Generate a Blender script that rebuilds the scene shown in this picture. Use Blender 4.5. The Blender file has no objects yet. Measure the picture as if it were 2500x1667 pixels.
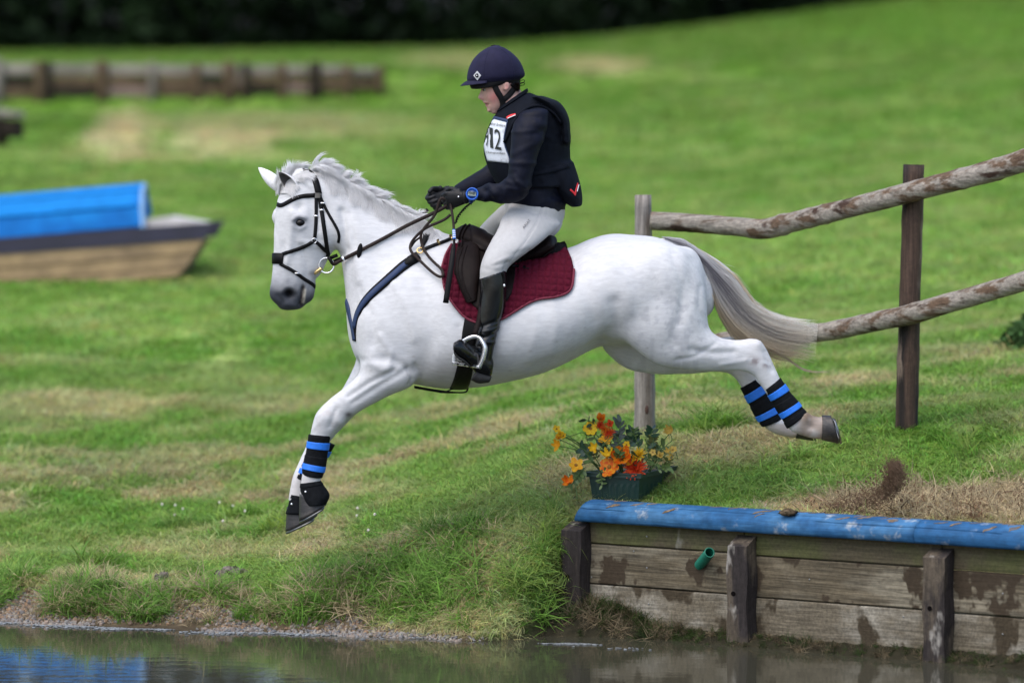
import bpy, math, random
import numpy as np
from mathutils import Vector, Matrix
from mathutils.bvhtree import BVHTree
random.seed(7)
RNG = np.random.default_rng(7)
scene = bpy.context.scene
COL = scene.collection

# ------------------------------------------------------------------ camera
F, CZ, CY, HOR = 9722.2, 2.10, -18.0, 400.0      # focal length in photo pixels, eye height, eye depth, horizon row
cam_d = bpy.data.cameras.new('camera')
cam = bpy.data.objects.new('camera', cam_d)
COL.objects.link(cam)
cam.location = (0, CY, CZ)
cam.rotation_euler = (math.radians(90), 0, 0)
cam_d.sensor_width = 36
cam_d.lens = 140.0
cam_d.shift_y = -(833.5 - HOR) / 2500.0
cam_d.clip_start, cam_d.clip_end = 0.5, 2000
cam_d.dof.use_dof = True
cam_d.dof.focus_distance = 17.85
cam_d.dof.aperture_fstop = 1.5
scene.camera = cam

# ------------------------------------------------------------------ sky, sun, exposure
world = bpy.data.worlds.new('World')
scene.world = world
world.use_nodes = True
wn = world.node_tree
bg = wn.nodes['Background']
sky = wn.nodes.new('ShaderNodeTexSky')
sky.sky_type = 'NISHITA'
sky.sun_disc = False
SUN_EL, SUN_ROT = math.radians(60), math.radians(218)
sky.sun_elevation, sky.sun_rotation = SUN_EL, SUN_ROT
sky.altitude = 50
sky.air_density, sky.dust_density, sky.ozone_density = 1.0, 3.0, 1.0
wn.links.new(sky.outputs[0], bg.inputs[0])
bg.inputs[1].default_value = 0.15
sun_d = bpy.data.lights.new('sun', 'SUN')
sun = bpy.data.objects.new('sun', sun_d)
COL.objects.link(sun)
sun_d.energy = 1.0
sun_d.angle = math.radians(80)
sun_d.color = (1.0, 0.975, 0.94)
_az = SUN_ROT                                     # clockwise from +Y
sdir = Vector((math.sin(_az) * math.cos(SUN_EL), math.cos(_az) * math.cos(SUN_EL), math.sin(SUN_EL)))
sun.rotation_euler = sdir.to_track_quat('Z', 'Y').to_euler()
sun.location = (0, -6, 12)
vs = scene.view_settings
vs.view_transform, vs.look, vs.gamma, vs.use_curve_mapping = 'Standard', 'None', 1.0, False
vs.exposure = 0.95

# ------------------------------------------------------------------ helpers: space
def P(px, py, y=0.0):
    D = y - CY
    return Vector(((px - 1250.0) * D / F, y, CZ - (py - HOR) * D / F))
def proj(V):
    D = V[:, 1] - CY
    return 1250.0 + V[:, 0] * F / D, HOR + (CZ - V[:, 2]) * F / D
def S(v):
    v /= 255.0
    return v / 12.92 if v <= 0.04045 else ((v + 0.055) / 1.055) ** 2.4
def rgb(r, g, b):
    return (S(r), S(g), S(b))
def crom(pts, n):
    """Catmull-Rom through rows of pts, n steps between rows"""
    p = np.asarray(pts, float)
    if len(p) < 3:
        t = np.linspace(0, 1, n * (len(p) - 1) + 1)[:, None]
        return p[0] * (1 - t) + p[-1] * t
    q = np.vstack([2 * p[0] - p[1], p, 2 * p[-1] - p[-2]])
    out = []
    for i in range(1, len(q) - 2):
        for j in range(n):
            t = j / n
            a, b, c, d = q[i - 1], q[i], q[i + 1], q[i + 2]
            out.append(.5 * (2 * b + (c - a) * t + (2 * a - 5 * b + 4 * c - d) * t * t + (3 * b - a - 3 * c + d) * t ** 3))
    out.append(p[-1])
    return np.array(out)
def polyres(pts, n):
    p = np.asarray(pts, float)
    d = np.r_[0, np.cumsum(np.linalg.norm(np.diff(p, axis=0), axis=1))]
    t = np.linspace(0, d[-1], n)
    return np.stack([np.interp(t, d, p[:, k]) for k in range(p.shape[1])], 1)
def hash2(ix, iy, s=0):
    h = (ix.astype(np.int64) * 374761393 + iy.astype(np.int64) * 668265263 + s * 1442695041) & 0x7fffffff
    h = ((h ^ (h >> 13)) * 1274126177) & 0x7fffffff
    return ((h ^ (h >> 16)) & 0xffff) / 65535.0
def vnoise(x, y, s=0):
    x = np.asarray(x, float); y = np.asarray(y, float)
    ix, iy = np.floor(x), np.floor(y)
    fx, fy = x - ix, y - iy
    fx = fx * fx * (3 - 2 * fx); fy = fy * fy * (3 - 2 * fy)
    a, b = hash2(ix, iy, s), hash2(ix + 1, iy, s)
    c, d = hash2(ix, iy + 1, s), hash2(ix + 1, iy + 1, s)
    return (a * (1 - fx) + b * fx) * (1 - fy) + (c * (1 - fx) + d * fx) * fy
def fbm(x, y, s=0, o=3):
    v = 0; a = .5; t = 0
    for k in range(o):
        v = v + a * vnoise(np.asarray(x) * 2 ** k, np.asarray(y) * 2 ** k, s + k); t += a; a *= .5
    return v / t
def sstep(a, b, x):
    t = np.clip((np.asarray(x, float) - a) / (b - a), 0, 1)
    return t * t * (3 - 2 * t)

# ------------------------------------------------------------------ helpers: objects
def tag(o, label=None, cat=None, group=None, kind=None):
    if label: o['label'] = label
    if cat: o['category'] = cat
    if group: o['group'] = group
    if kind: o['kind'] = kind
    return o
def empty(name, loc, label=None, cat=None, group=None, kind=None):
    o = bpy.data.objects.new(name, None)
    COL.objects.link(o)
    o.location = loc
    return tag(o, label, cat, group, kind)
def mesh_obj(name, V, Fc, m, parent=None, smooth=True, col=None):
    """V, Fc in WORLD coordinates; a parented part keeps them"""
    me = bpy.data.meshes.new(name)
    V = np.asarray(V, float)
    if isinstance(Fc, np.ndarray):
        Fc = Fc.tolist()
    me.from_pydata(V.tolist(), [], Fc)
    me.update()
    if smooth and len(me.polygons):
        me.polygons.foreach_set('use_smooth', np.ones(len(me.polygons), bool))
    if col is not None:
        at = me.color_attributes.new('Col', 'FLOAT_COLOR', 'POINT')
        c = np.ones((len(V), 4)); c[:, :3] = col
        at.data.foreach_set('color', c.ravel())
    o = bpy.data.objects.new(name, me)
    COL.objects.link(o)
    if m: me.materials.append(m)
    if parent is not None:
        o.parent = parent
        loc = world_loc(parent)
        me.transform(Matrix.Translation(-loc))
    return o
def world_loc(o):
    l = Vector(o.location)
    while o.parent is not None:
        o = o.parent
        l += o.location
    return l
def center_obj(o, at):
    """give a top-level mesh an origin at its base"""
    at = Vector(at)
    o.data.transform(Matrix.Translation(-at)); o.location = at
    return o
class G:
    """collects geometry"""
    def __init__(self): self.v = []; self.f = []; self.n = 0
    def add(self, V, Fc):
        V = np.asarray(V, float)
        self.v.append(V)
        self.f += [tuple(int(i) + self.n for i in f) for f in Fc]
        self.n += len(V)
        return self
    def V(self): return np.vstack(self.v)
    def obj(self, name, m, parent=None, smooth=True, col=None):
        return mesh_obj(name, self.V(), self.f, m, parent, smooth, col)
def box(c, ax, ay, az, bev=0.0):
    """box from a centre and three half-axes; bev chamfers the corners along edges"""
    c = np.array(c, float); ax, ay, az = (np.array(a, float) for a in (ax, ay, az))
    if bev <= 0:
        V = [c + sx * ax + sy * ay + sz * az for sx in (-1, 1) for sy in (-1, 1) for sz in (-1, 1)]
        Fc = [(0, 1, 3, 2), (4, 6, 7, 5), (0, 4, 5, 1), (2, 3, 7, 6), (0, 2, 6, 4), (1, 5, 7, 3)]
        return np.array(V), Fc
    lx, ly, lz = (np.linalg.norm(a) for a in (ax, ay, az))
    V = []; idx = {}
    for sx in (-1, 1):
        for sy in (-1, 1):
            for sz in (-1, 1):
                for k in range(3):
                    f = [1 - bev / lx, 1 - bev / ly, 1 - bev / lz]; f[k] = 1
                    idx[(sx, sy, sz, k)] = len(V)
                    V.append(c + sx * ax * f[0] + sy * ay * f[1] + sz * az * f[2])
    Fc = []
    for s in (-1, 1):
        q = [(s, a, b, 0) for a, b in ((-1, -1), (1, -1), (1, 1), (-1, 1))]; Fc.append([idx[i] for i in (q if s > 0 else q[::-1])])
        q = [(a, s, b, 1) for a, b in ((-1, -1), (-1, 1), (1, 1), (1, -1))]; Fc.append([idx[i] for i in (q if s > 0 else q[::-1])])
        q = [(a, b, s, 2) for a, b in ((-1, -1), (1, -1), (1, 1), (-1, 1))]; Fc.append([idx[i] for i in (q if s > 0 else q[::-1])])
    for a in (-1, 1):
        for b in (-1, 1):
            Fc.append([idx[(a, b, -1, 0)], idx[(a, b, 1, 0)], idx[(a, b, 1, 1)], idx[(a, b, -1, 1)]])
            Fc.append([idx[(a, -1, b, 0)], idx[(a, 1, b, 0)], idx[(a, 1, b, 2)], idx[(a, -1, b, 2)]])
            Fc.append([idx[(-1, a, b, 1)], idx[(1, a, b, 1)], idx[(1, a, b, 2)], idx[(-1, a, b, 2)]])
            for d in (-1, 1):
                Fc.append([idx[(a, b, d, 0)], idx[(a, b, d, 1)], idx[(a, b, d, 2)]])
    return np.array(V), Fc
def rings(R, cap=True, closed=True):
    """quads between successive rings (n,k,3)"""
    R = np.asarray(R, float)
    n, k = R.shape[:2]
    V = R.reshape(-1, 3)
    Fc = []
    kk = k if closed else k - 1
    for i in range(n - 1):
        for j in range(kk):
            a, b = i * k + j, i * k + (j + 1) % k
            Fc.append((a, b, b + k, a + k))
    if cap:
        V = np.vstack([V, R[0].mean(0), R[-1].mean(0)])
        c0, c1 = n * k, n * k + 1
        for j in range(k):
            Fc.append((c0, (j + 1) % k, j))
            Fc.append((c1, (n - 1) * k + j, (n - 1) * k + (j + 1) % k))
    return V, Fc
def frames(p):
    p = np.asarray(p, float)
    t = np.gradient(p, axis=0)
    t /= np.linalg.norm(t, axis=1)[:, None] + 1e-12
    u = np.cross(t[0], (0.13, 0.94, 0.31)); u /= np.linalg.norm(u)
    U = []
    for i in range(len(p)):
        u = u - t[i] * np.dot(u, t[i]); u /= np.linalg.norm(u) + 1e-12
        U.append(u.copy())
    U = np.array(U)
    return t, U, np.cross(t, U)
def tube(p, r, k=8, cap=True, sub=0, dome=True):
    p = np.asarray([tuple(q) for q in p], float)
    r = np.full(len(p), r, float) if np.isscalar(r) else np.asarray(r, float)
    if sub:
        q = crom(np.c_[p, r], sub); p, r = q[:, :3], np.maximum(q[:, 3], 1e-4)
    t, U, W = frames(p)
    if dome and cap:
        p = np.vstack([p[0] - t[0] * r[0] * .55, p[0] - t[0] * r[0] * .3, p, p[-1] + t[-1] * r[-1] * .3, p[-1] + t[-1] * r[-1] * .55])
        r = np.r_[r[0] * .45, r[0] * .85, r, r[-1] * .85, r[-1] * .45]
        U = np.vstack([U[:1], U[:1], U, U[-1:], U[-1:]]); W = np.vstack([W[:1], W[:1], W, W[-1:], W[-1:]])
    a = np.linspace(0, 2 * math.pi, k, endpoint=False)
    R = p[:, None] + r[:, None, None] * (np.cos(a)[None, :, None] * U[:, None] + np.sin(a)[None, :, None] * W[:, None])
    return rings(R, cap)
def ribbon(p, nrm, w, th):
    """flat strap along p: nrm = outward normal per point, w width, th thickness"""
    p = np.asarray([tuple(q) for q in p], float); nrm = np.asarray([tuple(q) for q in nrm], float)
    w = np.full(len(p), w, float) if np.isscalar(w) else np.asarray(w, float)
    t = np.gradient(p, axis=0); t /= np.linalg.norm(t, axis=1)[:, None] + 1e-12
    nrm = nrm - t * (nrm * t).sum(1)[:, None]; nrm /= np.linalg.norm(nrm, axis=1)[:, None] + 1e-12
    s = np.cross(t, nrm)
    h = (w / 2)[:, None]; q = th * .28
    R = np.stack([p - s * h + nrm * q, p - s * (h - q) + nrm * th, p + s * (h - q) + nrm * th, p + s * h + nrm * q,
                  p + s * h - nrm * .001, p - s * h - nrm * .001], 1)
    return rings(R)
def loft(secs, seg=28, sub=4, cap=(.5, .5), yaw=0.0):
    """secs: (ax,ay, bx,by, halfwidth, y0, k, e): silhouette points a/b in photo pixels on plane y0"""
    rows = []
    for s in secs:
        s = list(s) + [0] * 8
        a, b, hw, y0, k, e = s[0], s[1], s[2], s[3], s[4], s[5] or 2.0
        A, B = P(a[0], a[1], y0), P(b[0], b[1], y0)
        rows.append([*A, *B, hw, k, e])
    q = crom(rows, sub)
    A, B, hw, k, e = q[:, :3], q[:, 3:6], q[:, 6], q[:, 7], q[:, 8]
    c, u = (A + B) / 2, (A - B) / 2
    th = np.linspace(0, 2 * math.pi, seg, endpoint=False)
    cs, sn = np.cos(th), np.sin(th)
    def ring(c, u, hw, k, e):
        cc = np.sign(cs) * np.abs(cs) ** (2 / e); ss = np.sign(sn) * np.abs(sn) ** (2 / e)
        v = np.array([-math.sin(yaw), math.cos(yaw), 0]) * hw
        uu = u.copy()
        if yaw: uu[1] += math.tan(yaw) * u[0]
        return c + cc[:, None] * uu + (ss * (1 + k * cs))[:, None] * v
    R = [ring(c[i], u[i], hw[i], k[i], e[i]) for i in range(len(c))]
    pre, post = [], []
    for end, lst in ((0, pre), (1, post)):
        h = cap[end]
        if h <= 0: continue
        i, j = (0, 1) if end == 0 else (-1, -2)
        t = c[i] - c[j]; L = np.linalg.norm(t); t = t / (L + 1e-9)
        r = min(np.linalg.norm(u[i]), hw[i]) * h
        for f in (.35, .65, .88):
            s = math.sqrt(1 - f * f)
            lst.append(ring(c[i] + t * r * f, u[i] * s, hw[i] * s, k[i], e[i]))
    R = pre[::-1] + R + post
    V, Fc = rings(np.array(R))
    return V, Fc
def mirrorY(V, Fc):
    V = np.array(V); V[:, 1] *= -1
    return V, [tuple(reversed(f)) for f in Fc]
def fuse(parts, voxel, smooth=8):
    """voxel union of closed shapes -> arrays"""
    g = G()
    for V, Fc in parts: g.add(V, Fc)
    me = bpy.data.meshes.new('tmp'); me.from_pydata(g.V().tolist(), [], g.f); me.update()
    import bmesh
    bm = bmesh.new(); bm.from_mesh(me); bmesh.ops.recalc_face_normals(bm, faces=bm.faces); bm.to_mesh(me); bm.free()
    o = bpy.data.objects.new('tmp', me); COL.objects.link(o)
    md = o.modifiers.new('r', 'REMESH'); md.mode = 'VOXEL'; md.voxel_size = voxel; md.adaptivity = 0
    dg = bpy.context.evaluated_depsgraph_get()
    m2 = bpy.data.meshes.new_from_object(o.evaluated_get(dg))
    V = np.empty(len(m2.vertices) * 3); m2.vertices.foreach_get('co', V); V = V.reshape(-1, 3)
    E = np.empty(len(m2.edges) * 2, np.int32); m2.edges.foreach_get('vertices', E); E = E.reshape(-1, 2)
    Fc = [tuple(p.vertices) for p in m2.polygons]
    bpy.data.objects.remove(o); bpy.data.meshes.remove(me); bpy.data.meshes.remove(m2)
    return taubin(V, E, smooth), Fc, E
def lap(V, E):
    n = len(V); s = np.zeros((n, V.shape[1])); c = np.bincount(E.ravel(), minlength=n).astype(float)
    for k in range(V.shape[1]):
        s[:, k] = np.bincount(E[:, 0], V[E[:, 1], k], n) + np.bincount(E[:, 1], V[E[:, 0], k], n)
    return s / np.maximum(c, 1)[:, None] - V
def taubin(V, E, it):
    for _ in range(it):
        V = V + .55 * lap(V, E)
        V = V - .57 * lap(V, E)
    return V
def vnormals(V, Fc):
    f = np.array([q if len(q) == 4 else (q[0], q[1], q[2], q[2]) for q in Fc])
    n = np.cross(V[f[:, 2]] - V[f[:, 0]], V[f[:, 3]] - V[f[:, 1]])
    N = np.zeros_like(V)
    for k in range(4):
        for c in range(3): N[:, c] += np.bincount(f[:, k], n[:, c], len(V))
    return N / (np.linalg.norm(N, axis=1)[:, None] + 1e-12)
def polydist(px, py, pts):
    d = np.full(len(px), 1e9)
    pts = np.asarray(pts, float)
    for a, b in zip(pts[:-1], pts[1:]):
        ab = b - a; t = np.clip(((px - a[0]) * ab[0] + (py - a[1]) * ab[1]) / (ab @ ab + 1e-9), 0, 1)
        d = np.minimum(d, np.hypot(px - a[0] - t * ab[0], py - a[1] - t * ab[1]))
    return d
def bvh_of(V, Fc):
    return BVHTree.FromPolygons([tuple(v) for v in V], [tuple(f) for f in Fc])
EYE = Vector((0, CY, CZ))
def cast(bvh, px, py, far=False, guess=0.0):
    """where the photo's ray through (px,py) meets the mesh (far = its other side)"""
    p = P(px, py, 0)
    d = (p - EYE).normalized()
    h = None
    if not far:
        h = bvh.ray_cast(EYE, d)
    else:
        h = bvh.ray_cast(EYE + d * 26, -d)
    if h[0] is not None:
        flip = h[1].dot(d) > 0 if not far else h[1].dot(d) < 0
        return h[0], (-h[1] if flip else h[1])
    y = guess if guess else (.06 if far else -.06)
    q = bvh.find_nearest(P(px, py, y))
    return q[0], q[1]
def strap(bvh, pts, w, th=.004, off=.001, n=24, sides=None, lift=None):
    """leather strap lying on a body along photo points; a point may carry a third value 1 = on the far side"""
    p3, n3 = [], []
    pp = [(*q, 0) if len(q) == 2 else q for q in pts]
    q = crom(pp, max(2, n // max(1, len(pp) - 1)))
    for x, y, s in q:
        h, nn = cast(bvh, x, y, far=s > .5)
        p3.append(np.array(h) + np.array(nn) * off); n3.append(np.array(nn))
    p3, n3 = np.array(p3), np.array(n3)
    for _ in range(3):
        p3[1:-1] = p3[1:-1] * .5 + (p3[:-2] + p3[2:]) * .25
        n3[1:-1] = n3[1:-1] * .5 + (n3[:-2] + n3[2:]) * .25
    return ribbon(p3, n3, w, th)
def drape(bvh, LA, LB, n, m, th=.008, off=.003, far=False, bump=None):
    """sheet between two photo polylines laid over a body, with thickness"""
    a, b = polyres(LA, n), polyres(LB, n)
    top = np.zeros((n, m, 3)); nor = np.zeros((n, m, 3))
    for i in range(n):
        for j in range(m):
            t = j / (m - 1)
            x, y = a[i] * (1 - t) + b[i] * t
            h, nn = cast(bvh, x, y)
            top[i, j] = h; nor[i, j] = nn
    for _ in range(2):
        for A in (nor, top):
            B = A.copy()
            A[1:-1] = B[1:-1] * .5 + (B[:-2] + B[2:]) * .25
            B = A.copy()
            A[:, 1:-1] = B[:, 1:-1] * .5 + (B[:, :-2] + B[:, 2:]) * .25
    nor /= np.linalg.norm(nor, axis=2)[:, :, None]
    ii, jj = np.meshgrid(np.arange(n), np.arange(m), indexing='ij')
    h = np.full((n, m), off + th)
    if bump is not None: h = h + bump(ii / (n - 1), jj / (m - 1), a, b)
    edge = np.minimum(np.minimum(ii, n - 1 - ii), np.minimum(jj, m - 1 - jj))
    h = np.where(edge == 0, off + th * .5, h)
    up = top + nor * h[:, :, None]; lo = top - nor * .004
    V = np.vstack([up.reshape(-1, 3), lo.reshape(-1, 3)])
    N = n * m; Fc = []
    for i in range(n - 1):
        for j in range(m - 1):
            q = (i * m + j, i * m + j + 1, (i + 1) * m + j + 1, (i + 1) * m + j)
            Fc.append(q); Fc.append(tuple(k + N for k in reversed(q)))
    rim = [(i, 0) for i in range(n)] + [(n - 1, j) for j in range(1, m)] + [(i, m - 1) for i in range(n - 2, -1, -1)] + [(0, j) for j in range(m - 2, 0, -1)]
    rim = [i * m + j for i, j in rim]
    for a_, b_ in zip(rim, rim[1:] + rim[:1]): Fc.append((a_, b_, b_ + N, a_ + N))
    if far: return mirrorY(V, Fc)
    return V, Fc
def ellipsoid(c, rx, ry, rz, k=16, n=10, rot=None):
    R = []
    for i in range(1, n):
        a = math.pi * i / n
        th = np.linspace(0, 2 * math.pi, k, endpoint=False)
        R.append(np.stack([np.cos(th) * math.sin(a) * rx, np.sin(th) * math.sin(a) * ry, np.full(k, math.cos(a) * rz)], 1))
    V, Fc = rings(np.array(R))
    V[-2] = (0, 0, rz); V[-1] = (0, 0, -rz)
    if rot is not None: V = V @ np.array(rot.to_matrix() if hasattr(rot, 'to_matrix') else rot).T
    return V + np.array(c), Fc
def strands(lines, r0, r1=None, cols=None):
    """lines (S,N,3) -> triangular tapered hairs in bulk; cols (S,N,3)"""
    L = np.asarray(lines, float); s, n = L.shape[:2]
    t = np.gradient(L, axis=1); t /= np.linalg.norm(t, axis=2)[:, :, None] + 1e-12
    ref = np.array([.2, .95, .2]); u = np.cross(t, ref); u /= np.linalg.norm(u, axis=2)[:, :, None] + 1e-12
    w = np.cross(t, u)
    prof = np.interp(np.linspace(0, 1, n), [0, .1, .6, 1], [.8, 1, .85, .1])[None, :, None]
    r = (np.asarray(r0).reshape(-1, 1, 1) if not np.isscalar(r0) else r0) * prof
    V = np.stack([L + r * (math.cos(a) * u + math.sin(a) * w) for a in (0, 2.094, 4.189)], 2)
    V = V.reshape(-1, 3)
    base = (np.arange(s)[:, None] * n + np.arange(n - 1)[None]).reshape(-1) * 3
    Fc = np.concatenate([np.stack([base + a, base + b, base + b + 3, base + a + 3], 1) for a, b in ((0, 1), (1, 2), (2, 0))])
    C = None if cols is None else np.repeat(np.asarray(cols).reshape(-1, 3), 3, 0)
    return V, Fc, C

# ------------------------------------------------------------------ helpers: materials
def mat(name, col=(.5, .5, .5), rough=.5, metal=0.0, var=0.0, vscale=8.0, vstretch=(1, 1, 1), col2=None, c2scale=3.0, c2lo=.5, c2hi=.6,
        bump=0.0, bscale=40.0, bstretch=(1, 1, 1), bdist=.01, attr=None, coat=0.0, sheen=0.0, spec=.5, sss=0.0, coords='Object', c3=None, c3scale=10, c3lo=.6, c3hi=.66, c3stretch=(1,1,1), c2stretch=(1,1,1), aniso_grain=None, trans=0.0):
    m = bpy.data.materials.new(name); m.use_nodes = True
    nt = m.node_tree; N = nt.nodes; L = nt.links
    b = N['Principled BSDF']
    b.inputs['Roughness'].default_value = rough; b.inputs['Metallic'].default_value = metal
    b.inputs['Specular IOR Level'].default_value = spec
    b.inputs['Coat Weight'].default_value = coat
    b.inputs['Sheen Weight'].default_value = sheen
    if sss:
        b.inputs['Subsurface Weight'].default_value = sss; b.inputs['Subsurface Radius'].default_value = (.02, .008, .004); b.inputs['Subsurface Scale'].default_value = .5
    tc = N.new('ShaderNodeTexCoord')
    oi = N.new('ShaderNodeObjectInfo')
    off = N.new('ShaderNodeVectorMath'); off.operation = 'ADD'
    mul = N.new('ShaderNodeVectorMath'); mul.operation = 'SCALE'; mul.inputs[0].default_value = (31.7, 17.3, 23.1)
    L.new(oi.outputs['Random'], mul.inputs['Scale'])
    L.new(tc.outputs[coords], off.inputs[0]); L.new(mul.outputs[0], off.inputs[1])
    def noise(scale, stretch=(1, 1, 1), detail=4, rough_=.6, dist=0.0):
        mp = N.new('ShaderNodeMapping'); mp.inputs['Scale'].default_value = stretch
        L.new(off.outputs[0], mp.inputs[0])
        n = N.new('ShaderNodeTexNoise'); n.inputs['Scale'].default_value = scale; n.inputs['Detail'].default_value = detail
        n.inputs['Roughness'].default_value = rough_; n.inputs['Distortion'].default_value = dist
        L.new(mp.outputs[0], n.inputs['Vector'])
        return n.outputs['Fac']
    def mixc(f, a, c):
        x = N.new('ShaderNodeMix'); x.data_type = 'RGBA'
        if hasattr(f, 'is_output'): L.new(f, x.inputs[0])
        else: x.inputs[0].default_value = f
        for s, v in ((6, a), (7, c)):
            if hasattr(v, 'is_output'): L.new(v, x.inputs[s])
            else: x.inputs[s].default_value = (*v[:3], 1)
        return x.outputs[2]
    def ramp(f, lo, hi, a=0.0, c=1.0):
        r = N.new('ShaderNodeMapRange'); r.inputs[1].default_value = lo; r.inputs[2].default_value = hi
        r.inputs[3].default_value = a; r.inputs[4].default_value = c; r.interpolation_type = 'SMOOTHSTEP'
        L.new(f, r.inputs[0]); return r.outputs[0]
    if attr:
        at = N.new('ShaderNodeAttribute'); at.attribute_name = attr; c = at.outputs['Color']
    else:
        cr = N.new('ShaderNodeRGB'); cr.outputs[0].default_value = (*col, 1); c = cr.outputs[0]
    if col2 is not None: c = mixc(ramp(noise(c2scale, c2stretch), c2lo, c2hi), c, col2)
    if aniso_grain:
        sc, st, amt = aniso_grain
        f = ramp(noise(sc, st, 6, .7, .4), .3, .7, 1 - amt, 1 + amt * .6)
        x = N.new('ShaderNodeVectorMath'); x.operation = 'SCALE'; L.new(c, x.inputs[0]); L.new(f, x.inputs['Scale']); c = x.outputs[0]
    if c3 is not None: c = mixc(ramp(noise(c3scale, c3stretch), c3lo, c3hi), c, c3)
    if var:
        f = ramp(noise(vscale, vstretch, 5), .25, .75, 1 - var, 1 + var)
        x = N.new('ShaderNodeVectorMath'); x.operation = 'SCALE'; L.new(c, x.inputs[0]); L.new(f, x.inputs['Scale']); c = x.outputs[0]
    L.new(c, b.inputs['Base Color'])
    if sheen: L.new(c, b.inputs['Sheen Tint']) if 'Sheen Tint' in b.inputs else None
    if bump:
        bn = N.new('ShaderNodeBump'); bn.inputs['Strength'].default_value = bump; bn.inputs['Distance'].default_value = bdist
        L.new(noise(bscale, bstretch, 6), bn.inputs['Height']); L.new(bn.outputs[0], b.inputs['Normal'])
    if trans:
        out = N['Material Output']; tr = N.new('ShaderNodeBsdfTranslucent'); L.new(c, tr.inputs[0])
        mx = N.new('ShaderNodeMixShader'); mx.inputs[0].default_value = trans
        L.new(b.outputs[0], mx.inputs[1]); L.new(tr.outputs[0], mx.inputs[2]); L.new(mx.outputs[0], out.inputs[0])
    return m
# ================================================================== ground, water, grass
LIPSHIFT = .12
WX, WY = 0.277, -0.01                                # left end of the timber wall
WD = np.array([.809, -.587]); WNv = np.array([-.587, -.809])
def wall_co(X, Y):
    dx, dy = X - WX, Y - WY
    return dx * WD[0] + dy * WD[1], -(dx * WNv[0] + dy * WNv[1])    # along, behind
def wpt(s, b, z):
    q = np.array([WX, WY]) + WD * s - WNv * b
    return np.array([q[0], q[1], z])
def water_edge(X):
    X = np.clip(X, -6, 6)
    return np.where(X < .23, 18.2 - (X + 2.34) * .291, 17.45 - (X - .23) * .45) + .10 * (vnoise(X * 2.1, X * 0 + 3, 5) - .5) + .05 * (vnoise(X * 7, X * 0 + 9, 6) - .5)
def zground(X, Y):
    X = np.asarray(X, float); Y = np.asarray(Y, float)
    D = Y - CY
    t = D - water_edge(X)
    lipn = fbm(X * 2.6, Y * 1.2 + 4, 11)
    lip = .42 - LIPSHIFT + .25 * (lipn - .5)
    beach = np.where(t < 0, np.maximum(.35 * t, -.6), np.minimum(.16 * t, .07))
    step = sstep(lip, lip + .16, t)
    tab = np.interp(D, [18.2, 18.8, 22, 31, 44, 46.5, 50.5, 59.6, 60.6, 75, 110, 220], [.10, .14, .45, 1.17, 2.02, 2.12, 2.64, 2.82, 3.58, 4.15, 6.0, 12])
    farw = sstep(-4.5, 1.5, X) * sstep(58, 61, D)                     # the terrace dies out to the right
    low = beach * (1 - step) + tab * step
    low = low + .035 * (fbm(X * 6, Y * 6, 21) - .5) * step + .05 * (fbm(X * 1.1, Y * 1.1, 23) - .5) * sstep(18.5, 22, D)
    hi = np.interp(D, [16.5, 17.2, 18.1, 19.0, 19.6, 24, 31, 45, 60, 75, 110, 220], [.50, .51, .58, .84, .88, 1.10, 1.5, 2.35, 3.5, 4.75, 6.6, 13])
    hi = hi + .07 * np.clip(X - 1.9, -3, 9) * np.interp(D, [17, 19, 30, 60, 75], [.1, 1, 1, 1, 1.6])
    hi = hi + .03 * (fbm(X * 5, Y * 5, 31) - .5)
    s = sstep(-1.7 - (D - 18) * .16, .42 + (D - 18) * .22, X) * sstep(.02, .75, t)
    z = low * (1 - s) + hi * s
    a, b = wall_co(X, Y)
    wa = sstep(-.06, .02, a) * sstep(6, 5, a)
    front = 1 - sstep(.03, .09, b)
    mud = .045 + .11 * (1 - sstep(0, .55, a)) + np.minimum(b, 0) * .5 * (.6 + .8 * fbm(X * 7, Y * 7, 41)) + .05 * (fbm(X * 13, Y * 13, 43) - .5)
    mud = np.maximum(mud, -.5)
    z = z * (1 - wa * front) + mud * wa * front
    near = sstep(-14.2, -15.6, Y)                                     # the photographer's own bank
    return z * (1 - near) + .45 * near
LUSH, MID, YEL, STRAW, SOIL = (np.array(c) for c in ((.150, .292, .040), (.232, .365, .074), (.340, .415, .130), (.60, .49, .29), (.12, .088, .055)))
PATCH = [(2340, 1238, 400, 52, STRAW, 1.0), (2000, 1240, 150, 24, STRAW, .6), (180, 1000, 330, 40, STRAW, .55), (640, 990, 260, 26, STRAW, .35), (1640, 1015, 40, 16, STRAW, .6),
         (560, 1345, 420, 30, STRAW, .35), (300, 330, 90, 60, STRAW, .75), (700, 310, 420, 36, STRAW, .40), (560, 345, 160, 30, STRAW, .65), (420, 385, 380, 16, STRAW, .3), (1470, 160, 140, 22, STRAW, .55),
         (1120, 150, 160, 24, STRAW, .4), (1190, 1210, 210, 120, MID, .8), (900, 1190, 160, 22, STRAW, .3), (1800, 990, 150, 22, STRAW, .3), (110, 880, 160, 16, STRAW, .2),
         (700, 1215, 70, 16, SOIL, .35), (2250, 760, 0, 0, MID, 0), (1010, 315, 160, 30, YEL, .5), (880, 760, 240, 60, LUSH, .4), (2300, 1000, 320, 90, LUSH, .55),
         (480, 1240, 120, 26, LUSH, .8), (880, 1250, 90, 24, LUSH, .7), (1320, 1380, 110, 110, LUSH, .8), (700, 480, 300, 40, LUSH, .3), (2250, 60, 420, 60, LUSH, .7)]
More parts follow.
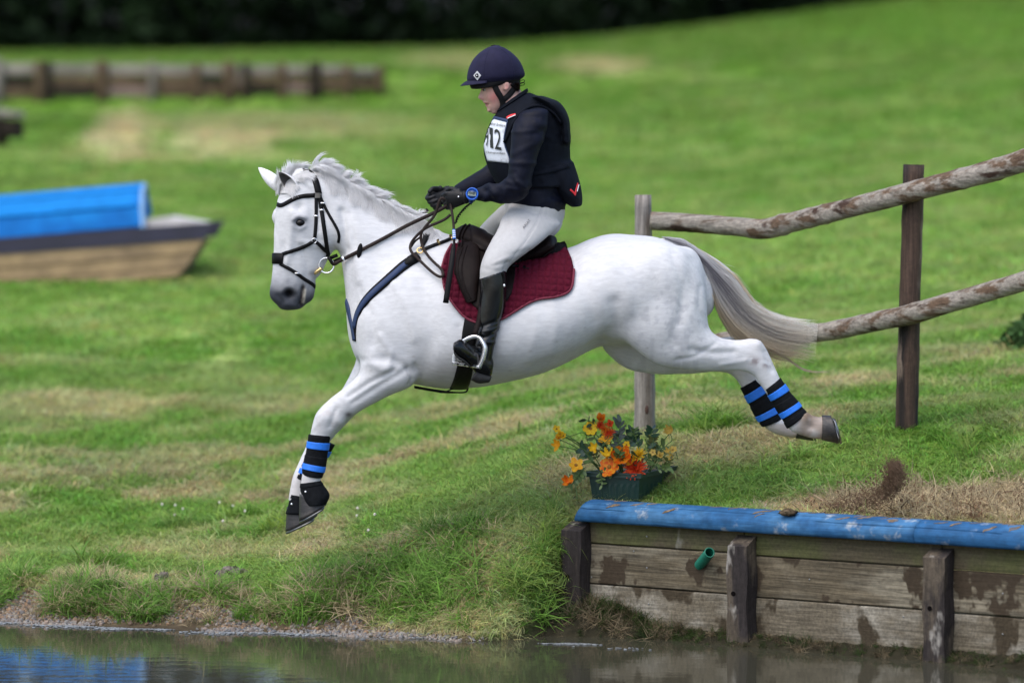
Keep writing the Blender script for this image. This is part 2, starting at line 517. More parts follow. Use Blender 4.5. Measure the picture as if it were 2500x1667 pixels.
def gcolor(X, Y):
    X = np.asarray(X, float); Y = np.asarray(Y, float)
    z = zground(X, Y); D = Y - CY
    px, py = 1250 + X * F / np.maximum(D, 2), HOR + (CZ - z) * F / np.maximum(D, 2)
    n1 = fbm(X * .9, Y * .45, 51, 4)[:, None]; n2 = fbm(X * 3.1, Y * 1.8, 57, 4)[:, None]; n3 = fbm(X * 9, Y * 6, 61)[:, None]
    c = LUSH + (MID - LUSH) * sstep(.35, .62, n1 * .6 + n2 * .4)
    c = c + (YEL - c) * sstep(.50, .72, n2 * .55 + n3 * .45) * .75
    farb = (sstep(28, 66, D) * .6)[:, None]; c = c * (1 - farb) + np.array([.085, .205, .014]) * farb
    nearb = (1 - sstep(20, 26, D))[:, None]
    dry = sstep(.46, .64, fbm(X * 2.2, Y * 2.8, 71, 4))[:, None]
    c = c + (STRAW * .85 - c) * dry * (.14 + .62 * nearb)
    wob = (fbm(X * 4, Y * 3, 77, 3) - .5) * 1.3
    for x, y, rx, ry, k, w in PATCH:
        if rx == 0: continue
        r = np.hypot((px - x) / rx, (py - y) / ry) + wob * .7
        f = (1 - sstep(.55, 1.15, r))[:, None] * w
        c = c + (k - c) * f
    return c * (.88 + .24 * n3)
def axis(lo, hi, fine, dlo, dhi):
    core = list(np.arange(lo, hi + 1e-6, fine))
    a, st = lo, fine
    left = []
    while a > dlo: st *= 1.13; a -= st; left.append(a)
    b, st = hi, fine; right = []
    while b < dhi: st *= 1.10; b += st; right.append(b)
    return np.array(left[::-1] + core + right)
gx = axis(-3.3, 3.1, .04, -160, 160); gy = axis(-1.9, 2.6, .04, -60, 330); gy = np.unique(np.concatenate([gy, np.arange(38, 48, .3)]))
GX, GY = np.meshgrid(gx, gy, indexing='xy')
gX, gY = GX.ravel(), GY.ravel()
gZ = zground(gX, gY)
nx, ny = len(gx), len(gy)
ii = (np.arange(ny - 1)[:, None] * nx + np.arange(nx - 1)[None]).ravel()
gF = np.stack([ii, ii + 1, ii + nx + 1, ii + nx], 1)
gC = gcolor(gX, gY)
gD = gY - CY; gt = gD - water_edge(gX); ga, gb = wall_co(gX, gY)
lipv = .42 - LIPSHIFT + .25 * (fbm(gX * 2.6, gY * 1.2 + 4, 11) - .5)
bare = (1 - sstep(lipv + .02, lipv + .22, gt)) * (1 - sstep(-.75, -.25, gX))
bare = np.maximum(bare, (1 - sstep(.0, .14, gt)) * (gX < .3))
GRAV = np.array([.12, .092, .056])
MUDC = np.array([.022, .020, .012])
gC = gC * .92
gC = gC + (GRAV * (.5 + .9 * fbm(gX * 25, gY * 25, 81))[:, None] - gC) * bare[:, None]
wet = (1 - sstep(.0, .12, gt)) * (gX < .3)
gC = gC * (1 - .55 * wet[:, None])
fr = (sstep(-.1, .02, ga) * (1 - sstep(.05, .09, gb)))[:, None]
gC = gC + (MUDC * (.6 + .9 * fbm(gX * 18, gY * 18, 83))[:, None] - gC) * fr
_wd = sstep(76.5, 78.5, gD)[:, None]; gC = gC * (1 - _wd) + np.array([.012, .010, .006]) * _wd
under = sstep(.0, -.06, gZ)[:, None]
gC = gC * (1 - under) + np.array([.06, .05, .03]) * under
M_ground = mat('turf_soil', attr='Col', rough=.95, spec=.1, var=.25, vscale=22, bump=.5, bscale=60, bdist=.02)
ground = mesh_obj('ground', np.stack([gX, gY, gZ], 1), gF, M_ground, col=gC)
tag(ground, 'grassy slope rising from the pond edge to the dark wood', kind='structure')

# water
wm = bpy.data.materials.new('pond_water'); wm.use_nodes = True
_n, _l = wm.node_tree.nodes, wm.node_tree.links
_b = _n['Principled BSDF']; _b.inputs['Base Color'].default_value = (.042, .041, .028, 1); _b.inputs['Roughness'].default_value = .02; _b.inputs['IOR'].default_value = 1.34
_tc = _n.new('ShaderNodeTexCoord'); _mp = _n.new('ShaderNodeMapping'); _mp.inputs['Scale'].default_value = (1, 2.2, 1); _l.new(_tc.outputs['Object'], _mp.inputs[0])
_nn = _n.new('ShaderNodeTexNoise'); _nn.inputs['Scale'].default_value = 6; _nn.inputs['Detail'].default_value = 3; _l.new(_mp.outputs[0], _nn.inputs['Vector'])
_bn = _n.new('ShaderNodeBump'); _bn.inputs['Strength'].default_value = .018; _bn.inputs['Distance'].default_value = .05
_l.new(_nn.outputs['Fac'], _bn.inputs['Height']); _l.new(_bn.outputs[0], _b.inputs['Normal'])
water = mesh_obj('pond_water', [(-40, -14.4, 0), (40, -14.4, 0), (40, 2.0, 0), (-40, 2.0, 0)], [(0, 1, 2, 3)], wm)
tag(water, 'still brown pond water in front of the bank', kind='structure')

# grass: tufts scattered by geometry nodes
def blade_tuft(nb, h, spread, w, seed, lean=.5, flat=False):
    r = np.random.default_rng(seed)
    V, Fc, C = [], [], []
    for i in range(nb):
        a = r.uniform(0, 6.283); rad = spread * math.sqrt(r.random())
        b0 = np.array([math.cos(a) * rad, math.sin(a) * rad, -.01])
        hh = h * r.uniform(.45, 1.15); d = r.uniform(0, 6.283); ln = lean * r.uniform(.2, 1.2) * hh
        dv = np.array([math.cos(d), math.sin(d), 0]); sv = np.array([-math.sin(d + r.uniform(-.8, .8)), math.cos(d), 0])
        ww = w * r.uniform(.6, 1.3)
        n0 = len(V); tone = r.uniform(.75, 1.3)
        for t, wf in ((0, .8), (.45, 1), (.8, .6)):
            p = b0 + dv * ln * t ** 1.8 + np.array([0, 0, hh * (t - .25 * lean * t * t)])
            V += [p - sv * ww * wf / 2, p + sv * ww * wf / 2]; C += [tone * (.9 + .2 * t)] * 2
        V.append(b0 + dv * ln * 1.15 + np.array([0, 0, hh * (1 - .28 * lean)])); C.append(tone * 1.1)
        Fc += [(n0, n0 + 1, n0 + 3, n0 + 2), (n0 + 2, n0 + 3, n0 + 5, n0 + 4), (n0 + 4, n0 + 5, n0 + 6)]
    return np.array(V), Fc, np.array(C)
gm = bpy.data.materials.new('grass_blades'); gm.use_nodes = True
_n, _l = gm.node_tree.nodes, gm.node_tree.links
_b = _n['Principled BSDF']; _b.inputs['Roughness'].default_value = .55; _b.inputs['Specular IOR Level'].default_value = .25
_a = _n.new('ShaderNodeAttribute'); _a.attribute_type = 'INSTANCER'; _a.attribute_name = 'gcol'
_v = _n.new('ShaderNodeAttribute'); _v.attribute_name = 'Col'
_m = _n.new('ShaderNodeVectorMath'); _m.operation = 'MULTIPLY'; _l.new(_a.outputs['Color'], _m.inputs[0]); _l.new(_v.outputs['Color'], _m.inputs[1])
_l.new(_m.outputs[0], _b.inputs['Base Color'])
_t = _n.new('ShaderNodeBsdfTranslucent'); _l.new(_m.outputs[0], _t.inputs[0])
_x = _n.new('ShaderNodeMixShader'); _x.inputs[0].default_value = .42
_l.new(_b.outputs[0], _x.inputs[1]); _l.new(_t.outputs[0], _x.inputs[2]); _l.new(_x.outputs[0], _n['Material Output'].inputs[0])
def scatter(name, pts, rot, scl, idx, colr, sources, label, matl=None):
    """one stuff object: points instanced with little source meshes"""
    c = bpy.data.collections.new(name + '_source')
    for k, (V, Fc, C) in enumerate(sources):
        me = bpy.data.meshes.new('%s_piece_%03d' % (name, k)); me.from_pydata(np.asarray(V).tolist(), [], [tuple(f) for f in Fc]); me.update()
        if C is not None:
            at = me.color_attributes.new('Col', 'FLOAT_COLOR', 'POINT'); q = np.ones((len(V), 4)); q[:, :3] = np.asarray(C)[:, None] if np.ndim(C) == 1 else C
            at.data.foreach_set('color', q.ravel())
        me.materials.append(matl or gm)
        c.objects.link(bpy.data.objects.new('%s_piece_%03d' % (name, k), me))
    me = bpy.data.meshes.new(name); me.from_pydata(np.asarray(pts).tolist(), [], []); me.update()
    for nm, ty, arr, key in (('rot', 'FLOAT_VECTOR', rot, 'vector'), ('scl', 'FLOAT', scl, 'value'), ('idx', 'INT', idx, 'value')):
        at = me.attributes.new(nm, ty, 'POINT'); at.data.foreach_set(key, np.ascontiguousarray(arr).ravel())
    at = me.attributes.new('gcol', 'FLOAT_COLOR', 'POINT'); q = np.ones((len(pts), 4)); q[:, :3] = colr; at.data.foreach_set('color', q.ravel())
    o = bpy.data.objects.new(name, me); COL.objects.link(o)
    ng = bpy.data.node_groups.new(name, 'GeometryNodeTree')
    ng.interface.new_socket('Geometry', in_out='INPUT', socket_type='NodeSocketGeometry'); ng.interface.new_socket('Geometry', in_out='OUTPUT', socket_type='NodeSocketGeometry')
    N, L = ng.nodes, ng.links
    gi, go = N.new('NodeGroupInput'), N.new('NodeGroupOutput')
    ci = N.new('GeometryNodeCollectionInfo'); ci.inputs['Collection'].default_value = c; ci.inputs['Separate Children'].default_value = True; ci.inputs['Reset Children'].default_value = True
    ip = N.new('GeometryNodeInstanceOnPoints'); ip.inputs['Pick Instance'].default_value = True
    def na(nm, ty):
        n = N.new('GeometryNodeInputNamedAttribute'); n.data_type = ty; n.inputs['Name'].default_value = nm
        return [s for s in n.outputs if s.enabled and s.name == 'Attribute'][0]
    L.new(gi.outputs[0], ip.inputs['Points']); L.new(ci.outputs[0], ip.inputs['Instance'])
    L.new(na('rot', 'FLOAT_VECTOR'), ip.inputs['Rotation']); L.new(na('scl', 'FLOAT'), ip.inputs['Scale']); L.new(na('idx', 'INT'), ip.inputs['Instance Index'])
    L.new(ip.outputs[0], go.inputs[0])
    md = o.modifiers.new('scatter', 'NODES'); md.node_group = ng
    return tag(o, label, kind='stuff')
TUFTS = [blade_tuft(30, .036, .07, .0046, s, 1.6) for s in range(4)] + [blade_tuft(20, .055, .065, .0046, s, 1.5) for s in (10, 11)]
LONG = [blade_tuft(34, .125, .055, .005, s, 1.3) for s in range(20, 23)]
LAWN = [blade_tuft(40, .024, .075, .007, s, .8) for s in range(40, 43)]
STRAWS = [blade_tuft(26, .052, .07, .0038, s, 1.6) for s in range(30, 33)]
def grass_points(dlo, dhi, dens, size, margin):
    a = 0
    n = int(dens * (dhi - dlo) * ((dlo + dhi) * .5 * 2500 / F + 2 * margin))
    D = np.sqrt(RNG.uniform(dlo ** 2, dhi ** 2, n)); X = RNG.uniform(-1, 1, n) * (D * 1250 / F + margin)
    Y = D + CY
    z = zground(X, Y); t = D - water_edge(X); a_, b_ = wall_co(X, Y)
    lip = .42 - LIPSHIFT + .25 * (fbm(X * 2.6, Y * 1.2 + 4, 11) - .5)
    ok = (z > .02) & ~((a_ > -.02) & (b_ < .12)) & ~((a_ > .05) & (a_ < .62) & (b_ < .34)) & ~((a_ > .15) & (a_ < .62) & (b_ < .75) & (X > .3) & (X < .72))
    left = (X < -.5 + .3 * (vnoise(X * 3, Y * 3, 91) - .5))
    ok &= ~(left & (t < lip + .12)) & (t > .05)
    hole = fbm(X * 5, Y * 5, 93) < .30
    ok &= ~(hole & (D < 19.4) & (RNG.random(n) < .75))
    X, Y, z, D = X[ok], Y[ok], z[ok], D[ok]
    return X, Y, z, D
bands = [(17.3, 20.2, 1800, 1.0, 1.5), (17.35, 18.9, -1, 1.0, 0), (20.2, 26, 850, 1.25, 2.0), (26, 42, 280, 1.7, 4.0), (42, 76.5, 85, 2.4, 9.0)]
AX, AY, AZ, AS, AI, AC = [], [], [], [], [], []
for lo, hi, dens, size, mg in bands:
    X, Y, z, D = grass_points(lo, hi, dens if dens > 0 else 1600, size, mg)
    if dens < 0:
        k_ = (X > -1.5) & (X < .4); X, Y, z, D = X[k_], Y[k_], z[k_], D[k_]
    c = gcolor(X, Y)
    straw = sstep(.14, .26, c[:, 0])
    r = RNG.random(len(X))
    idx = np.where(RNG.random(len(X)) < straw * .8, RNG.integers(9, 12, len(X)), RNG.integers(0, 6, len(X)))
    longn = fbm(X * 3.5, Y * 2.5, 95)
    a_, b_ = wall_co(X, Y)
    lp = (longn > .66) * .22 * (D < 20) + ((a_ < 0) & (a_ > -.5) & (D < 18.6)) * .15
    idx = np.where((RNG.random(len(X)) < lp) & (straw < .5), RNG.integers(6, 9, len(X)), idx)
    if lo > 25: idx = RNG.integers(12, 15, len(X))
    sc = size * RNG.uniform(.7, 1.3, len(X)) * (.75 + .5 * fbm(X * 2, Y * 2, 97))
    tone = RNG.uniform(.75, 1.3, len(X))[:, None] * np.array([1, 1, 1]) * (1 + RNG.normal(0, .10, (len(X), 3)))
    AX.append(X); AY.append(Y); AZ.append(z); AS.append(sc); AI.append(idx); AC.append(np.clip(c * tone, 0, 1))
X, Y, z = np.concatenate(AX), np.concatenate(AY), np.concatenate(AZ)
n = len(X)
def slope_rot(X, Y, jit):
    e = .04; n = len(X)
    zx = np.clip((zground(X + e, Y) - zground(X - e, Y)) / (2 * e), -1, 1); zy = np.clip((zground(X, Y + e) - zground(X, Y - e)) / (2 * e), -1, 1)
    th = RNG.uniform(0, 6.283, n); c, s = np.cos(-th), np.sin(-th)
    nx_, ny_ = -zx * c + zy * s, -zx * s - zy * c
    return np.stack([np.arctan(-ny_) * .7 + RNG.normal(0, jit, n), np.arctan(nx_) * .7 + RNG.normal(0, jit, n), th], 1)
rot = slope_rot(X, Y, .12)
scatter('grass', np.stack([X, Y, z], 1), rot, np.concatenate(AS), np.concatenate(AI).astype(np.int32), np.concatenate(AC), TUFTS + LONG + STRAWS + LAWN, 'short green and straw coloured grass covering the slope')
print('tufts', n)
# ================================================================== the horse
NL, FL = -1, 1
torso = [((850, 705), (858, 842), .10, 0), ((880, 640), (874, 884), .185, 0, -.1), ((930, 590), (925, 912), .225, 0, -.15), ((1000, 562), (1004, 936), .255, 0, -.22),
         ((1070, 566), (1085, 948), .285, 0, -.25), ((1150, 588), (1165, 945), .305, 0, -.25), ((1240, 606), (1245, 931), .325, 0, -.22), ((1320, 612), (1322, 911), .325, 0, -.18),
         ((1385, 605), (1395, 880), .315, 0, -.12), ((1440, 584), (1455, 850), .31, 0, -.05), ((1492, 571), (1500, 842), .31, 0, 0), ((1550, 573), (1565, 845), .30, 0, 0),
         ((1605, 579), (1640, 838), .275, 0, 0), ((1655, 602), (1695, 820), .215, 0, 0), ((1698, 650), (1718, 775), .13, 0, 0)]
neck = [((1075, 562), (868, 832), .19, 0, -.35), ((1020, 546), (850, 772), .175, 0, -.4), ((950, 508), (844, 715), .145, 0, -.4), ((890, 476), (838, 668), .118, 0, -.35),
        ((838, 446), (831, 628), .098, 0, -.25), ((795, 424), (822, 585), .088, 0, -.1), ((752, 414), (812, 535), .085, 0), ((722, 416), (800, 500), .08, -.005)]
head = [((716, 418), (768, 424), .050, 0), ((695, 448), (806, 476), .078, 0), ((681, 482), (826, 520), .092, -.005), ((674, 515), (833, 556), .100, -.01), ((671, 545), (831, 588), .094, -.015),
        ((670, 580), (815, 613), .082, -.02), ((669, 612), (800, 638), .072, -.025), ((667, 645), (787, 662), .064, -.03), ((665, 672), (775, 684), .058, -.035), ((661, 698), (769, 704), .056, -.04),
        ((658, 716), (767, 720), .055, -.04, 0, 2.3), ((664, 732), (759, 735), .051, -.04, 0, 2.3), ((678, 745), (744, 743), .044, -.04)]
nfore = [((935, 640), (1040, 700), .06, -.14), ((885, 750), (1040, 800), .080, -.155), ((876, 845), (1035, 880), .086, -.155), ((878, 905), (1012, 936), .080, -.15), ((846, 941), (948, 967), .062, -.14),
         ((803, 976), (880, 1003), .052, -.13), ((775, 1005), (842, 1028), .050, -.125), ((764, 1032), (822, 1050), .047, -.12), ((759, 1056), (804, 1071), .037, -.12), ((749, 1095), (790, 1106), .030, -.12),
         ((740, 1135), (783, 1146), .031, -.12), ((737, 1162), (784, 1168), .037, -.12), ((734, 1186), (779, 1196), .034, -.12), ((732, 1210), (786, 1216), .040, -.12)]
ffore = [((880, 800), (1000, 850), .08, .13), ((872, 862), (970, 895), .075, .13), ((860, 902), (930, 944), .062, .13), ((838, 945), (905, 985), .054, .125), ((813, 983), (868, 1012), .050, .12),
         ((790, 1014), (838, 1042), .046, .115), ((768, 1050), (812, 1070), .036, .11), ((747, 1090), (789, 1106), .030, .11), ((728, 1132), (768, 1146), .031, .11), ((716, 1160), (756, 1175), .036, .11),
         ((709, 1190), (745, 1203), .033, .11), ((704, 1220), (752, 1232), .038, .11)]
nhind = [((1515, 660), (1685, 625), .07, -.15), ((1492, 740), (1722, 694), .11, -.17), ((1510, 815), (1727, 755), .12, -.17), ((1560, 862), (1732, 800), .10, -.17), ((1610, 893), (1756, 822), .082, -.165),
         ((1668, 903), (1784, 829), .066, -.16), ((1725, 906), (1812, 829), .056, -.155), ((1778, 906), (1840, 826), .052, -.15), ((1814, 907), (1864, 841), .050, -.15), ((1838, 916), (1882, 874), .046, -.15),
         ((1852, 934), (1897, 908), .039, -.15), ((1868, 956), (1908, 932), .033, -.15), ((1892, 990), (1930, 968), .031, -.15), ((1914, 1026), (1950, 1000), .034, -.15), ((1930, 1050), (1970, 1008), .039, -.15),
         ((1956, 1062), (1984, 1014), .036, -.15), ((1985, 1070), (2002, 1018), .036, -.15), ((2004, 1073), (2010, 1014), .041, -.15)]
fhind = [((1480, 780), (1650, 740), .09, .14), ((1466, 838), (1650, 800), .10, .15), ((1490, 872), (1690, 812), .10, .15), ((1535, 902), (1735, 822), .082, .145), ((1605, 914), (1762, 823), .066, .14),
         ((1685, 913), (1788, 822), .055, .135), ((1742, 908), (1808, 824), .05, .13), ((1776, 911), (1830, 836), .047, .13), ((1797, 926), (1845, 872), .043, .13), ((1811, 947), (1854, 914), .035, .13),
         ((1838, 992), (1876, 970), .031, .13), ((1862, 1035), (1900, 1012), .034, .13), ((1885, 1055), (1920, 1022), .038, .13), ((1915, 1065), (1940, 1030), .036, .13), ((1942, 1069), (1950, 1034), .038, .13)]
HYAW = .20
hp = [loft(torso, 140, 10, (.18, .6)), loft(neck, 100, 10, (.2, .3)), loft(head, 72, 8, (.5, .6), HYAW), loft(nfore, 48, 8, (.6, .3)), loft(ffore, 48, 8, (.6, .3)),
      loft(nhind, 60, 8, (.6, .3)), loft(fhind, 60, 8, (.6, .3))]
def ell_px(px, py, y, rx, ry, rz, ang=0):
    return ellipsoid(P(px, py, y), rx, ry, rz, 48, 32, rot=Matrix.Rotation(ang, 3, 'Y'))
hp += [ell_px(790, 560, -.035, .085, .075, .10), ell_px(790, 560, .055, .085, .075, .10),                 # cheeks
       ell_px(722, 525, -.075, .045, .042, .035, .5), ell_px(688, 530, .068, .045, .04, .05),             # eye ridges
       ell_px(698, 712, -.062, .040, .032, .034), ell_px(690, 712, .03, .036, .03, .03),                 # nostril flesh
       ell_px(752, 722, -.03, .030, .036, .026, -.9),                                                   # chin
       ell_px(960, 800, -.15, .17, .10, .16, .3), ell_px(960, 800, .15, .17, .10, .16, .3),              # shoulders
       ell_px(893, 822, -.08, .07, .10, .12), ell_px(893, 822, .08, .07, .10, .12),                   # breast
       ell_px(1600, 690, -.15, .21, .15, .19), ell_px(1600, 690, .15, .21, .15, .19),                    # haunches
       ell_px(1672, 690, -.06, .095, .14, .17), ell_px(1672, 690, .06, .095, .14, .17)]
hV, hF, hE = fuse(hp, .0080, 26)
def relax(V, E, spots, it=30):
    px, py = proj(V); m = np.zeros(len(V))
    for x, y, rx, ry in spots: m = np.maximum(m, np.exp(-(np.hypot((px - x) / rx, (py - y) / ry)) ** 2))
    m = np.clip(m * 1.6, 0, 1)[:, None]
    for _ in range(it): V = V + .6 * m * lap(V, E)
    return V
hV = relax(hV, hE, [(1600, 690, 150, 130), (1520, 800, 70, 50), (960, 760, 110, 130), (880, 800, 60, 80), (1040, 850, 60, 70), (900, 620, 90, 70), (800, 560, 40, 50), (1690, 660, 50, 90), (850, 700, 40, 80)], 60)
hV = relax(hV, hE, [(700, 540, 35, 25), (700, 712, 40, 30), (770, 520, 40, 40)], 10)
# ---- sculpting: displacements along the normal, placed by photo points on the near or the far side
SG = 1.5
def sculpt(V, Fc, jobs):
    N = vnormals(V, Fc); px, py = proj(V)
    disp = np.zeros(len(V))
    for kind, pts, w, amt, side in jobs:
        msk = np.ones(len(V)) if side == 0 else sstep(-.05, .35, -N[:, 1] * (1 if side < 0 else -1)) * ((V[:, 1] < .0) if side < 0 else (V[:, 1] > -.02))
        d = polydist(px, py, pts) if len(pts) > 1 else np.hypot(px - pts[0][0], py - pts[0][1])
        disp += amt * SG * np.exp(-(d / w) ** 2) * msk
    return V + N * disp[:, None]
J = [('g', [(1120, 800), (1135, 860), (1125, 920)], 10, -.003, -1), ('g', [(995, 900), (1006, 925), (1000, 938)], 5, -.006, -1), ('g', [(1012, 890), (1030, 920)], 5, -.004, -1), ('g', [(1205, 640), (1230, 760), (1225, 860)], 12, .0025, -1), ('g', [(1300, 720), (1310, 800), (1290, 880)], 11, .002, -1), ('g', [(1345, 700), (1360, 790), (1345, 860)], 11, .002, -1),
     ('g', [(1400, 640), (1430, 700), (1450, 780)], 16, -.004, -1), ('g', [(1470, 620), (1530, 680), (1540, 760)], 14, .003, -1), ('g', [(1640, 620), (1668, 700), (1660, 790)], 9, -.003, -1), ('g', [(1710, 700), (1706, 760), (1728, 800)], 7, -.003, -1), ('g', [(1745, 840), (1700, 870), (1650, 880)], 5, -.003, -1),
     ('g', [(960, 690), (1000, 760), (1010, 830)], 9, .003, -1), ('g', [(930, 820), (955, 860), (950, 900)], 8, .004, -1), ('g', [(875, 700), (905, 770), (910, 840)], 9, -.004, -1), ('g', [(760, 1090), (752, 1060), (780, 1030)], 4, .002, -1), ('g', [(668, 560), (676, 600), (690, 660)], 3, .0015, -1), ('g', [(700, 600), (716, 640), (724, 690)], 3, .0018, -1), ('g', [(905, 600), (925, 680), (960, 760), (1010, 840)], 26, -.004, -1),                               # shoulder front
     ('g', [(1030, 640), (1040, 740), (1055, 820), (1030, 900)], 24, -.008, -1), ('g', [(1030, 640), (1040, 740), (1055, 820), (1030, 900)], 24, -.008, 1),
     ('g', [(845, 610), (858, 680), (872, 760)], 12, -.006, -1), ('g', [(860, 590), (940, 640), (1000, 650)], 22, -.004, -1),   # jugular groove
     ('g', [(835, 515), (842, 560), (838, 610), (825, 640)], 9, -.010, -1), ('g', [(850, 520), (862, 580), (856, 640)], 8, -.004, -1),
     ('g', [(960, 905), (900, 935), (850, 968)], 7, -.006, -1), ('g', [(990, 905), (930, 940), (860, 985)], 8, -.005, -1), ('g', [(905, 880), (935, 900)], 14, .008, -1),
     ('g', [(820, 1000), (806, 1040)], 6, -.004, -1), ('b', [(790, 1020)], 18, .006, -1), ('b', [(830, 1030)], 12, .006, -1),
     ('g', [(880, 880), (950, 875), (1010, 905)], 10, -.005, -1),
     ('g', [(1465, 835), (1500, 800), (1500, 740)], 18, -.009, -1), ('g', [(1520, 850), (1480, 842), (1440, 850)], 10, -.006, -1),
     ('g', [(1690, 640), (1680, 720), (1650, 800), (1640, 840)], 18, -.005, -1), ('b', [(1585, 640)], 45, .004, -1), ('g', [(1560, 590), (1590, 640), (1600, 720)], 20, -.003, -1),
     ('g', [(1790, 860), (1740, 862), (1690, 855)], 9, -.006, -1), ('g', [(1820, 880), (1760, 890)], 6, .003, -1), ('g', [(1868, 860), (1885, 905)], 7, -.004, -1), ('b', [(1850, 840)], 12, .006, -1),
     ('g', [(1905, 960), (1925, 1000)], 6, -.004, -1), ('b', [(1980, 1040)], 10, -.008, -1), ('b', [(1965, 1018)], 12, .006, -1),
     ('g', [(1480, 842), (1380, 872), (1300, 895)], 14, -.004, -1), ('b', [(1250, 820)], 90, .006, -1),
     # face
     ('g', [(712, 548), (708, 600), (700, 640)], 9, .006, -1), ('g', [(735, 600), (748, 640), (752, 670)], 10, -.004, -1), ('g', [(735, 590), (770, 600), (800, 596)], 8, .004, -1),
     ('b', [(730, 506)], 11, -.009, -1), ('g', [(752, 480), (766, 520), (772, 560)], 9, -.004, -1), ('g', [(690, 600), (686, 640), (684, 680)], 9, -.003, -1),
     ('g', [(740, 702), (737, 722), (734, 744)], 4.5, -.012, -1), ('g', [(700, 742), (720, 745)], 5, .004, -1), ('g', [(678, 722), (690, 738)], 5, -.004, -1),
     ('b', [(706, 717)], 11, -.030, -1), ('g', [(690, 712), (698, 702), (712, 702), (720, 712)], 5, .005, -1), ('b', [(733, 544)], 9, -.004, -1),
     ('g', [(716, 536), (728, 528), (744, 532)], 5, .007, -1), ('g', [(718, 552), (732, 559), (744, 552)], 5, .004, -1), ('b', [(775, 683)], 10, -.006, 0),
     ('g', [(842, 640), (848, 700), (850, 760)], 5, .003, -1)]
hV = sculpt(hV, hF, J)
SG = 1.0
hN = vnormals(hV, hF)
hV = hV + hN * (.0045 * (fbm(hV[:, 0] * 7 + hV[:, 1] * 5, hV[:, 2] * 7, 99, 3) - .5) * (hV[:, 2] > 1.02))[:, None]
hN = vnormals(hV, hF)
hpx, hpy = proj(hV)
n_a = fbm(hV[:, 0] * 14 + hV[:, 1] * 9, hV[:, 2] * 14, 101, 4); n_b = fbm(hV[:, 0] * 45, hV[:, 2] * 45 + hV[:, 1] * 30, 103, 3)
cw = np.tile(np.array([.56, .565, .575]), (len(hV), 1))
def paint(w, c):
    global cw
    w = np.clip(w, 0, 1)[:, None]; cw = cw * (1 - w) + np.array(c) * w
ishead = (hpx < np.where(hpy > 620, 800, 850)) & (hpy < 770)
muz = sstep(650, 722, hpy + (n_a - .5) * 40 + np.abs(hpx - 700) * -.15) * ishead
paint(muz * 1.0 * (hpx > 640), (.040, .045, .056))
paint(sstep(640, 690, hpy - (hpx - 690) * .25 + (n_a - .5) * 30) * ishead * .5 * (1 - np.clip(muz, 0, 1)), (.26, .28, .32))
paint(np.exp(-(np.hypot((hpx - 731) / 20, (hpy - 541) / 15)) ** 2) * ishead * 1.1, (.07, .08, .10))
paint(np.exp(-(np.hypot((hpx - 735) / 26, (hpy - 566) / 20)) ** 2) * ishead * .35, (.3, .32, .36))
paint(1.2 * np.exp(-(np.hypot((hpx - 706) / 15, (hpy - 716) / 10)) ** 2) * (hN[:, 1] < .3) * ishead, (.012, .012, .014))
paint(np.exp(-(polydist(hpx, hpy, [(740, 700), (735, 744)]) / 4) ** 2) * ishead * (hV[:, 1] < 0), (.03, .02, .018))
paint(np.exp(-(polydist(hpx, hpy, [(744, 708), (741, 738)]) / 3) ** 2) * ishead * (hV[:, 1] < 0) * .8, (.45, .42, .34))
paint(np.exp(-(polydist(hpx, hpy, [(760, 668), (780, 662)]) / 7) ** 2) * ishead * .7, (.10, .09, .09))
dap = sstep(.46, .66, n_b) * np.exp(-(np.hypot((hpx - 1650) / 120, (hpy - 790) / 130)) ** 2)
paint(dap * .55, (.34, .35, .38))
paint(sstep(.45, .7, n_a) * .16 * (1 - ishead), (.42, .44, .49))
paint(sstep(.55, .7, n_b) * .10 * (1 - ishead), (.46, .46, .48))
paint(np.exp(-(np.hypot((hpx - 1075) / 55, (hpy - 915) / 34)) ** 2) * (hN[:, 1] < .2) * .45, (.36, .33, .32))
paint(np.exp(-(np.hypot((hpx - 795) / 22, (hpy - 1025) / 26)) ** 2) * sstep(.35, .65, n_b) * .5, (.36, .30, .28))
paint(np.exp(-(np.hypot((hpx - 851) / 9, (hpy - 1012) / 6)) ** 2) * .9, (.10, .08, .08))
paint(np.exp(-(polydist(hpx, hpy, [(1835, 880), (1876, 890)]) / 10) ** 2) * sstep(.3, .6, n_b) * .8, (.16, .12, .12))
paint(np.exp(-(np.hypot((hpx - 1862) / 34, (hpy - 850) / 30)) ** 2) * .30, (.38, .36, .36))
paint(sstep(1925, 1965, hpx) * (hpy > 990) * sstep(.15, .55, n_a) * .85, (.22, .165, .125))
paint(np.exp(-(np.hypot((hpx - 1972) / 20, (hpy - 1014) / 13)) ** 2) * .9, (.16, .11, .07))
paint((hpy > 1035) * (hpx > 1850) * (hV[:, 1] > 0) * .7, (.36, .31, .28))
paint(sstep(1130, 1190, hpy) * (hpx < 800) * .4, (.45, .40, .36))
for sx, sy, sr in ((1358, 834, 3), (1295, 857, 3), (1180, 900, 2), (1430, 800, 2), (720, 590, 2), (735, 628, 2.5), (905, 905, 3), (945, 930, 2), (1010, 870, 2), (1245, 905, 2.5), (1580, 850, 2.5), (1660, 870, 3)):
    paint(np.exp(-(np.hypot((hpx - sx) / sr / 1.6, (hpy - sy) / sr * 1.6)) ** 2) * .45, (.20, .17, .15))
hbvh = bvh_of(hV, hF)
M_coat = mat('white_coat', attr='Col', rough=.62, spec=.25, sheen=.15, var=.08, vscale=70, vstretch=(.25, 1, 1), bump=.3, bscale=150, bstretch=(.3, 1, 1), bdist=.004)
horse = empty('horse', (0, 0, 1.0), 'white grey horse in mid leap over the drop into the pond', 'horse')
mesh_obj('body', hV, hF, M_coat, horse, col=cw)
M_eye = mat('horse_eye', (.004, .003, .0025), rough=.07, spec=.3)
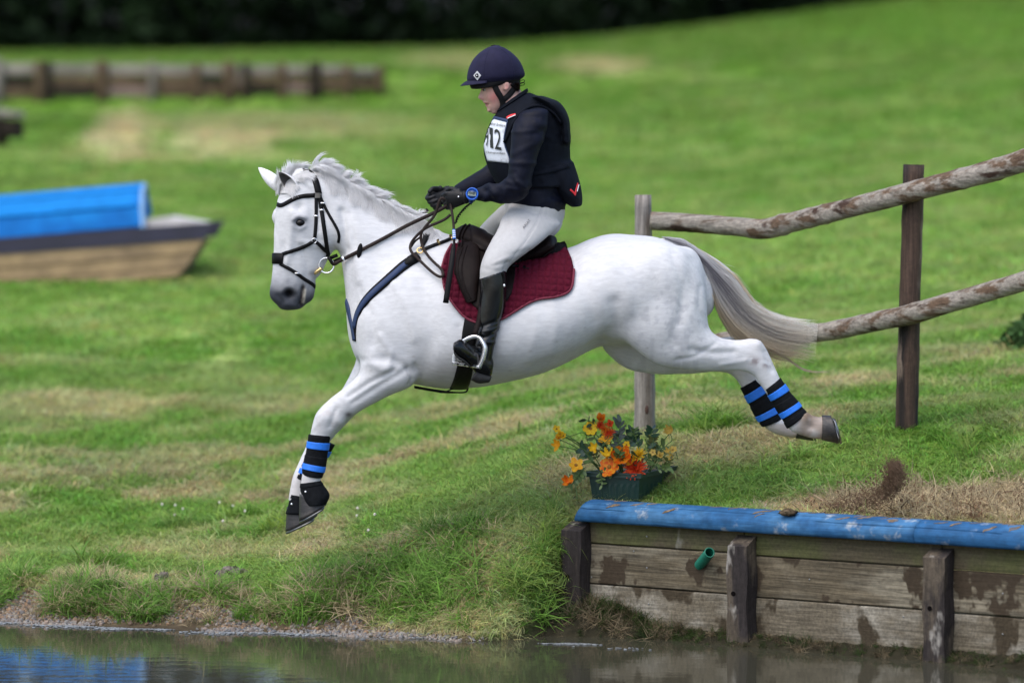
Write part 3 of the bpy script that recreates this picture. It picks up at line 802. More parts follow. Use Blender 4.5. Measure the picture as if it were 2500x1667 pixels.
for px, py, yy in ((733, 544, None),):
    h, nn = cast(hbvh, px, py)
    V, Fc = ellipsoid(h + Vector((0, .001, 0)), .022, .015, .0165)
    mesh_obj('eye', V, Fc, M_eye, horse)
h, nn = cast(hbvh, 690, 545, far=True)
V, Fc = ellipsoid(h + Vector((0, -.006, 0)), .021, .014, .0155)
mesh_obj('eye', V, Fc, M_eye, horse)
# ears: cupped leaf shells
M_ear = mat('ear_skin', attr='Col', rough=.7, var=.15, vscale=60)
def ear(base, tip, wdt, face, roll, dark):
    base, tip, face = (np.array(v, float) for v in (base, tip, face))
    ax = tip - base; L = np.linalg.norm(ax); ax /= L
    face = face - ax * (face @ ax); face /= np.linalg.norm(face); side = np.cross(ax, face)
    R = []; C = []
    for t in np.linspace(0, 1, 14):
        w = wdt * (math.sin(math.pi * min(1, .22 + .78 * t)) ** .8 + .02) * (1.0 if t < .97 else .3)
        row = []
        for a in np.linspace(-1, 1, 11):                       # outer skin, then the hollow back
            ang = a * 2.2 * (1 - .35 * t)
            row.append(base + ax * L * t + side * math.sin(ang) * w - face * (math.cos(ang)) * w * .9 + face * L * .16 * t * t * roll)
            C.append((.76, .76, .77) if abs(a) < .92 else (.5, .48, .45))
        for a in np.linspace(1, -1, 11):
            ang = a * 2.0 * (1 - .35 * t)
            row.append(base + ax * L * t + side * math.sin(ang) * w * .86 - face * (math.cos(ang)) * w * .68 + face * L * .16 * t * t * roll)
            C.append((.06, .055, .052) if (dark and .1 < t < .85) else (.25, .23, .22))
        R.append(row)
    V, Fc = rings(np.array(R))
    C += [(.3, .3, .3)] * 2
    return mesh_obj('ear', V, Fc, M_ear, horse, col=np.array(C))
ear(P(722, 466, -.055), P(683, 416, -.075), .030, (-.45, -.85, -.15), .9, True)
ear(P(690, 464, .05), P(630, 407, .065), .030, (-.25, .8, .1), .8, True)
# hooves
M_hoof = mat('hoof_horn', (.022, .020, .020), rough=.5, var=.4, vscale=20, vstretch=(1, 1, 8), col2=(.045, .040, .036), c2scale=12, bump=.2, bscale=60)
M_shoe = mat('shoe_steel', (.20, .205, .21), rough=.35, metal=1.0, var=.3, vscale=60)
def hoof(a0, b0, a1, b1, w0, w1, y, shoe=True):
    secs = [(a0, b0, w0, y, 0), tuple([((a0[0] + a1[0]) / 2, (a0[1] + a1[1]) / 2), ((b0[0] + b1[0]) / 2, (b0[1] + b1[1]) / 2), (w0 + w1) / 2, y, 0]), (a1, b1, w1, y, 0)]
    V, Fc = loft(secs, 28, 4, (.12, .06))
    o = mesh_obj('hoof', V, Fc, M_hoof, horse)
    A, B = P(*a1, y), P(*b1, y); c = (A + B) / 2; u = (A - B) / 2
    T = (A + B) / 2 - (P(*a0, y) + P(*b0, y)) / 2; T.normalize(); n_ = u.normalized().cross(Vector((0, 1, 0))); n_ = n_ if n_.dot(T) > 0 else -n_
    pts = []
    for k in range(25):
        a = -2.35 + 4.7 * k / 24
        pts.append(c + u * .93 * math.cos(a) + Vector((0, 1, 0)) * w1 * .93 * math.sin(a) + n_ * .006)
    V, Fc = ribbon(pts, [n_] * 25, .018, .007)
    mesh_obj('horseshoe', V, Fc, M_shoe, o)
hoof((731, 1206), (790, 1208), (730, 1271), (798, 1231), .045, .058, -.12)
hoof((700, 1238), (762, 1236), (697, 1297), (776, 1258), .043, .056, .11)
hoof((2006, 1074), (2008, 1013), (2048, 1083), (2028, 1014), .043, .055, -.15)
hoof((1943, 1070), (1948, 1036), (1986, 1076), (1966, 1036), .041, .052, .13)
# ---- mane, forelock, tail: hair by hair
M_hair = mat('horse_hair', attr='Col', rough=.5, spec=.3, trans=.58)
crest = np.array([(766, 418), (782, 418), (824, 438), (880, 470), (937, 502), (985, 528), (1025, 545)], float)
cr = crom(crest, 20)
dl = np.r_[0, np.cumsum(np.linalg.norm(np.diff(cr, axis=0), axis=1))]; dl /= dl[-1]
def crest_at(s): return np.stack([np.interp(s, dl, cr[:, 0]), np.interp(s, dl, cr[:, 1])], -1)
lines, cols = [], []
nl = 190
for k in range(nl):
    s0 = RNG.random(); cx = crest_at(s0)
    tn = crest_at(min(1, s0 + .02)) - crest_at(max(0, s0 - .02)); tn /= np.linalg.norm(tn); up = np.array([tn[1], -tn[0]])
    mode = RNG.random()
    lump = .5 + vnoise(s0 * 7 + 2, 1.5, 5)
    if mode < .45:                                              # upright, leaning back
        h = RNG.uniform(12, 36) * lump; tip = cx + up * h + tn * RNG.uniform(5, 40); ytip = RNG.uniform(-.02, .02); mid = cx + up * h * .8 + tn * RNG.uniform(0, 8)
    else:                                                       # falls over on the near side
        h = RNG.uniform(6, 18); dn = RNG.uniform(8, 40) * (1.1 - .2 * s0)
        mid = cx + up * h + tn * RNG.uniform(6, 18); tip = cx - up * dn + tn * RNG.uniform(24, 64); ytip = None
    tone = RNG.uniform(.92, 1.0)
    for j in range(30):
        r0 = cx + tn * RNG.normal(0, 7) - up * 4; m_ = mid + RNG.normal(0, 1.6, 2) + tn * RNG.normal(0, 5); t_ = tip + RNG.normal(0, 2.6, 2) + tn * RNG.normal(0, 6)
        q = crom([r0, r0 * .4 + m_ * .6 + up * 3, m_ * .6 + t_ * .4 + (up * 4 if ytip is None else 0), t_], 3)
        if ytip is None:
            f = np.linspace(0, 1, len(q)); yy = -.012 - .0 * f
            pts = []
            jit = RNG.uniform(.006, .014)
            for i, (x, y) in enumerate(q):
                p0 = P(x, y, -.02)
                h_ = hbvh.ray_cast(EYE, (p0 - EYE).normalized())
                yv = (h_[0].y - jit - .006 * math.sin(f[i] * 3.1)) if h_[0] is not None and f[i] > .25 else -.03 - .04 * f[i]
                pts.append(P(x, y, yv))
            pts = np.array([tuple(p) for p in pts]); 
            for _ in range(2): pts[1:-1] = pts[1:-1] * .5 + (pts[:-2] + pts[2:]) * .25
        else:
            y0 = RNG.normal(0, .014); pts = np.array([tuple(P(x, y, y0 + ytip * i / 9)) for i, (x, y) in enumerate(q)])
        lines.append(pts); tn_ = tone * RNG.uniform(.9, 1.1)
        cols.append(np.linspace(.95, 1.02, len(q))[:, None] * np.array([tn_, tn_, tn_ * 1.01]))
V, Fc, C = strands(np.array(lines), .00115, cols=np.clip(np.array(cols), 0, .97))
mesh_obj('mane', V, Fc, M_hair, horse, col=C)
lines, cols = [], []
for k in range(46):
    b = np.array([RNG.uniform(678, 745), 0]); b[1] = np.interp(b[0], [678, 700, 745], [470, 440, 418])
    hgt = RNG.uniform(14, 42) if b[0] < 730 else RNG.uniform(8, 26)
    tip = b + np.array([RNG.uniform(-18, 28) + (b[0] - 690) * .15, -hgt]); y0 = RNG.normal(-.005, .02); tone = RNG.uniform(.85, 1.0)
    back = RNG.random() < .35
    if back: tip = b + np.array([RNG.uniform(25, 60), RNG.uniform(0, 22)])
    for j in range(24):
        r0 = b + RNG.normal(0, 3, 2) + (0, 4); t_ = tip + RNG.normal(0, 4.5, 2)
        m1 = r0 * .6 + t_ * .4 + np.array([-4 if not back else 8, -7]) + RNG.normal(0, 2, 2); m2 = r0 * .3 + t_ * .7 + np.array([-2 if not back else 6, -6])
        q = crom([r0, m1, m2, t_], 3); yo = y0 + RNG.normal(0, .006)
        if back: yo = -.04
        pts = []
        for i, (x, y) in enumerate(q):
            yv = yo
            if back:
                h_ = hbvh.ray_cast(EYE, (P(x, y, 0) - EYE).normalized()); yv = h_[0].y - .01 if h_[0] is not None else -.03
            pts.append(tuple(P(x, y, yv)))
        lines.append(pts); cols.append(np.linspace(.9, 1.05, len(q))[:, None] * np.array([tone] * 3))
V, Fc, C = strands(np.array(lines), .0012, cols=np.clip(np.array(cols), 0, .97))
mesh_obj('forelock', V, Fc, M_hair, horse, col=C)
# tail
upE = np.array([(1605, 573), (1666, 574), (1707, 602), (1762, 637), (1797, 664), (1820, 700), (1842, 736), (1884, 771), (1925, 785), (1972, 790)], float)
loE = np.array([(1640, 590), (1668, 612), (1697, 645), (1725, 680), (1736, 722), (1752, 765), (1788, 812), (1840, 842), (1905, 862), (1966, 866)], float)
uE, lE = polyres(upE, 60), polyres(loE, 60)
lines, cols = [], []
for k in range(4600):
    a = RNG.beta(1.2, 1.2) if k % 3 else RNG.random(); lock = RNG.integers(0, 70); rl = np.random.default_rng(int(lock) + 500)
    a = np.clip(a * .55 + rl.random() * .45, 0, 1)
    s0 = RNG.uniform(0, .30) * (1 if a < .7 else 1.0); s1 = np.clip(rl.uniform(.60, 1.04) + RNG.normal(0, .07) + (.08 if a < .3 else 0), s0 + .3, 1.06)
    a1 = np.clip(a + rl.normal(0, .14) + RNG.normal(0, .07), -.08, 1.16)
    s = np.linspace(s0, s1, 12); aa = np.linspace(a * .6 + .2, a1, 12) ** 1.0
    ph, am = rl.uniform(0, 6.28), rl.uniform(0, .075)
    aa = aa + am * np.sin(s * 9 + ph)
    i = np.clip(s, 0, 1) * 59
    U = np.stack([np.interp(i, np.arange(60), uE[:, c]) for c in (0, 1)], 1); Lo = np.stack([np.interp(i, np.arange(60), lE[:, c]) for c in (0, 1)], 1)
    q = U * (1 - aa[:, None]) + Lo * aa[:, None]
    ext = np.clip(s - 1, 0, 1)[:, None] * np.array([420, 60]); q = q + ext
    thick = .028 + .05 * np.sin(np.clip(s, 0, 1) * 2.6)
    yo = RNG.uniform(-1, 1) * np.sqrt(max(.05, 1 - (2 * a - 1) ** 2))
    lines.append([tuple(P(x, y, yo * th_)) for (x, y), th_ in zip(q, thick)])
    t = np.clip(s, 0, 1)[:, None]; av = np.clip(aa, 0, 1)[:, None]
    grey = np.exp(-((av - .42 - .1 * t) / .24) ** 2) * np.clip(1.2 - t * 1.0, 0, 1) * rl.uniform(.5, 1.5)
    white = np.array([.95, .95, .96]); cream = np.array([.92, .84, .70]); gr = np.array([.17, .16, .195]); tan = np.array([.58, .43, .28])
    c = white + (cream - white) * np.clip(sstep(.25, .8, t) * (.4 + .8 * av) + (av > .8) * .3, 0, 1); c = c + (gr - c) * np.clip(grey, 0, .92)
    c = c + (tan - c) * np.clip((av - .75) * 2, 0, 1) * sstep(.25, .5, t) * .7
    cols.append(np.clip(c * RNG.uniform(.84, 1.12), 0, .92))
for k in range(170):                                            # flyaway hairs round the edges
    s = np.linspace(RNG.uniform(.2, .6), RNG.uniform(.8, 1.04), 12); sd = RNG.random() < .6
    aa = (.9 + np.linspace(0, RNG.uniform(.05, .55), 12) ** 1.2) if sd else (.1 - np.linspace(0, RNG.uniform(.02, .25), 12) ** 1.2)
    i = np.clip(s, 0, 1) * 59; U = np.stack([np.interp(i, np.arange(60), uE[:, c]) for c in (0, 1)], 1); Lo = np.stack([np.interp(i, np.arange(60), lE[:, c]) for c in (0, 1)], 1)
    q = U * (1 - aa[:, None]) + Lo * aa[:, None] + np.clip(s - 1, 0, 1)[:, None] * 300 + np.sin(np.linspace(0, RNG.uniform(2, 7), 12))[:, None] * 2.2
    yo = RNG.normal(0, .03); lines.append([tuple(P(x, y, yo)) for x, y in q]); cols.append(np.tile(np.array([.80, .68, .50]) * RNG.uniform(.6, 1.15), (12, 1)))
for k in range(26):                                             # the long wisps
    e = np.array([2044, 911]) + RNG.normal(0, 5, 2) + (-RNG.random() ** 2 * 90, -RNG.random() * 8)
    q = crom([(1860, 850), (1915, 872), (1955, 900), (1985, 908), tuple(e)], 3)[:13]
    q = polyres(q + RNG.normal(0, 1.2, 2), 12); yo = RNG.normal(0, .01)
    lines.append([tuple(P(x, y, yo)) for x, y in q]); cols.append(np.tile([.62, .54, .40], (12, 1)))
V, Fc, C = strands(np.array(lines), .00115, cols=np.array(cols))
mesh_obj('tail', V, Fc, M_hair, horse, col=C)
dockV, dockF = tube([P(1605, 598, 0), P(1650, 598, 0), P(1690, 618, 0), P(1728, 658, 0)], [.03, .028, .024, .012], 12, sub=4)
mesh_obj('tail_dock', dockV, dockF, mat('dock_hair', (.60, .60, .62), rough=.8, var=.2, vscale=40), horse)
# ================================================================== timber wall, fence, boat jump, far bank, wood
def mesh_local(name, V, Fc, m, parent, smooth=False, col=None):
    o = mesh_obj(name, V, Fc, m, None, smooth, col)
    o.parent = parent
    return o
def copy_part(o, parent, loc=None, rot=None, scale=None):
    c = o.copy(); COL.objects.link(c); c.parent = parent
    if loc is not None: c.location = loc
    if rot is not None: c.rotation_euler = rot
    if scale is not None: c.scale = scale
    return c
def ground_at(px, py):
    d = (P(px, py, 0) - EYE); d.normalize()
    lo = 14.0; prev = 14.0
    t = np.arange(15.5, 140, .03)
    pts = np.array(EYE) + np.outer(t, np.array(d))
    below = pts[:, 2] < zground(pts[:, 0], pts[:, 1])
    i = int(np.argmax(below)) if below.any() else len(t) - 1
    return Vector(pts[i])
M_plank = mat('weathered_plank', (.112, .092, .060), rough=.85, spec=.2, col2=(.19, .168, .122), c2scale=2.2, c2lo=.42, c2hi=.62, c2stretch=(.8, 1, 2.0), aniso_grain=(7, (.5, 8, 11), .6), c3=(.045, .033, .021), c3scale=2.6, c3lo=.555, c3hi=.60, c3stretch=(1.7, 1, 1.5), var=.18, vscale=60, bump=.55, bscale=7, bstretch=(.55, 8, 14), bdist=.006)
M_plank2 = mat('limewashed_plank', (.135, .115, .082), rough=.9, spec=.15, col2=(.27, .25, .205), c2scale=3.4, c2lo=.42, c2hi=.66, c2stretch=(.8, 1, 1.3), aniso_grain=(7, (.6, 8, 10), .4), c3=(.05, .039, .025), c3scale=2.4, c3lo=.55, c3hi=.60, c3stretch=(1.6, 1, 1), var=.3, vscale=90, bump=.5, bscale=8, bstretch=(.7, 8, 12), bdist=.006)
M_plank3 = mat('mossy_plank', (.088, .074, .046), rough=.88, spec=.15, col2=(.085, .088, .036), c2scale=2.4, c2lo=.45, c2hi=.62, aniso_grain=(7, (.5, 8, 12), .32), c3=(.21, .195, .16), c3scale=4, c3lo=.6, c3hi=.68, c3stretch=(1, 1, .6), var=.2, vscale=70, bump=.5, bscale=7, bstretch=(.5, 8, 12), bdist=.006)
M_post = mat('creosoted_post', (.090, .072, .052), rough=.8, spec=.25, col2=(.026, .021, .020), c2scale=3.2, c2lo=.46, c2hi=.58, c2stretch=(1.6, 1.6, .5), aniso_grain=(9, (9, 9, .7), .4), c3=(.24, .225, .20), c3scale=5, c3lo=.60, c3hi=.68, c3stretch=(1.5, 1.5, .6), var=.2, vscale=90, bump=.5, bscale=8, bstretch=(10, 10, .7), bdist=.006)
M_hole = mat('dark_hole', (.006, .005, .005), rough=1, spec=0)
M_screw = mat('screw_zinc', (.22, .22, .21), rough=.5, metal=.6)
M_blue = mat('blue_paint', (.018, .085, .20), rough=.7, spec=.2, col2=(.045, .14, .275), c2scale=5, c2lo=.46, c2hi=.66, c2stretch=(.5, 1, 1.6), aniso_grain=(12, (.4, 9, 9), .22), c3=(.25, .29, .33), c3scale=14, c3lo=.58, c3hi=.74, c3stretch=(.9, 1, .8), var=.25, vscale=18, bump=.45, bscale=14, bstretch=(.5, 8, 8), bdist=.004)
M_bluedk = mat('paint_crack', (.012, .018, .03), rough=.9, spec=.1)
M_mudsmear = mat('dried_mud', (.17, .12, .075), rough=.95, spec=.1, var=.4, vscale=60)
wall = empty('retaining_wall', (WX, WY, 0), 'timber retaining wall with blue painted log cap at the water edge', 'wall')
wall.rotation_euler = (0, 0, math.atan2(-.587, .809))
bays = [(.02, .915), (.915, 1.905), (1.905, 2.93), (2.93, 4.0)]
rows = [(.388, .499, M_plank3), (.207, .385, M_plank), (.028, .204, M_plank2)]
zoff = [(.005, .006), (.0, -.002), (-.003, -.004), (-.004, -.004)]
for bi, (s0, s1) in enumerate(bays):
    for ri, (z0, z1, mm) in enumerate(rows):
        dz = zoff[bi][0]
        V, Fc = box(((s0 + s1) / 2, .025 + RNG.uniform(-.003, .003), (z0 + z1) / 2 + dz), ((s1 - s0) / 2 - .002, 0, 0), (0, .024, 0), (0, 0, (z1 - z0) / 2 - RNG.uniform(0, .0015)), .005)
        mesh_local('plank', V, Fc, mm, wall)
for s in (.045, .93, 1.915, 2.93, 3.9):
    w, dp = .052, .04
    ztf, ztb = (.452, .487) if s < .1 else ((.432, .474) if s < 1 else (.438, .474))
    V = []; 
    for (z0f, z0b) in ((-.25, -.25), (ztf, ztb)):
        for x in (-w, w):
            for y, zz in ((-2 * dp, z0f), (-.003, z0b)): V.append((s + x, y, zz))
    gpost = G(); nz = 14; ring = []
    for iz in range(nz + 1):
        f = iz / nz; row = []
        for k, (x, y) in enumerate(((-1, -1), (-.8, -1.02), (0, -1.0), (.8, -1.02), (1, -1), (1, 0), (-1, 0))):
            zt = ztf if y < -.5 else ztb
            zz = -.25 + (zt + .25) * f
            row.append((s + x * w + .003 * math.sin(iz * 1.3 + s * 9 + k), (-dp + (y + .5) * 2 * dp if False else (y) * 2 * dp - .003) + .003 * math.sin(iz * .9 + k * 2 + s), zz))
        ring.append(row)
    V, Fc = rings(np.array(ring))
    po = mesh_local('post', V, Fc, M_post, wall)
    hz = .245 if s < .1 else .225
    V, Fc = tube([(s - .018, -2 * dp - .006, hz), (s - .018, -2 * dp + .012, hz)], .0105, 12, dome=False)
    mesh_local('bolt_hole', V, Fc, M_hole, po)
# log cap with cracks along it
def log_cap(s0, s1, left_cut):
    R = []; n = int((s1 - s0) / .03) + 2
    sv = np.linspace(s0, s1, n)
    for s in sv:
        row = []
        cA = 128 + 3 * math.sin(s * 3.1) + 2 * math.sin(s * 7.7); cB = 150 + 2 * math.sin(s * 2.3 + 1) + 1.5 * math.sin(s * 9)
        angs = [-28 + k * (236 / 25) for k in range(26)]
        for cc, on in ((cA, math.sin(s * 2.1 + .4) > -.55), (cB, math.sin(s * 3.3 + 2) > .1)): angs += [(cc - 1.6), (cc - .7, on), (cc + .7, on), (cc + 1.6)]
        angs.sort(key=lambda q: q[0] if isinstance(q, tuple) else q)
        for k, q_ in enumerate(angs):
            deep = isinstance(q_, tuple) and q_[1]
            a = math.radians(q_[0] if isinstance(q_, tuple) else q_)
            ry, rz = .092, .065
            rr = 1 + .012 * math.sin(s * 5 + a * 6) + .006 * math.sin(s * 17 + a * 11) - (.09 if deep else 0)
            x = s + (left_cut * (math.sin(a)) if s == s0 else 0)
            row.append((x, .022 - ry * rr * -math.cos(a), .524 + rz * rr * math.sin(a)))
        R.append(row)
    V, Fc = rings(np.array(R))
    return V, Fc
for s0, s1, cut in ((.062, 1.806, .030), (1.811, 4.0, 0)):
    V, Fc = log_cap(s0, s1, cut)
    lg = mesh_local('cap_log', V, Fc, M_blue, wall, smooth=True)
    for k in range(26 if s0 < 1 else 12):                       # scrapes of mud from hooves
        s = RNG.uniform(s0 + .1, min(s1, 2.5) - .05); a0 = math.radians(RNG.uniform(75, 130)); pts, nn = [], []
        L = RNG.uniform(.15, .55)
        for j in range(5):
            a = a0 + L * j / 4; rr = 1.012
            pts.append((s - .05 * j / 4 * RNG.uniform(.7, 1.2) + RNG.normal(0, .003), .022 + .092 * rr * math.cos(a), .524 + .065 * rr * math.sin(a))); nn.append((0, math.cos(a), math.sin(a)))
        V, Fc = ribbon(pts, nn, np.array([.3, 1, .8, 1, .2]) * RNG.uniform(.004, .012), .0015)
        mesh_local('mud_scrape', V, Fc, M_mudsmear, lg)
for s, z in ((.40, .44), (.40, .30), (.41, .14), (.09, .33), (.10, .24), (1.25, .30), (1.72, .17), (.33, .37), (2.2, .3), (2.2, .13)):
    V, Fc = ellipsoid((s, .0, z), .0045, .0025, .0045, 10, 6)
    mesh_local('screw_head', V, Fc, M_screw, wall, True)
M_pipe = mat('green_pipe', (.006, .135, .085), rough=.4, spec=.5, var=.15, vscale=40)
def corr_pipe(a, b, r, pitch=.0065):
    a, b = np.array(a, float), np.array(b, float); L = np.linalg.norm(b - a); n = int(L / pitch) * 4
    p = [a + (b - a) * i / n for i in range(n + 1)]
    rr = [r * (1 + .07 * (1 if (i % 4) < 2 else 0)) for i in range(n + 1)]
    t, U, W = frames(p); ang = np.linspace(0, 2 * math.pi, 20, endpoint=False)
    R = np.array(p)[:, None] + np.array(rr)[:, None, None] * (np.cos(ang)[None, :, None] * U[:, None] + np.sin(ang)[None, :, None] * W[:, None])
    Ri = np.array(p)[::-1, None] + r * .88 * (np.cos(ang)[None, :, None] * U[::-1, None] + np.sin(ang)[None, :, None] * W[::-1, None])
    V, Fc = rings(np.concatenate([R, Ri]), cap=False)
    return V, Fc
g = corr_pipe((.755, .02, .355), (.735, -.155, .415), .027)
dpipe = mesh_local('drain_pipe', *corr_pipe((.675, .01, .328), (.79, -.085, .398), .022), M_pipe, wall, True)
V, Fc = ribbon([(.690, -.022, .337), (.73, -.056, .362), (.778, -.096, .392)], [(-.35, -.85, .35)] * 3, .007, .004)
mesh_local('pipe_slit', V, Fc, M_hole, dpipe)
spipe = mesh_local('standing_pipe', *corr_pipe((-.088, -.03, .18), (-.090, -.03, .452), .018), M_pipe, wall, True)

# fence behind the horse
M_rail = mat('peeling_rail', (.265, .240, .205), rough=.85, spec=.2, col2=(.115, .076, .050), c2scale=13, c2lo=.47, c2hi=.62, c2stretch=(.25, 1.4, 1.4), aniso_grain=(14, (.5, 5, 5), .35), c3=(.045, .026, .019), c3scale=8, c3lo=.58, c3hi=.68, c3stretch=(.4, 1.3, 1.3), var=.2, vscale=70, bump=.8, bscale=16, bstretch=(.5, 3, 3), bdist=.012)
M_fpost1 = mat('grey_fence_post', (.255, .235, .215), rough=.9, spec=.15, col2=(.16, .135, .115), c2scale=4, c2lo=.45, c2hi=.65, c2stretch=(3, 3, .3), aniso_grain=(12, (7, 7, .35), .45), var=.1, vscale=60, bump=.6, bscale=12, bstretch=(8, 8, .4), bdist=.008)
M_fpost2 = mat('dark_fence_post', (.068, .043, .031), rough=.75, spec=.25, col2=(.018, .014, .013), c2scale=2.8, c2lo=.46, c2hi=.56, c2stretch=(2.2, 2.2, .35), aniso_grain=(12, (7, 7, .4), .45), c3=(.17, .13, .10), c3scale=6, c3lo=.58, c3hi=.68, c3stretch=(2, 2, .35), var=.15, vscale=60, bump=.7, bscale=12, bstretch=(8, 8, .4), bdist=.01)
def rough_log(pts, r, k=16, sub=10, seed=0, amp=.06, flat=False):
    q = crom(np.c_[np.array([tuple(p) for p in pts]), np.full(len(pts), 0) + np.array(r)], sub)
    p, rr = q[:, :3], q[:, 3]
    t, U, W = frames(p); a = np.linspace(0, 2 * math.pi, k, endpoint=False)
    L = np.r_[0, np.cumsum(np.linalg.norm(np.diff(p, axis=0), axis=1))]
    nz = 1 + amp * 2 * (vnoise(L[:, None] * 9 + seed, np.cos(a)[None] * 1.7 + np.sin(a)[None] * 2.3 + 7, seed) - .5) + amp * 1.2 * (vnoise(L[:, None] * 30 + seed, a[None] * 1.3, seed + 3) - .5)
    ridge = np.zeros(len(L))
    for s in np.random.default_rng(seed).uniform(0, L[-1], max(1, int(L[-1] / .28))): ridge += .07 * np.exp(-((L - s) / .016) ** 2)
    R = p[:, None] + (rr[:, None] * (nz + ridge[:, None]))[:, :, None] * (np.cos(a)[None, :, None] * U[:, None] + np.sin(a)[None, :, None] * W[:, None])
    return rings(R)
fence = empty('rail_fence', P(1900, 1050, 2.0), 'rustic post and rail fence with peeling poles behind the horse', 'fence')
mesh_obj('post', *rough_log([P(1574, 1085, 1.5), P(1574, 900, 1.5), P(1572, 700, 1.5), P(1570, 476, 1.5)], [.052, .050, .046, .040], 18, 8, 3, .03), M_fpost1, fence)
mesh_obj('knot', *ellipsoid(P(1579, 1000, 1.45), .010, .006, .022, 12, 8), mat('knot_wood', (.06, .030, .022), rough=.9, var=.4, vscale=90), fence)
p2 = mesh_obj('post', *rough_log([P(2213, 1062, 1.0), P(2218, 850, 1.0), P(2225, 620, 1.0), P(2231, 402, 1.0)], [.054, .052, .050, .050], 18, 8, 5, .04), M_fpost2, fence)
p2['label'] = 'taller dark brown post'
mesh_obj('rail', *rough_log([P(1590, 540, 1.44), P(1690, 545, 1.40), P(1790, 553, 1.36), P(1862, 559, 1.30), P(1925, 545, 1.24), P(2060, 512, 1.08), P(2225, 468, .90), P(2400, 424, .75), P(2560, 372, .6)], [.046, .044, .045, .050, .048, .047, .048, .051, .053], 18, 14, 8, .06), M_rail, fence)
mesh_obj('rail', *rough_log([P(1585, 872, 1.44), P(1700, 845, 1.38), P(1850, 822, 1.28), P(2000, 812, 1.15), P(2130, 787, 1.0), P(2225, 766, .90), P(2380, 722, .78), P(2560, 668, .6)], [.040, .042, .043, .045, .047, .048, .046, .045], 18, 14, 12, .05), M_rail, fence)

# boat shaped jump on the slope
BY = 13.0
boat = empty('boat_jump', P(348, 590, BY), 'blue roofed wooden boat shaped jump standing on the grass', 'horse jump')
boat.rotation_euler = (0, -math.atan2(30, 348), 0)
k_ = (BY - CY) / F
M_bboard = mat('blue_roof_board', (.008, .165, .47), rough=.8, spec=.12, col2=(.006, .11, .36), c2scale=1.6, c2lo=.45, c2hi=.6, c2stretch=(.7, 1, 1), var=.15, vscale=8)
M_gun = mat('navy_gunwale', (.020, .018, .040), rough=.6, var=.2, vscale=6)
M_hull = mat('tan_hull_board', (.29, .20, .105), rough=.8, col2=(.24, .165, .095), c2scale=2.2, c2lo=.45, c2hi=.65, c2stretch=(.6, 1, 1.5), var=.25, vscale=7)
M_deck = mat('pale_deck', (.50, .48, .47), rough=.8, var=.2, vscale=6)
xl = -900 * k_
arc = [(math.radians(a)) for a in (8, 34, 60, 84, 108, 134, 160)]
rz, ry = 128 * k_, .46
for i in range(6):
    a0, a1 = arc[i], arc[i + 1]
    q0 = np.array([0, .58 - ry * math.cos(a0), 30 * k_ + rz * math.sin(a0) - 14 * k_]); q1 = np.array([0, .58 - ry * math.cos(a1), 30 * k_ + rz * math.sin(a1) - 14 * k_])
    d = q1 - q0; nn = np.array([0, -d[2], d[1]]); nn /= np.linalg.norm(nn); nn = -nn if nn[2] < 0 else nn
    c = (q0 + q1) / 2 + np.array([xl / 2, 0, 0]) - nn * .012
    mesh_local('roof_board', *box(c, (-xl / 2 - .01 * i * 0, 0, 0), d / 2 * .88, nn * .014, .006), M_bboard, boat)
e = [(-.03, .58 - ry * math.cos(a) * .96, 30 * k_ + rz * math.sin(a) * .96 - 14 * k_) for a in arc]
V = np.array(e + [(x - .03, y, z) for x, y, z in e]); n_ = len(e)
mesh_local('end_panel', V, [tuple(range(n_)), tuple(range(2 * n_ - 1, n_ - 1, -1))] + [(i, i + n_, (i + 1) % n_ + n_, (i + 1) % n_) for i in range(n_)], M_bboard, boat)
mesh_local('end_trim', *tube([(.0, y - .01, z) for x, y, z in e[:5]], .02, 8), mat('pale_trim', (.18, .33, .52), rough=.6), boat)
def prismY(poly, y0, y1, m, name):
    n = len(poly); V = [(x, y0, z) for x, z in poly] + [(x, y1, z) for x, z in poly]
    mesh_local(name, V, [tuple(range(n))[::-1], tuple(range(n, 2 * n))] + [(i, (i + 1) % n, (i + 1) % n + n, i + n) for i in range(n)], m, boat)
G0 = lambda x, z: (x * k_, z * k_)
prismY([G0(-900, 6), G0(-900, 44), G0(168, 32), G0(178, 33), G0(152, -6)], .0, .03, M_gun, 'gunwale')
prismY([G0(-900, 6), G0(-900, 44), G0(168, 32), G0(178, 33), G0(152, -6)], 1.17, 1.2, M_gun, 'gunwale')
prismY([G0(-900, -30), G0(-900, 4), G0(148, -8), G0(126, -38)], .012, .04, M_hull, 'hull_board')
prismY([G0(-900, -62), G0(-900, -32), G0(124, -41), G0(100, -70)], .018, .045, M_hull, 'hull_board')
prismY([G0(-900, -95), G0(-900, -64), G0(98, -72), G0(80, -90)], .024, .05, M_hull, 'hull_board')
prismY([G0(-900, -95), G0(-900, 2), G0(140, -10), G0(80, -90)], .055, 1.15, M_hull, 'hull_core')
prismY([G0(-10, 30), G0(-10, 52), G0(60, 55), G0(115, 40), G0(150, 32), G0(140, 28)], .2, 1.0, M_deck, 'deck')

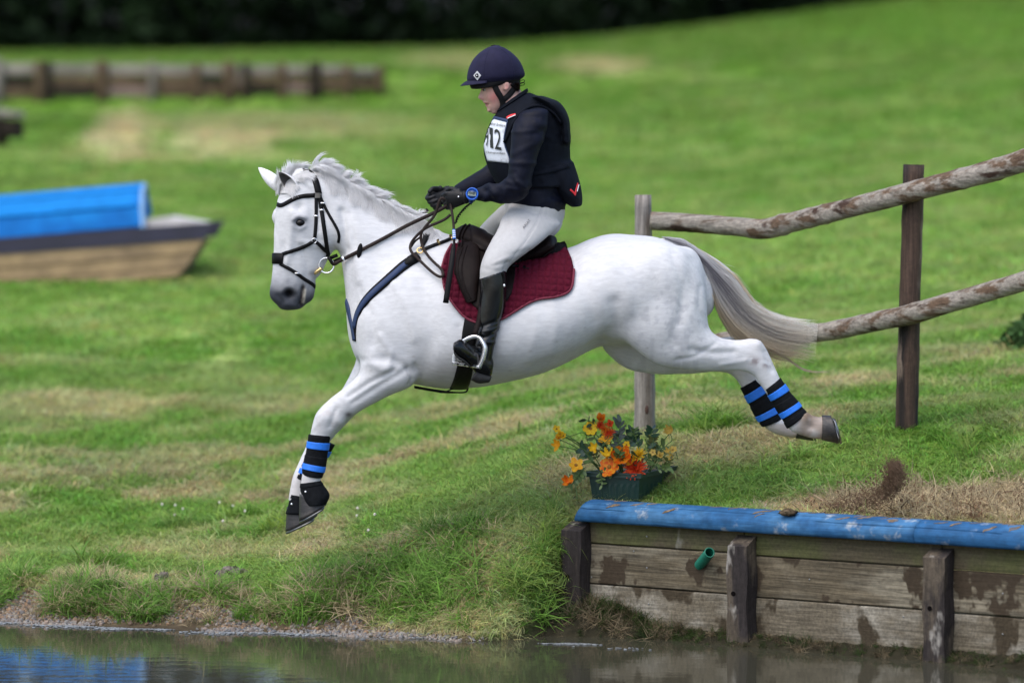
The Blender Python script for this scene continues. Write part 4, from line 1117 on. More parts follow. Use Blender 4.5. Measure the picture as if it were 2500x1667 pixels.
# revetted bank at the back and the stub of another one at the left edge
FY = 42.0
kf = (FY - CY) / F
fw = empty('log_bank', P(480, 236, FY), 'long low revetment of weathered timbers far up the slope', 'jump bank')
Mf = [mat('far_timber_%s' % n, c, rough=.9, spec=.1, var=.35, vscale=3) for n, c in (('grey', (.20, .18, .155)), ('brown', (.095, .066, .042)), ('dark', (.030, .024, .018)), ('pale', (.27, .25, .225)), ('pinkish', (.19, .14, .115)))]
ppos = [-330, -215, -110, -5, 95, 118, 250, 372, 480, 560, 600, 690, 770, 850, 930]
pm = [1, 2, 1, 0, 1, 2, 1, 0, 1, 1, 2, 1, 2, 1, 1]
def ztop(px): return np.interp(px, [-400, 0, 500, 800, 950], [152, 155, 160, 160, 168])
def zbot(px): return np.interp(px, [-400, 0, 350, 700, 950], [246, 243, 239, 232, 214])
for i, px in enumerate(ppos):
    A, B = P(px, ztop(px) - 3, FY - .12), P(px, zbot(px) + 8, FY - .12)
    mesh_obj('post', *tube([A, B], .06 + .03 * (i % 3 == 0), 10), Mf[pm[i]], fw)
for i in range(len(ppos) - 1):
    x0, x1 = ppos[i], ppos[i + 1]
    for r in range(3):
        f0 = (r + .04) / 3; f1 = (r + .96) / 3; xm = (x0 + x1) / 2
        zt, zb = ztop(xm), zbot(xm)
        c = P(xm, zt + (zb - zt) * (f0 + f1) / 2, FY)
        mesh_obj('timber', *box(c, ((x1 - x0) * kf / 2, 0, 0), (0, .09, 0), (0, 0, (zb - zt) * (f1 - f0) / 2 * kf), .02), Mf[0 if r == 0 else (1, 1, 2, 1, 4)[(i * 2 + r) % 5]], fw)  # lighter grey on the top row paints in its lit upper edge
sb = empty('log_stack', P(-40, 350, 24), 'end of a grey timber bank cut off by the left edge of the frame', 'jump bank')
for i, (px, t, b) in enumerate(((-190, 262, 372), (-130, 262, 368), (-70, 268, 360), (-14, 272, 352), (24, 276, 334))):
    mesh_obj('timber', *box(P(px, (t + b) / 2 + 10, 24), (.112, 0, 0), (0, .3, 0), (0, 0, (b - t - 14) / 2 * 42 / F), .02), Mf[(1, 2, 1, 2, 2)[i]], sb)
    mesh_obj('cap', *box(P(px, t + 3, 24), (.118, 0, 0), (0, .33, 0), (0, 0, .035), .012), Mf[(0, 3, 0, 3, 0)[i]], sb)

# dark wood along the ridge: leaf clumps with trunks in the gloom, unseen crowns pushed forward to shade its foot
M_leaf = mat('dark_leaves', attr='Col', rough=.75, spec=.15)
def leaf_quads(C, size, seed, col):
    r = np.random.default_rng(seed); n = len(C)
    a = r.normal(size=(n, 3)); a /= np.linalg.norm(a, axis=1)[:, None]; b = np.cross(a, r.normal(size=(n, 3))); b /= np.linalg.norm(b, axis=1)[:, None]
    s = size * r.uniform(.6, 1.4, (n, 1))
    V = np.stack([C - a * s, C + b * s * .45, C + a * s, C - b * s * .45], 1).reshape(-1, 3)
    Fc = (np.arange(n)[:, None] * 4 + np.arange(4)[None])
    return V, Fc, np.repeat(col, 4, 0)
n = 105000
wx = RNG.uniform(-44, 40, n); u = RNG.random(n); wh = 17 * u ** 1.5
over = np.clip((wh - 3.0) / 9, 0, 1)
wy = 59.6 + RNG.uniform(0, 6.5, n) - over * 9 * RNG.random(n) + 2.2 * (fbm(wx * .35, wh * .35, 201) - .5) * 2
wz = zground(wx, np.full(n, 60.0)) + wh - .2
keep = fbm(wx * .5 + 9, wz * .5, 205) > .12
Cc = np.stack([wx, wy, wz], 1)[keep]
tone = (.35 + 1.1 * fbm(Cc[:, 0] * .45, Cc[:, 2] * .45 + Cc[:, 1] * .3, 207))[:, None]
V, Fc, cc = leaf_quads(Cc, .26, 5, np.array([.0085, .020, .006]) * tone * RNG.uniform(.6, 1.4, (len(Cc), 1)))
wood = mesh_obj('woodland', V, Fc, M_leaf, None, False, cc)
tag(wood, 'dense dark wood closing the top of the slope', kind='stuff')
# low dark bush at the right edge
bp = ground_at(2548, 850)
n = 2600
q = RNG.normal(0, 1, (n, 3)); q /= np.linalg.norm(q, axis=1)[:, None]; q *= RNG.random((n, 1)) ** .45 * np.array([.30, .3, .26])
q[:, 2] = np.abs(q[:, 2]) * 1.1; q[:, 0] += .12 * np.sin(q[:, 2] * 9)
V, Fc, cc = leaf_quads(q + np.array(bp), .035, 9, np.array([.03, .07, .018]) * RNG.uniform(.5, 1.5, (n, 1)))
bush = mesh_obj('bush', V, Fc, M_leaf, None, False, cc)
tag(bush, 'low dark green bush at the right edge of the slope', 'bush'); center_obj(bush, bp)
# ================================================================== bank details, planter and flowers, flying soil
pm_ = bpy.data.materials.new('pebble'); pm_.use_nodes = True
_n, _l = pm_.node_tree.nodes, pm_.node_tree.links
_a = _n.new('ShaderNodeAttribute'); _a.attribute_type = 'INSTANCER'; _a.attribute_name = 'gcol'
_l.new(_a.outputs['Color'], _n['Principled BSDF'].inputs['Base Color']); _n['Principled BSDF'].inputs['Roughness'].default_value = .7
peb = []
for s in range(4):
    V, Fc = ellipsoid((0, 0, 0), 1, .75 + .08 * s, .6, 7, 5)
    V = V * (1 + .25 * (np.random.default_rng(s).random((len(V), 1)) - .5)); peb.append((V, Fc, None))
n = 60000
X = RNG.uniform(-3.2, .35, n); D = RNG.uniform(17.3, 19.0, n); Y = D + CY
t = D - water_edge(X); lip = .42 + .25 * (fbm(X * 2.6, Y * 1.2 + 4, 11) - .5)
lip = lip - LIPSHIFT
dens = sstep(.25, .55, fbm(X * 2.4, Y * 4, 301)) * (1 - sstep(-.55, -.1, X) * .85)
ok = (t > -.05) & (t < lip + .10) & (RNG.random(n) < dens) & (X < -.15 + .1 * RNG.random(n))
X, Y, t = X[ok], Y[ok], t[ok]; n = len(X); z = zground(X, Y)
base = np.array([[.33, .245, .145], [.26, .17, .10], [.40, .34, .26], [.19, .17, .16], [.30, .26, .22], [.36, .22, .12]])[RNG.integers(0, 6, n)] * RNG.uniform(.3, .7, (n, 1))
base = np.where((t < .05)[:, None], base * .7 + np.array([.06, .065, .07]), base)
scatter('gravel', np.stack([X, Y, z + .002], 1), RNG.uniform(0, 6.28, (n, 3)), RNG.uniform(.0045, .0125, n) * (1 + (RNG.random(n) > .97) * .8), RNG.integers(0, 4, n).astype(np.int32), base, peb, 'gravel beach between the turf edge and the water', pm_)
# pale scum along the water line
n = 3500
X = RNG.uniform(-3.0, .6, n); D0 = water_edge(X); Y = D0 - np.abs(RNG.normal(0, .05, n)) + CY + .012
ok = RNG.random(n) < sstep(.35, .6, fbm(X * 3, Y * 9, 305)); X, Y = X[ok], Y[ok]; n = len(X)
disc = [(np.array([(math.cos(a) * (1 + .3 * math.sin(3 * a + s)), math.sin(a) * .7, .0) for a in np.linspace(0, 6.28, 8)[:-1]] + [(math.cos(a), math.sin(a) * .7, -.3) for a in np.linspace(0, 6.28, 8)[:-1]]), [tuple(range(7)), (13, 12, 11, 10, 9, 8, 7)] + [(i, i + 7, (i + 1) % 7 + 7, (i + 1) % 7) for i in range(7)], None) for s in range(2)]
scatter('scum', np.stack([X, Y, np.full(n, .004)], 1), np.stack([np.zeros(n), np.zeros(n), RNG.uniform(0, 6.28, n)], 1), RNG.uniform(.003, .010, n), RNG.integers(0, 2, n).astype(np.int32), np.array([.26, .28, .29]) * RNG.uniform(.4, 1.1, (n, 1)), disc, 'pale scum and bubbles along the water line', pm_)
# matted roots and weed hanging over the turf edge, and rough growth at the wall foot
n = 3000
X = RNG.uniform(-3.0, .30, n); Y0 = water_edge(X) + CY
lip = .42 + .25 * (fbm(X * 2.6, (Y0 + .4) * 1.2 + 4, 11) - .5) - LIPSHIFT
Y = Y0 + np.where(X < -.4, lip + RNG.normal(.03, .09, n), RNG.uniform(.03, .75, n)); z = zground(X, Y)
big = fbm(X * 3.5, Y * 2, 311)
ok = (RNG.random(n) < sstep(.3, .6, big) * np.where(X > -.4, .45, 1)) & (z > .02); X, Y, z, big = X[ok], Y[ok], z[ok], big[ok]; n = len(X)
c = np.where((RNG.random(n) < np.where(X < -.4, .3, .12))[:, None], np.array([.42, .34, .20]), np.array([.135, .265, .040])) * RNG.uniform(.55, 1.3, (n, 1))
scatter('bank_weeds', np.stack([X, Y, z], 1), slope_rot(X, Y, .3), RNG.uniform(.5, 1.05, n) * (.5 + big), RNG.integers(6, 12, n).astype(np.int32), c, TUFTS + LONG + STRAWS, 'long grass and weeds overhanging the bank edge')
n = 2600
s = RNG.uniform(-.05, 4, n); b = -np.abs(RNG.normal(.02, .10, n)); X = WX + WD[0] * s - WNv[0] * b; Y = WY + WD[1] * s - WNv[1] * b; z = np.maximum(zground(X, Y), -.01)
ok = (RNG.random(n) < .35 + .65 * (s < .7)) & (fbm(s * 5, b * 9, 331) > .38) & (z > -.009) ; X, Y, z, s = X[ok], Y[ok], z[ok], s[ok]; n = len(X)
c = np.where((RNG.random(n) < .5)[:, None], np.array([.19, .15, .09]), np.array([.05, .085, .02])) * RNG.uniform(.4, 1.2, (n, 1))
scatter('water_weed', np.stack([X, Y, z], 1), np.stack([RNG.normal(0, .9, n), RNG.normal(0, .9, n), RNG.uniform(0, 6.28, n)], 1), RNG.uniform(.2, .5, n) * np.where(s < .6, 1.3, .8), RNG.integers(6, 12, n).astype(np.int32), c, TUFTS + LONG + STRAWS, 'matted weed and straw floating at the foot of the timber wall')
# torn straw and loose turf behind the log
n = 5200
X = RNG.uniform(1.0, 2.9, n); Y = RNG.uniform(-1.1, .9, n); a_, b_ = wall_co(X, Y); z = zground(X, Y)
px_ = 1250 + X * F / (Y - CY); py_ = HOR + (CZ - z) * F / (Y - CY)
w = 1 - sstep(.6, 1.1, np.hypot((px_ - 2340) / 400, (py_ - 1238) / 52) + .5 * (fbm(X * 4, Y * 4, 321) - .5))
ok = (b_ > .11) & (RNG.random(n) < w); X, Y, z = X[ok], Y[ok], z[ok]; n = len(X)
c = np.where((RNG.random(n) < .25)[:, None], np.array([.16, .095, .055]), np.array([.50, .41, .25])) * RNG.uniform(.6, 1.25, (n, 1))
scatter('loose_straw', np.stack([X, Y, z + .01], 1), np.stack([RNG.normal(0, .7, n), RNG.normal(0, .7, n), RNG.uniform(0, 6.28, n)], 1), RNG.uniform(.6, 1.2, n), RNG.integers(9, 12, n).astype(np.int32), c, TUFTS + LONG + STRAWS, 'torn dry turf and straw behind the blue log')
# clumps of turf on the bank edge
M_clod = mat('earth_clod', (.075, .055, .036), rough=1, spec=.05, var=.5, vscale=40, col2=(.13, .10, .065), c2scale=25, bump=.9, bscale=50, bdist=.02)
M_root = mat('root_clod', (.16, .14, .12), rough=1, spec=.05, var=.5, vscale=40, col2=(.06, .05, .04), c2scale=25, bump=.9, bscale=60, bdist=.02)
def clod(name, px, py, rx, rz, seed, m, label, Y=None, cat='earth clod', group=None):
    p = ground_at(px, py) if Y is None else P(px, py, Y)
    V, Fc = ellipsoid((0, 0, 0), rx, rx * .8, rz, 20, 14)
    N = V / (np.linalg.norm(V, axis=1)[:, None] + 1e-9)
    V = V * (1 + .9 * (fbm(N[:, 0] * 3 + seed, N[:, 2] * 3 + N[:, 1] * 2, seed) - .5) + .5 * (vnoise(N[:, 0] * 9 + seed, N[:, 2] * 9 + N[:, 1] * 5, seed) - .5))[:, None]
    o = mesh_obj(name, V + np.array(p), Fc, m); tag(o, label, cat, group); center_obj(o, p)
clod('root_clump', 395, 1425, .055, .050, 3, M_root, 'grey root clump hanging from the turf edge', cat='root clump')
clod('root_clump', 570, 1405, .085, .040, 4, M_root, 'wide grey clump of roots and dead grass on the bank', cat='root clump')
clod('root_clump', 770, 1420, .11, .032, 5, M_root, 'low matted root clump above the gravel', cat='root clump')
clod('mossy_mound', 262, 1490, .13, .05, 6, mat('moss', (.15, .145, .060), rough=1, spec=.05, var=.5, vscale=30, col2=(.09, .10, .03), c2scale=12, bump=.9, bscale=80), 'yellow green algae covered mound on the gravel', cat='mound')
clod('earth_clod', 1925, 1251, .038, .016, 7, M_clod, 'wet brown clod of turf lying on the blue log', Y=WY - .587 * .0 + float(wpt(1.22, .0, 0)[1]))
# clover heads
M_clover = mat('clover_flower', (.72, .66, .62), rough=.8, var=.2, vscale=200); M_stem = mat('green_stem', (.07, .13, .03), rough=.6)
for (px, py), wh in zip(((396, 1231), (428, 1233), (427, 1257), (446, 1242), (536, 1226), (568, 1235), (598, 1248), (544, 1272), (873, 1242), (871, 1260), (915, 1257), (899, 1296)),
        ('furthest left of the clover flowers', 'second from the left of the clover flowers', 'lowest in the left cluster of clover', 'on the right of the left cluster of clover', 'first of the middle clover cluster', 'in the middle of the centre clover cluster', 'just left of the front hooves', 'lowest of the middle clover cluster', 'uppermost right of the front hooves', 'just under the uppermost one right of the hooves', 'furthest right of the clover flowers', 'lowest of all right of the front hooves')):
    p = ground_at(px, py + 26)
    c = empty('clover_flower', p, 'small white clover flower ' + wh, 'flower', 'white clover in the bank grass')
    V, Fc = ellipsoid(p + Vector((0, 0, .055)), .0058, .0058, .0055, 12, 9)
    V = V + (RNG.random(V.shape) - .5) * .004
    mesh_obj('flower_head', V, Fc, M_clover, c, False); mesh_obj('stem', *tube([p, p + Vector((0, 0, .05))], .0012, 5), M_stem, c)
# planter
PY_ = .12
plant = empty('planter', P(1505, 1230, PY_ + .2), 'dark green plastic flower trough behind the blue log', 'planter')
M_pot = mat('green_plastic', (.004, .026, .022), rough=.42, spec=.5, var=.12, vscale=14)
ang = math.radians(-21)
LX, LY = Vector((math.cos(ang), math.sin(ang), 0)), Vector((-math.sin(ang), math.cos(ang), 0))
cor = P(1566, 1156, PY_); zr = cor.z; hw, hl = .136, .26
ctr = cor - LX * hw + LY * hl
def trough(w, l, z, n_flute=0, r=.0):
    pts = []
    N = 12
    for (ax, ay, bx, by) in ((-1, -1, 1, -1), (1, -1, 1, 1), (1, 1, -1, 1), (-1, 1, -1, -1)):
        m = n_flute if n_flute else 1
        for i in range(m * 4 if n_flute else 4):
            t = i / (m * 4 if n_flute else 4)
            f = r * (1 if (i % 4) in (0, 1) else 0) if .08 < t < .92 else 0
            x = (ax + (bx - ax) * t); y = (ay + (by - ay) * t)
            nx_, ny_ = (0, -1) if ay == by == -1 else ((1, 0) if ax == bx == 1 else ((0, 1) if ay == by == 1 else (-1, 0)))
            pts.append(tuple(ctr + LX * (x * w + nx_ * f) + LY * (y * l + ny_ * f) + Vector((0, 0, z - ctr.z))))
    return pts
zb = zr - .155
R = [trough(hw * .80, hl * .88, zb, 8, .002), trough(hw * .86, hl * .92, zb + .09, 8, .002), trough(hw * .875, hl * .93, zb + .105, 8, 0), trough(hw * .90, hl * .945, zb + .138, 8, 0)]
mesh_obj('pot', *rings(np.array(R)), M_pot, plant, False)
R = [trough(hw * .90, hl * .945, zr - .022), trough(hw * .985, hl * .99, zr - .022), trough(hw * .985, hl * .99, zr - .010), trough(hw, hl, zr - .008), trough(hw, hl, zr), trough(hw * .93, hl * .96, zr), trough(hw * .90, hl * .945, zr - .02)]
mesh_obj('rim', *rings(np.array(R), cap=False), M_pot, plant, False)
R = [trough(hw * .89, hl * .94, zr - .03), trough(hw * .5, hl * .6, zr - .012)]
mesh_obj('compost', *rings(np.array(R)), mat('compost', (.02, .014, .01), rough=1, var=.4, vscale=50), plant, False)
# flowers: each stem a thing of its own
def petal_mesh(name, m, L=1.0, W=.42, cup=.25, tip=.0, nu=6, nv=5):
    V = []
    for i in range(nu + 1):
        t = i / nu; w = W * math.sin(math.pi * min(.96, .12 + .80 * t)) ** .8
        for j in range(nv):
            s = j / (nv - 1) * 2 - 1
            V.append((t * L, s * w, cup * t * t + .18 * abs(s) ** 2 * w + tip * t ** 4 + .03 * math.sin(s * 9 + t * 4)))
    n = len(V); V += [(x, y, z - .02) for x, y, z in V]; Fc = []
    for i in range(nu):
        for j in range(nv - 1):
            q = (i * nv + j, i * nv + j + 1, (i + 1) * nv + j + 1, (i + 1) * nv + j); Fc += [q, tuple(k + n for k in q[::-1])]
    me = bpy.data.meshes.new(name); me.from_pydata(V, [], Fc); me.update(); me.polygons.foreach_set('use_smooth', [True] * len(me.polygons)); me.materials.append(m)
    return me
def petmat(n, a, b): return mat(n, a, rough=.55, spec=.3, col2=b, c2scale=3.2, c2lo=.42, c2hi=.6, var=.12, vscale=14, trans=.25)
PM = {'yellow': petmat('yellow_petal', (.88, .62, .03), (.84, .50, .02)), 'gold': petmat('gold_petal', (.86, .50, .03), (.82, .36, .02)), 'orange': petmat('orange_petal', (.78, .13, .008), (.82, .34, .02)),
      'red': petmat('red_petal', (.72, .05, .02), (.72, .12, .025)), 'pale': petmat('pale_yellow_petal', (.62, .46, .12), (.55, .36, .06))}
PMESH = {(k, t): petal_mesh('petal', PM[k], 1, *{'open': (.40, .22), 'cup': (.50, .75), 'bell': (.34, 1.3), 'mum': (.09, .5)}[t]) for k in PM for t in ('open', 'cup', 'bell', 'mum')}
M_cent = mat('flower_centre', (.30, .14, .02), rough=.9, var=.4, vscale=200)
stem_base = ctr
def flower(px, py, r, col, kind, n, label, y=None, face=(-.1, -.9, .42), stem=True, stemto=None):
    p = P(px, py, PY_ + .04 if y is None else y); rr = r * 1.16 / 537
    base = Vector((ctr.x + (p.x - ctr.x) * .4, ctr.y + (p.y - ctr.y) * .4 - .05, zr - .012))
    f = empty('flower', base, label, 'flower', 'artificial flowers in the trough')
    fv = Vector(face) + Vector(RNG.normal(0, .18, 3)); q = fv.to_track_quat('Z', 'Y')
    layers = {'open': [(1, n, 0)], 'cup': [(1, n, 0), (.7, n, .5)], 'bell': [(1, n, 0)], 'mum': [(1, n, -.35), (.9, n, .1), (.72, n, .55), (.5, n // 2, 1.0)]}[kind]
    for sc, m, tilt in layers:
        for i in range(m):
            o = bpy.data.objects.new('petal', PMESH[(col, kind)]); COL.objects.link(o); o.parent = f
            a = 6.2832 * i / m + sc * 2 + RNG.normal(0, .08)
            M = q.to_matrix().to_4x4() @ Matrix.Rotation(a, 4, 'Z') @ Matrix.Rotation(-tilt + RNG.normal(0, .1), 4, 'Y')
            o.matrix_local = Matrix.Translation(p - base) @ M @ Matrix.Diagonal((rr * sc * RNG.uniform(.9, 1.08), rr * sc, rr * sc, 1))
    if kind in ('open', 'cup'):
        V, Fc = ellipsoid(p + fv.normalized() * rr * .12, rr * .2, rr * .2, rr * .2, 10, 7); mesh_obj('centre', V, Fc, M_cent, f)
    mid = (p + base) / 2 + Vector((RNG.normal(0, .01), .02, .03))
    mesh_obj('stem', *tube([base, mid, p - fv.normalized() * rr * .2], .0022, 6, sub=5), M_stem, f)
FL = [(1442, 1046, 16, 'yellow', 'open', 8, 'large open yellow flower at the upper left of the trough'),
      (1467, 1022, 11, 'orange', 'cup', 5, 'topmost orange flower of the trough'),
      (1466, 1038, 12, 'red', 'mum', 12, 'orange red shaggy bloom just below the topmost flower'),
      (1476, 1047, 11, 'orange', 'mum', 10, 'small shaggy orange bloom right of the large yellow flower'),
      (1487, 1056, 13, 'red', 'mum', 12, 'red shaggy bloom above the four petalled flower'),
      (1490, 1034, 8, 'red', 'cup', 4, 'small red bud beside the glossy top leaves'),
      (1479, 1071, 17, 'gold', 'open', 4, 'four petalled golden flower in the middle of the trough'),
      (1530, 1086, 9, 'yellow', 'open', 6, 'small yellow flower among the glossy dark leaves'),
      (1450, 1094, 11, 'yellow', 'bell', 6, 'drooping yellow bell flower at the left of the trough'),
      (1484, 1113, 13, 'yellow', 'bell', 6, 'closed yellow bud directly above the orange rosette'),
      (1517, 1116, 22, 'orange', 'cup', 6, 'large orange ruffled flower in the middle front'),
      (1488, 1140, 22, 'orange', 'open', 9, 'wide orange and yellow rosette resting on the rim'),
      (1540, 1128, 13, 'gold', 'bell', 5, 'golden petals hanging under the large orange flower'),
      (1560, 1110, 16, 'yellow', 'mum', 16, 'spiky yellow chrysanthemum at the right'),
      (1550, 1143, 24, 'red', 'mum', 22, 'red chrysanthemum lying on the front rim'),
      (1406, 1136, 17, 'gold', 'open', 5, 'yellow flower with dark centre leaning out to the left'),
      (1388, 1176, 14, 'orange', 'bell', 6, 'orange red bell flower hanging lowest at the left'),
      (1359, 1047, 9, 'yellow', 'open', 5, 'uppermost blossom of the yellow spray far left'),
      (1367, 1060, 8, 'yellow', 'cup', 4, 'second blossom from the top of the yellow spray far left'),
      (1376, 1064, 8, 'yellow', 'open', 5, 'blossom on the right side of the yellow spray far left'),
      (1363, 1070, 8, 'gold', 'cup', 4, 'fourth blossom down the yellow spray far left'),
      (1361, 1087, 12, 'gold', 'bell', 5, 'lowest and largest blossom of the yellow spray far left'),
      (1636, 1054, 12, 'pale', 'bell', 7, 'highest pale yellow blossom on the thin stem at the right'),
      (1643, 1098, 9, 'pale', 'open', 5, 'pale yellow blossom furthest right above the rim corner'),
      (1632, 1102, 8, 'pale', 'bell', 5, 'pale yellow blossom left of the furthest right one'),
      (1612, 1112, 8, 'pale', 'cup', 4, 'pale yellow bud low on the right thin stem'),
      (1594, 1104, 8, 'pale', 'open', 5, 'pale yellow blossom nearest the yellow chrysanthemum'),
      (1640, 1116, 8, 'pale', 'bell', 5, 'lowest pale yellow blossom on the right')]
for a in FL: flower(*a)
M_lf = {'dark': mat('glossy_leaf', (.020, .055, .028), rough=.35, spec=.5, col2=(.035, .085, .04), c2scale=30, var=.15, vscale=40), 'mid': mat('mid_leaf', (.085, .15, .038), rough=.5, col2=(.14, .18, .06), c2scale=25, var=.2, vscale=40),
        'grey': mat('grey_leaf', (.075, .10, .085), rough=.5, var=.2, vscale=40), 'fern': mat('fern_leaf', (.085, .095, .022), rough=.6, var=.3, vscale=30)}
LMESH = {k: petal_mesh('leaf', M_lf[k], 1, .26, .12) for k in M_lf}
def sprig(px, py, n, L, col, dirv, label, y=None, spread=1.0, name='leafy_sprig'):
    """a stem with leaves along it; dirv in photo pixels"""
    p = P(px, py, PY_ + .06 if y is None else y); d = Vector((dirv[0] / 537, RNG.normal(0, .02), -dirv[1] / 537))
    s = empty(name, p, label, 'plant', 'artificial foliage in the trough')
    mesh_obj('stem', *tube([p, p + d * .5 + Vector((0, -.01, .008)), p + d], .002, 6, sub=4), M_stem, s)
    for i in range(n):
        t = (i + 1) / n; q = d * t; sd = 1 if i % 2 else -1
        dv = (d.normalized() * .6 + Vector((-d.z, 0, d.x)).normalized() * sd * spread * (1 - .6 * (t > .95)) + Vector(RNG.normal(0, .3, 3)) + Vector((0, -.15, 0))).normalized()
        nr = Vector((0, -1, .6)) + Vector(RNG.normal(0, .35, 3)); z_ = (nr - dv * nr.dot(dv)).normalized(); y_ = z_.cross(dv)
        M = Matrix((dv, y_, z_)).transposed().to_4x4()
        o = bpy.data.objects.new('leaf', LMESH[col]); COL.objects.link(o); o.parent = s
        l = L / 537 * RNG.uniform(.75, 1.15); o.matrix_local = Matrix.Translation(q) @ M @ Matrix.Diagonal((l, l, l, 1))
SP = [(1508, 1075, 9, 22, 'grey', (8, -44), 'tall grey green sprig at the top middle of the trough'), (1535, 1090, 10, 22, 'dark', (10, -36), 'dark glossy sprig left of the fence post foot'), (1580, 1095, 11, 22, 'dark', (14, -48), 'dark glossy sprig in front of the fence post'),
      (1470, 1050, 6, 18, 'dark', (-40, -26), 'thin dark sprig pointing up left behind the yellow flower'), (1560, 1095, 8, 22, 'dark', (-14, -40), 'dark glossy leaves between the two tall sprigs'), (1600, 1125, 10, 20, 'mid', (20, -34), 'mid green foliage above the right rim'),
      (1450, 1130, 9, 20, 'mid', (-30, -30), 'mid green foliage under the drooping bell flower'), (1430, 1140, 12, 17, 'mid', (-36, 46), 'trailing green stem hanging over the left side'), (1464, 1152, 9, 14, 'mid', (6, 32), 'short leafy frond hanging over the front rim'),
      (1405, 1185, 10, 16, 'fern', (4, 36), 'fern like tip of the trailing growth lowest at the left'), (1460, 1120, 12, 14, 'fern', (-22, -30), 'brownish fern frond at the left of the flowers'), (1590, 1110, 14, 15, 'fern', (6, -42), 'olive fern frond at the right of the flowers'),
      (1500, 1130, 9, 20, 'mid', (14, -30), 'green leaves behind the large orange flower'), (1478, 1110, 10, 20, 'dark', (-4, -34), 'dark leaves under the four petalled flower'), (1605, 1145, 9, 16, 'mid', (30, -6), 'pale green leaves lying on the right rim corner'),
      (1425, 1150, 9, 18, 'mid', (-24, 20), 'leafy growth beside the dark centred yellow flower'), (1530, 1140, 9, 20, 'dark', (24, -26), 'dark leaves between the orange flower and the red chrysanthemum')]
SP += [(1456, 1075, 8, 18, 'mid', (-18, -28), 'small green sprig left of the four petalled flower'), (1512, 1100, 9, 19, 'grey', (-6, -34), 'grey green sprig rising behind the large orange flower'), (1545, 1075, 8, 18, 'mid', (4, -30), 'light green sprig between the two dark ones'),
       (1575, 1130, 9, 18, 'mid', (22, -24), 'light green sprig right of the yellow chrysanthemum'), (1440, 1115, 9, 18, 'dark', (-22, -22), 'dark sprig at the left above the rim'), (1500, 1148, 9, 16, 'mid', (-20, 6), 'leaves lying along the front rim'), (1620, 1140, 8, 15, 'fern', (16, -20), 'small fern frond at the right rim corner')]
for a in SP: sprig(*a)
def wire(name, pts, label, y=PY_ + .05):
    o = mesh_obj(name, *tube([P(a, b, y) for a, b in pts], .0018, 6, sub=6), M_stem); tag(o, label, 'stem', 'artificial foliage in the trough'); center_obj(o, P(*pts[0], y))
wire('arching_stem', [(1440, 1100), (1428, 1058), (1400, 1062), (1376, 1070), (1362, 1082)], 'thin stem arching left to the yellow spray')
wire('arching_stem', [(1600, 1140), (1625, 1090), (1640, 1075), (1637, 1058)], 'thin stem rising right to the highest pale blossom')
wire('arching_stem', [(1590, 1145), (1622, 1112), (1645, 1095), (1655, 1120)], 'thin stem arching right over the rim corner')
for (a, b), tw in zip((((1465, 1095), (1500, 1060)), ((1500, 1090), (1540, 1075)), ((1490, 1100), (1450, 1070)), ((1520, 1100), (1500, 1062)), ((1470, 1085), (1520, 1080)), ((1545, 1090), (1570, 1075))), ('under the four petalled flower', 'between the dark sprigs at the top', 'left of the four petalled flower', 'rising under the tall grey sprig', 'crossing level behind the four petalled flower', 'at the right above the chrysanthemum')):
    wire('dry_twig', [a, ((a[0] + b[0]) / 2 + 4, (a[1] + b[1]) / 2 - 6), b], 'thin dry twig ' + tw, PY_ + .02)
# soil kicked up by the hind feet: grain by grain
n = 13000
path = crom([(1960 + 60, 1243), (2080, 1232), (2130, 1218), (2175, 1190), (2188, 1160), (2180, 1132)], 20)
wd = np.interp(np.linspace(0, 1, len(path)), [0, .35, .6, .85, 1], [24, 32, 20, 22, 14])
dn = np.interp(np.linspace(0, 1, len(path)), [0, .3, .5, .8, 1], [.18, .35, .6, 1.2, .7]); dn /= dn.sum()
i = RNG.choice(len(path), n, p=dn); q = path[i] + RNG.normal(0, 1, (n, 2)) * wd[i][:, None] * np.array([.62, .55])
far_ = RNG.random(n) < .08; q[far_] += RNG.normal(0, 26, (far_.sum(), 2)) + (-14, -4)
yv = -.58 + RNG.normal(0, .04, n); rr = RNG.uniform(.0006, .0018, n) * (1 + (RNG.random(n) > .985) * 2.5)
c = np.array([tuple(P(a, b, y)) for (a, b), y in zip(q, yv)])
T = np.array([(1, 1, 1), (-1, -1, 1), (-1, 1, -1), (1, -1, -1)], float)
V = (c[:, None] + T[None] * rr[:, None, None] * RNG.uniform(.6, 1.4, (n, 4, 1))).reshape(-1, 3)
Fc = (np.arange(n)[:, None, None] * 4 + np.array([(0, 1, 2), (0, 3, 1), (0, 2, 3), (1, 3, 2)])[None]).reshape(-1, 3)
dirt = mesh_obj('flying_soil', V, Fc, mat('loose_soil', (.15, .10, .066), rough=1, spec=0, var=.3, vscale=30), None, False)
tag(dirt, 'spray of brown soil thrown up behind the hind feet', kind='stuff')
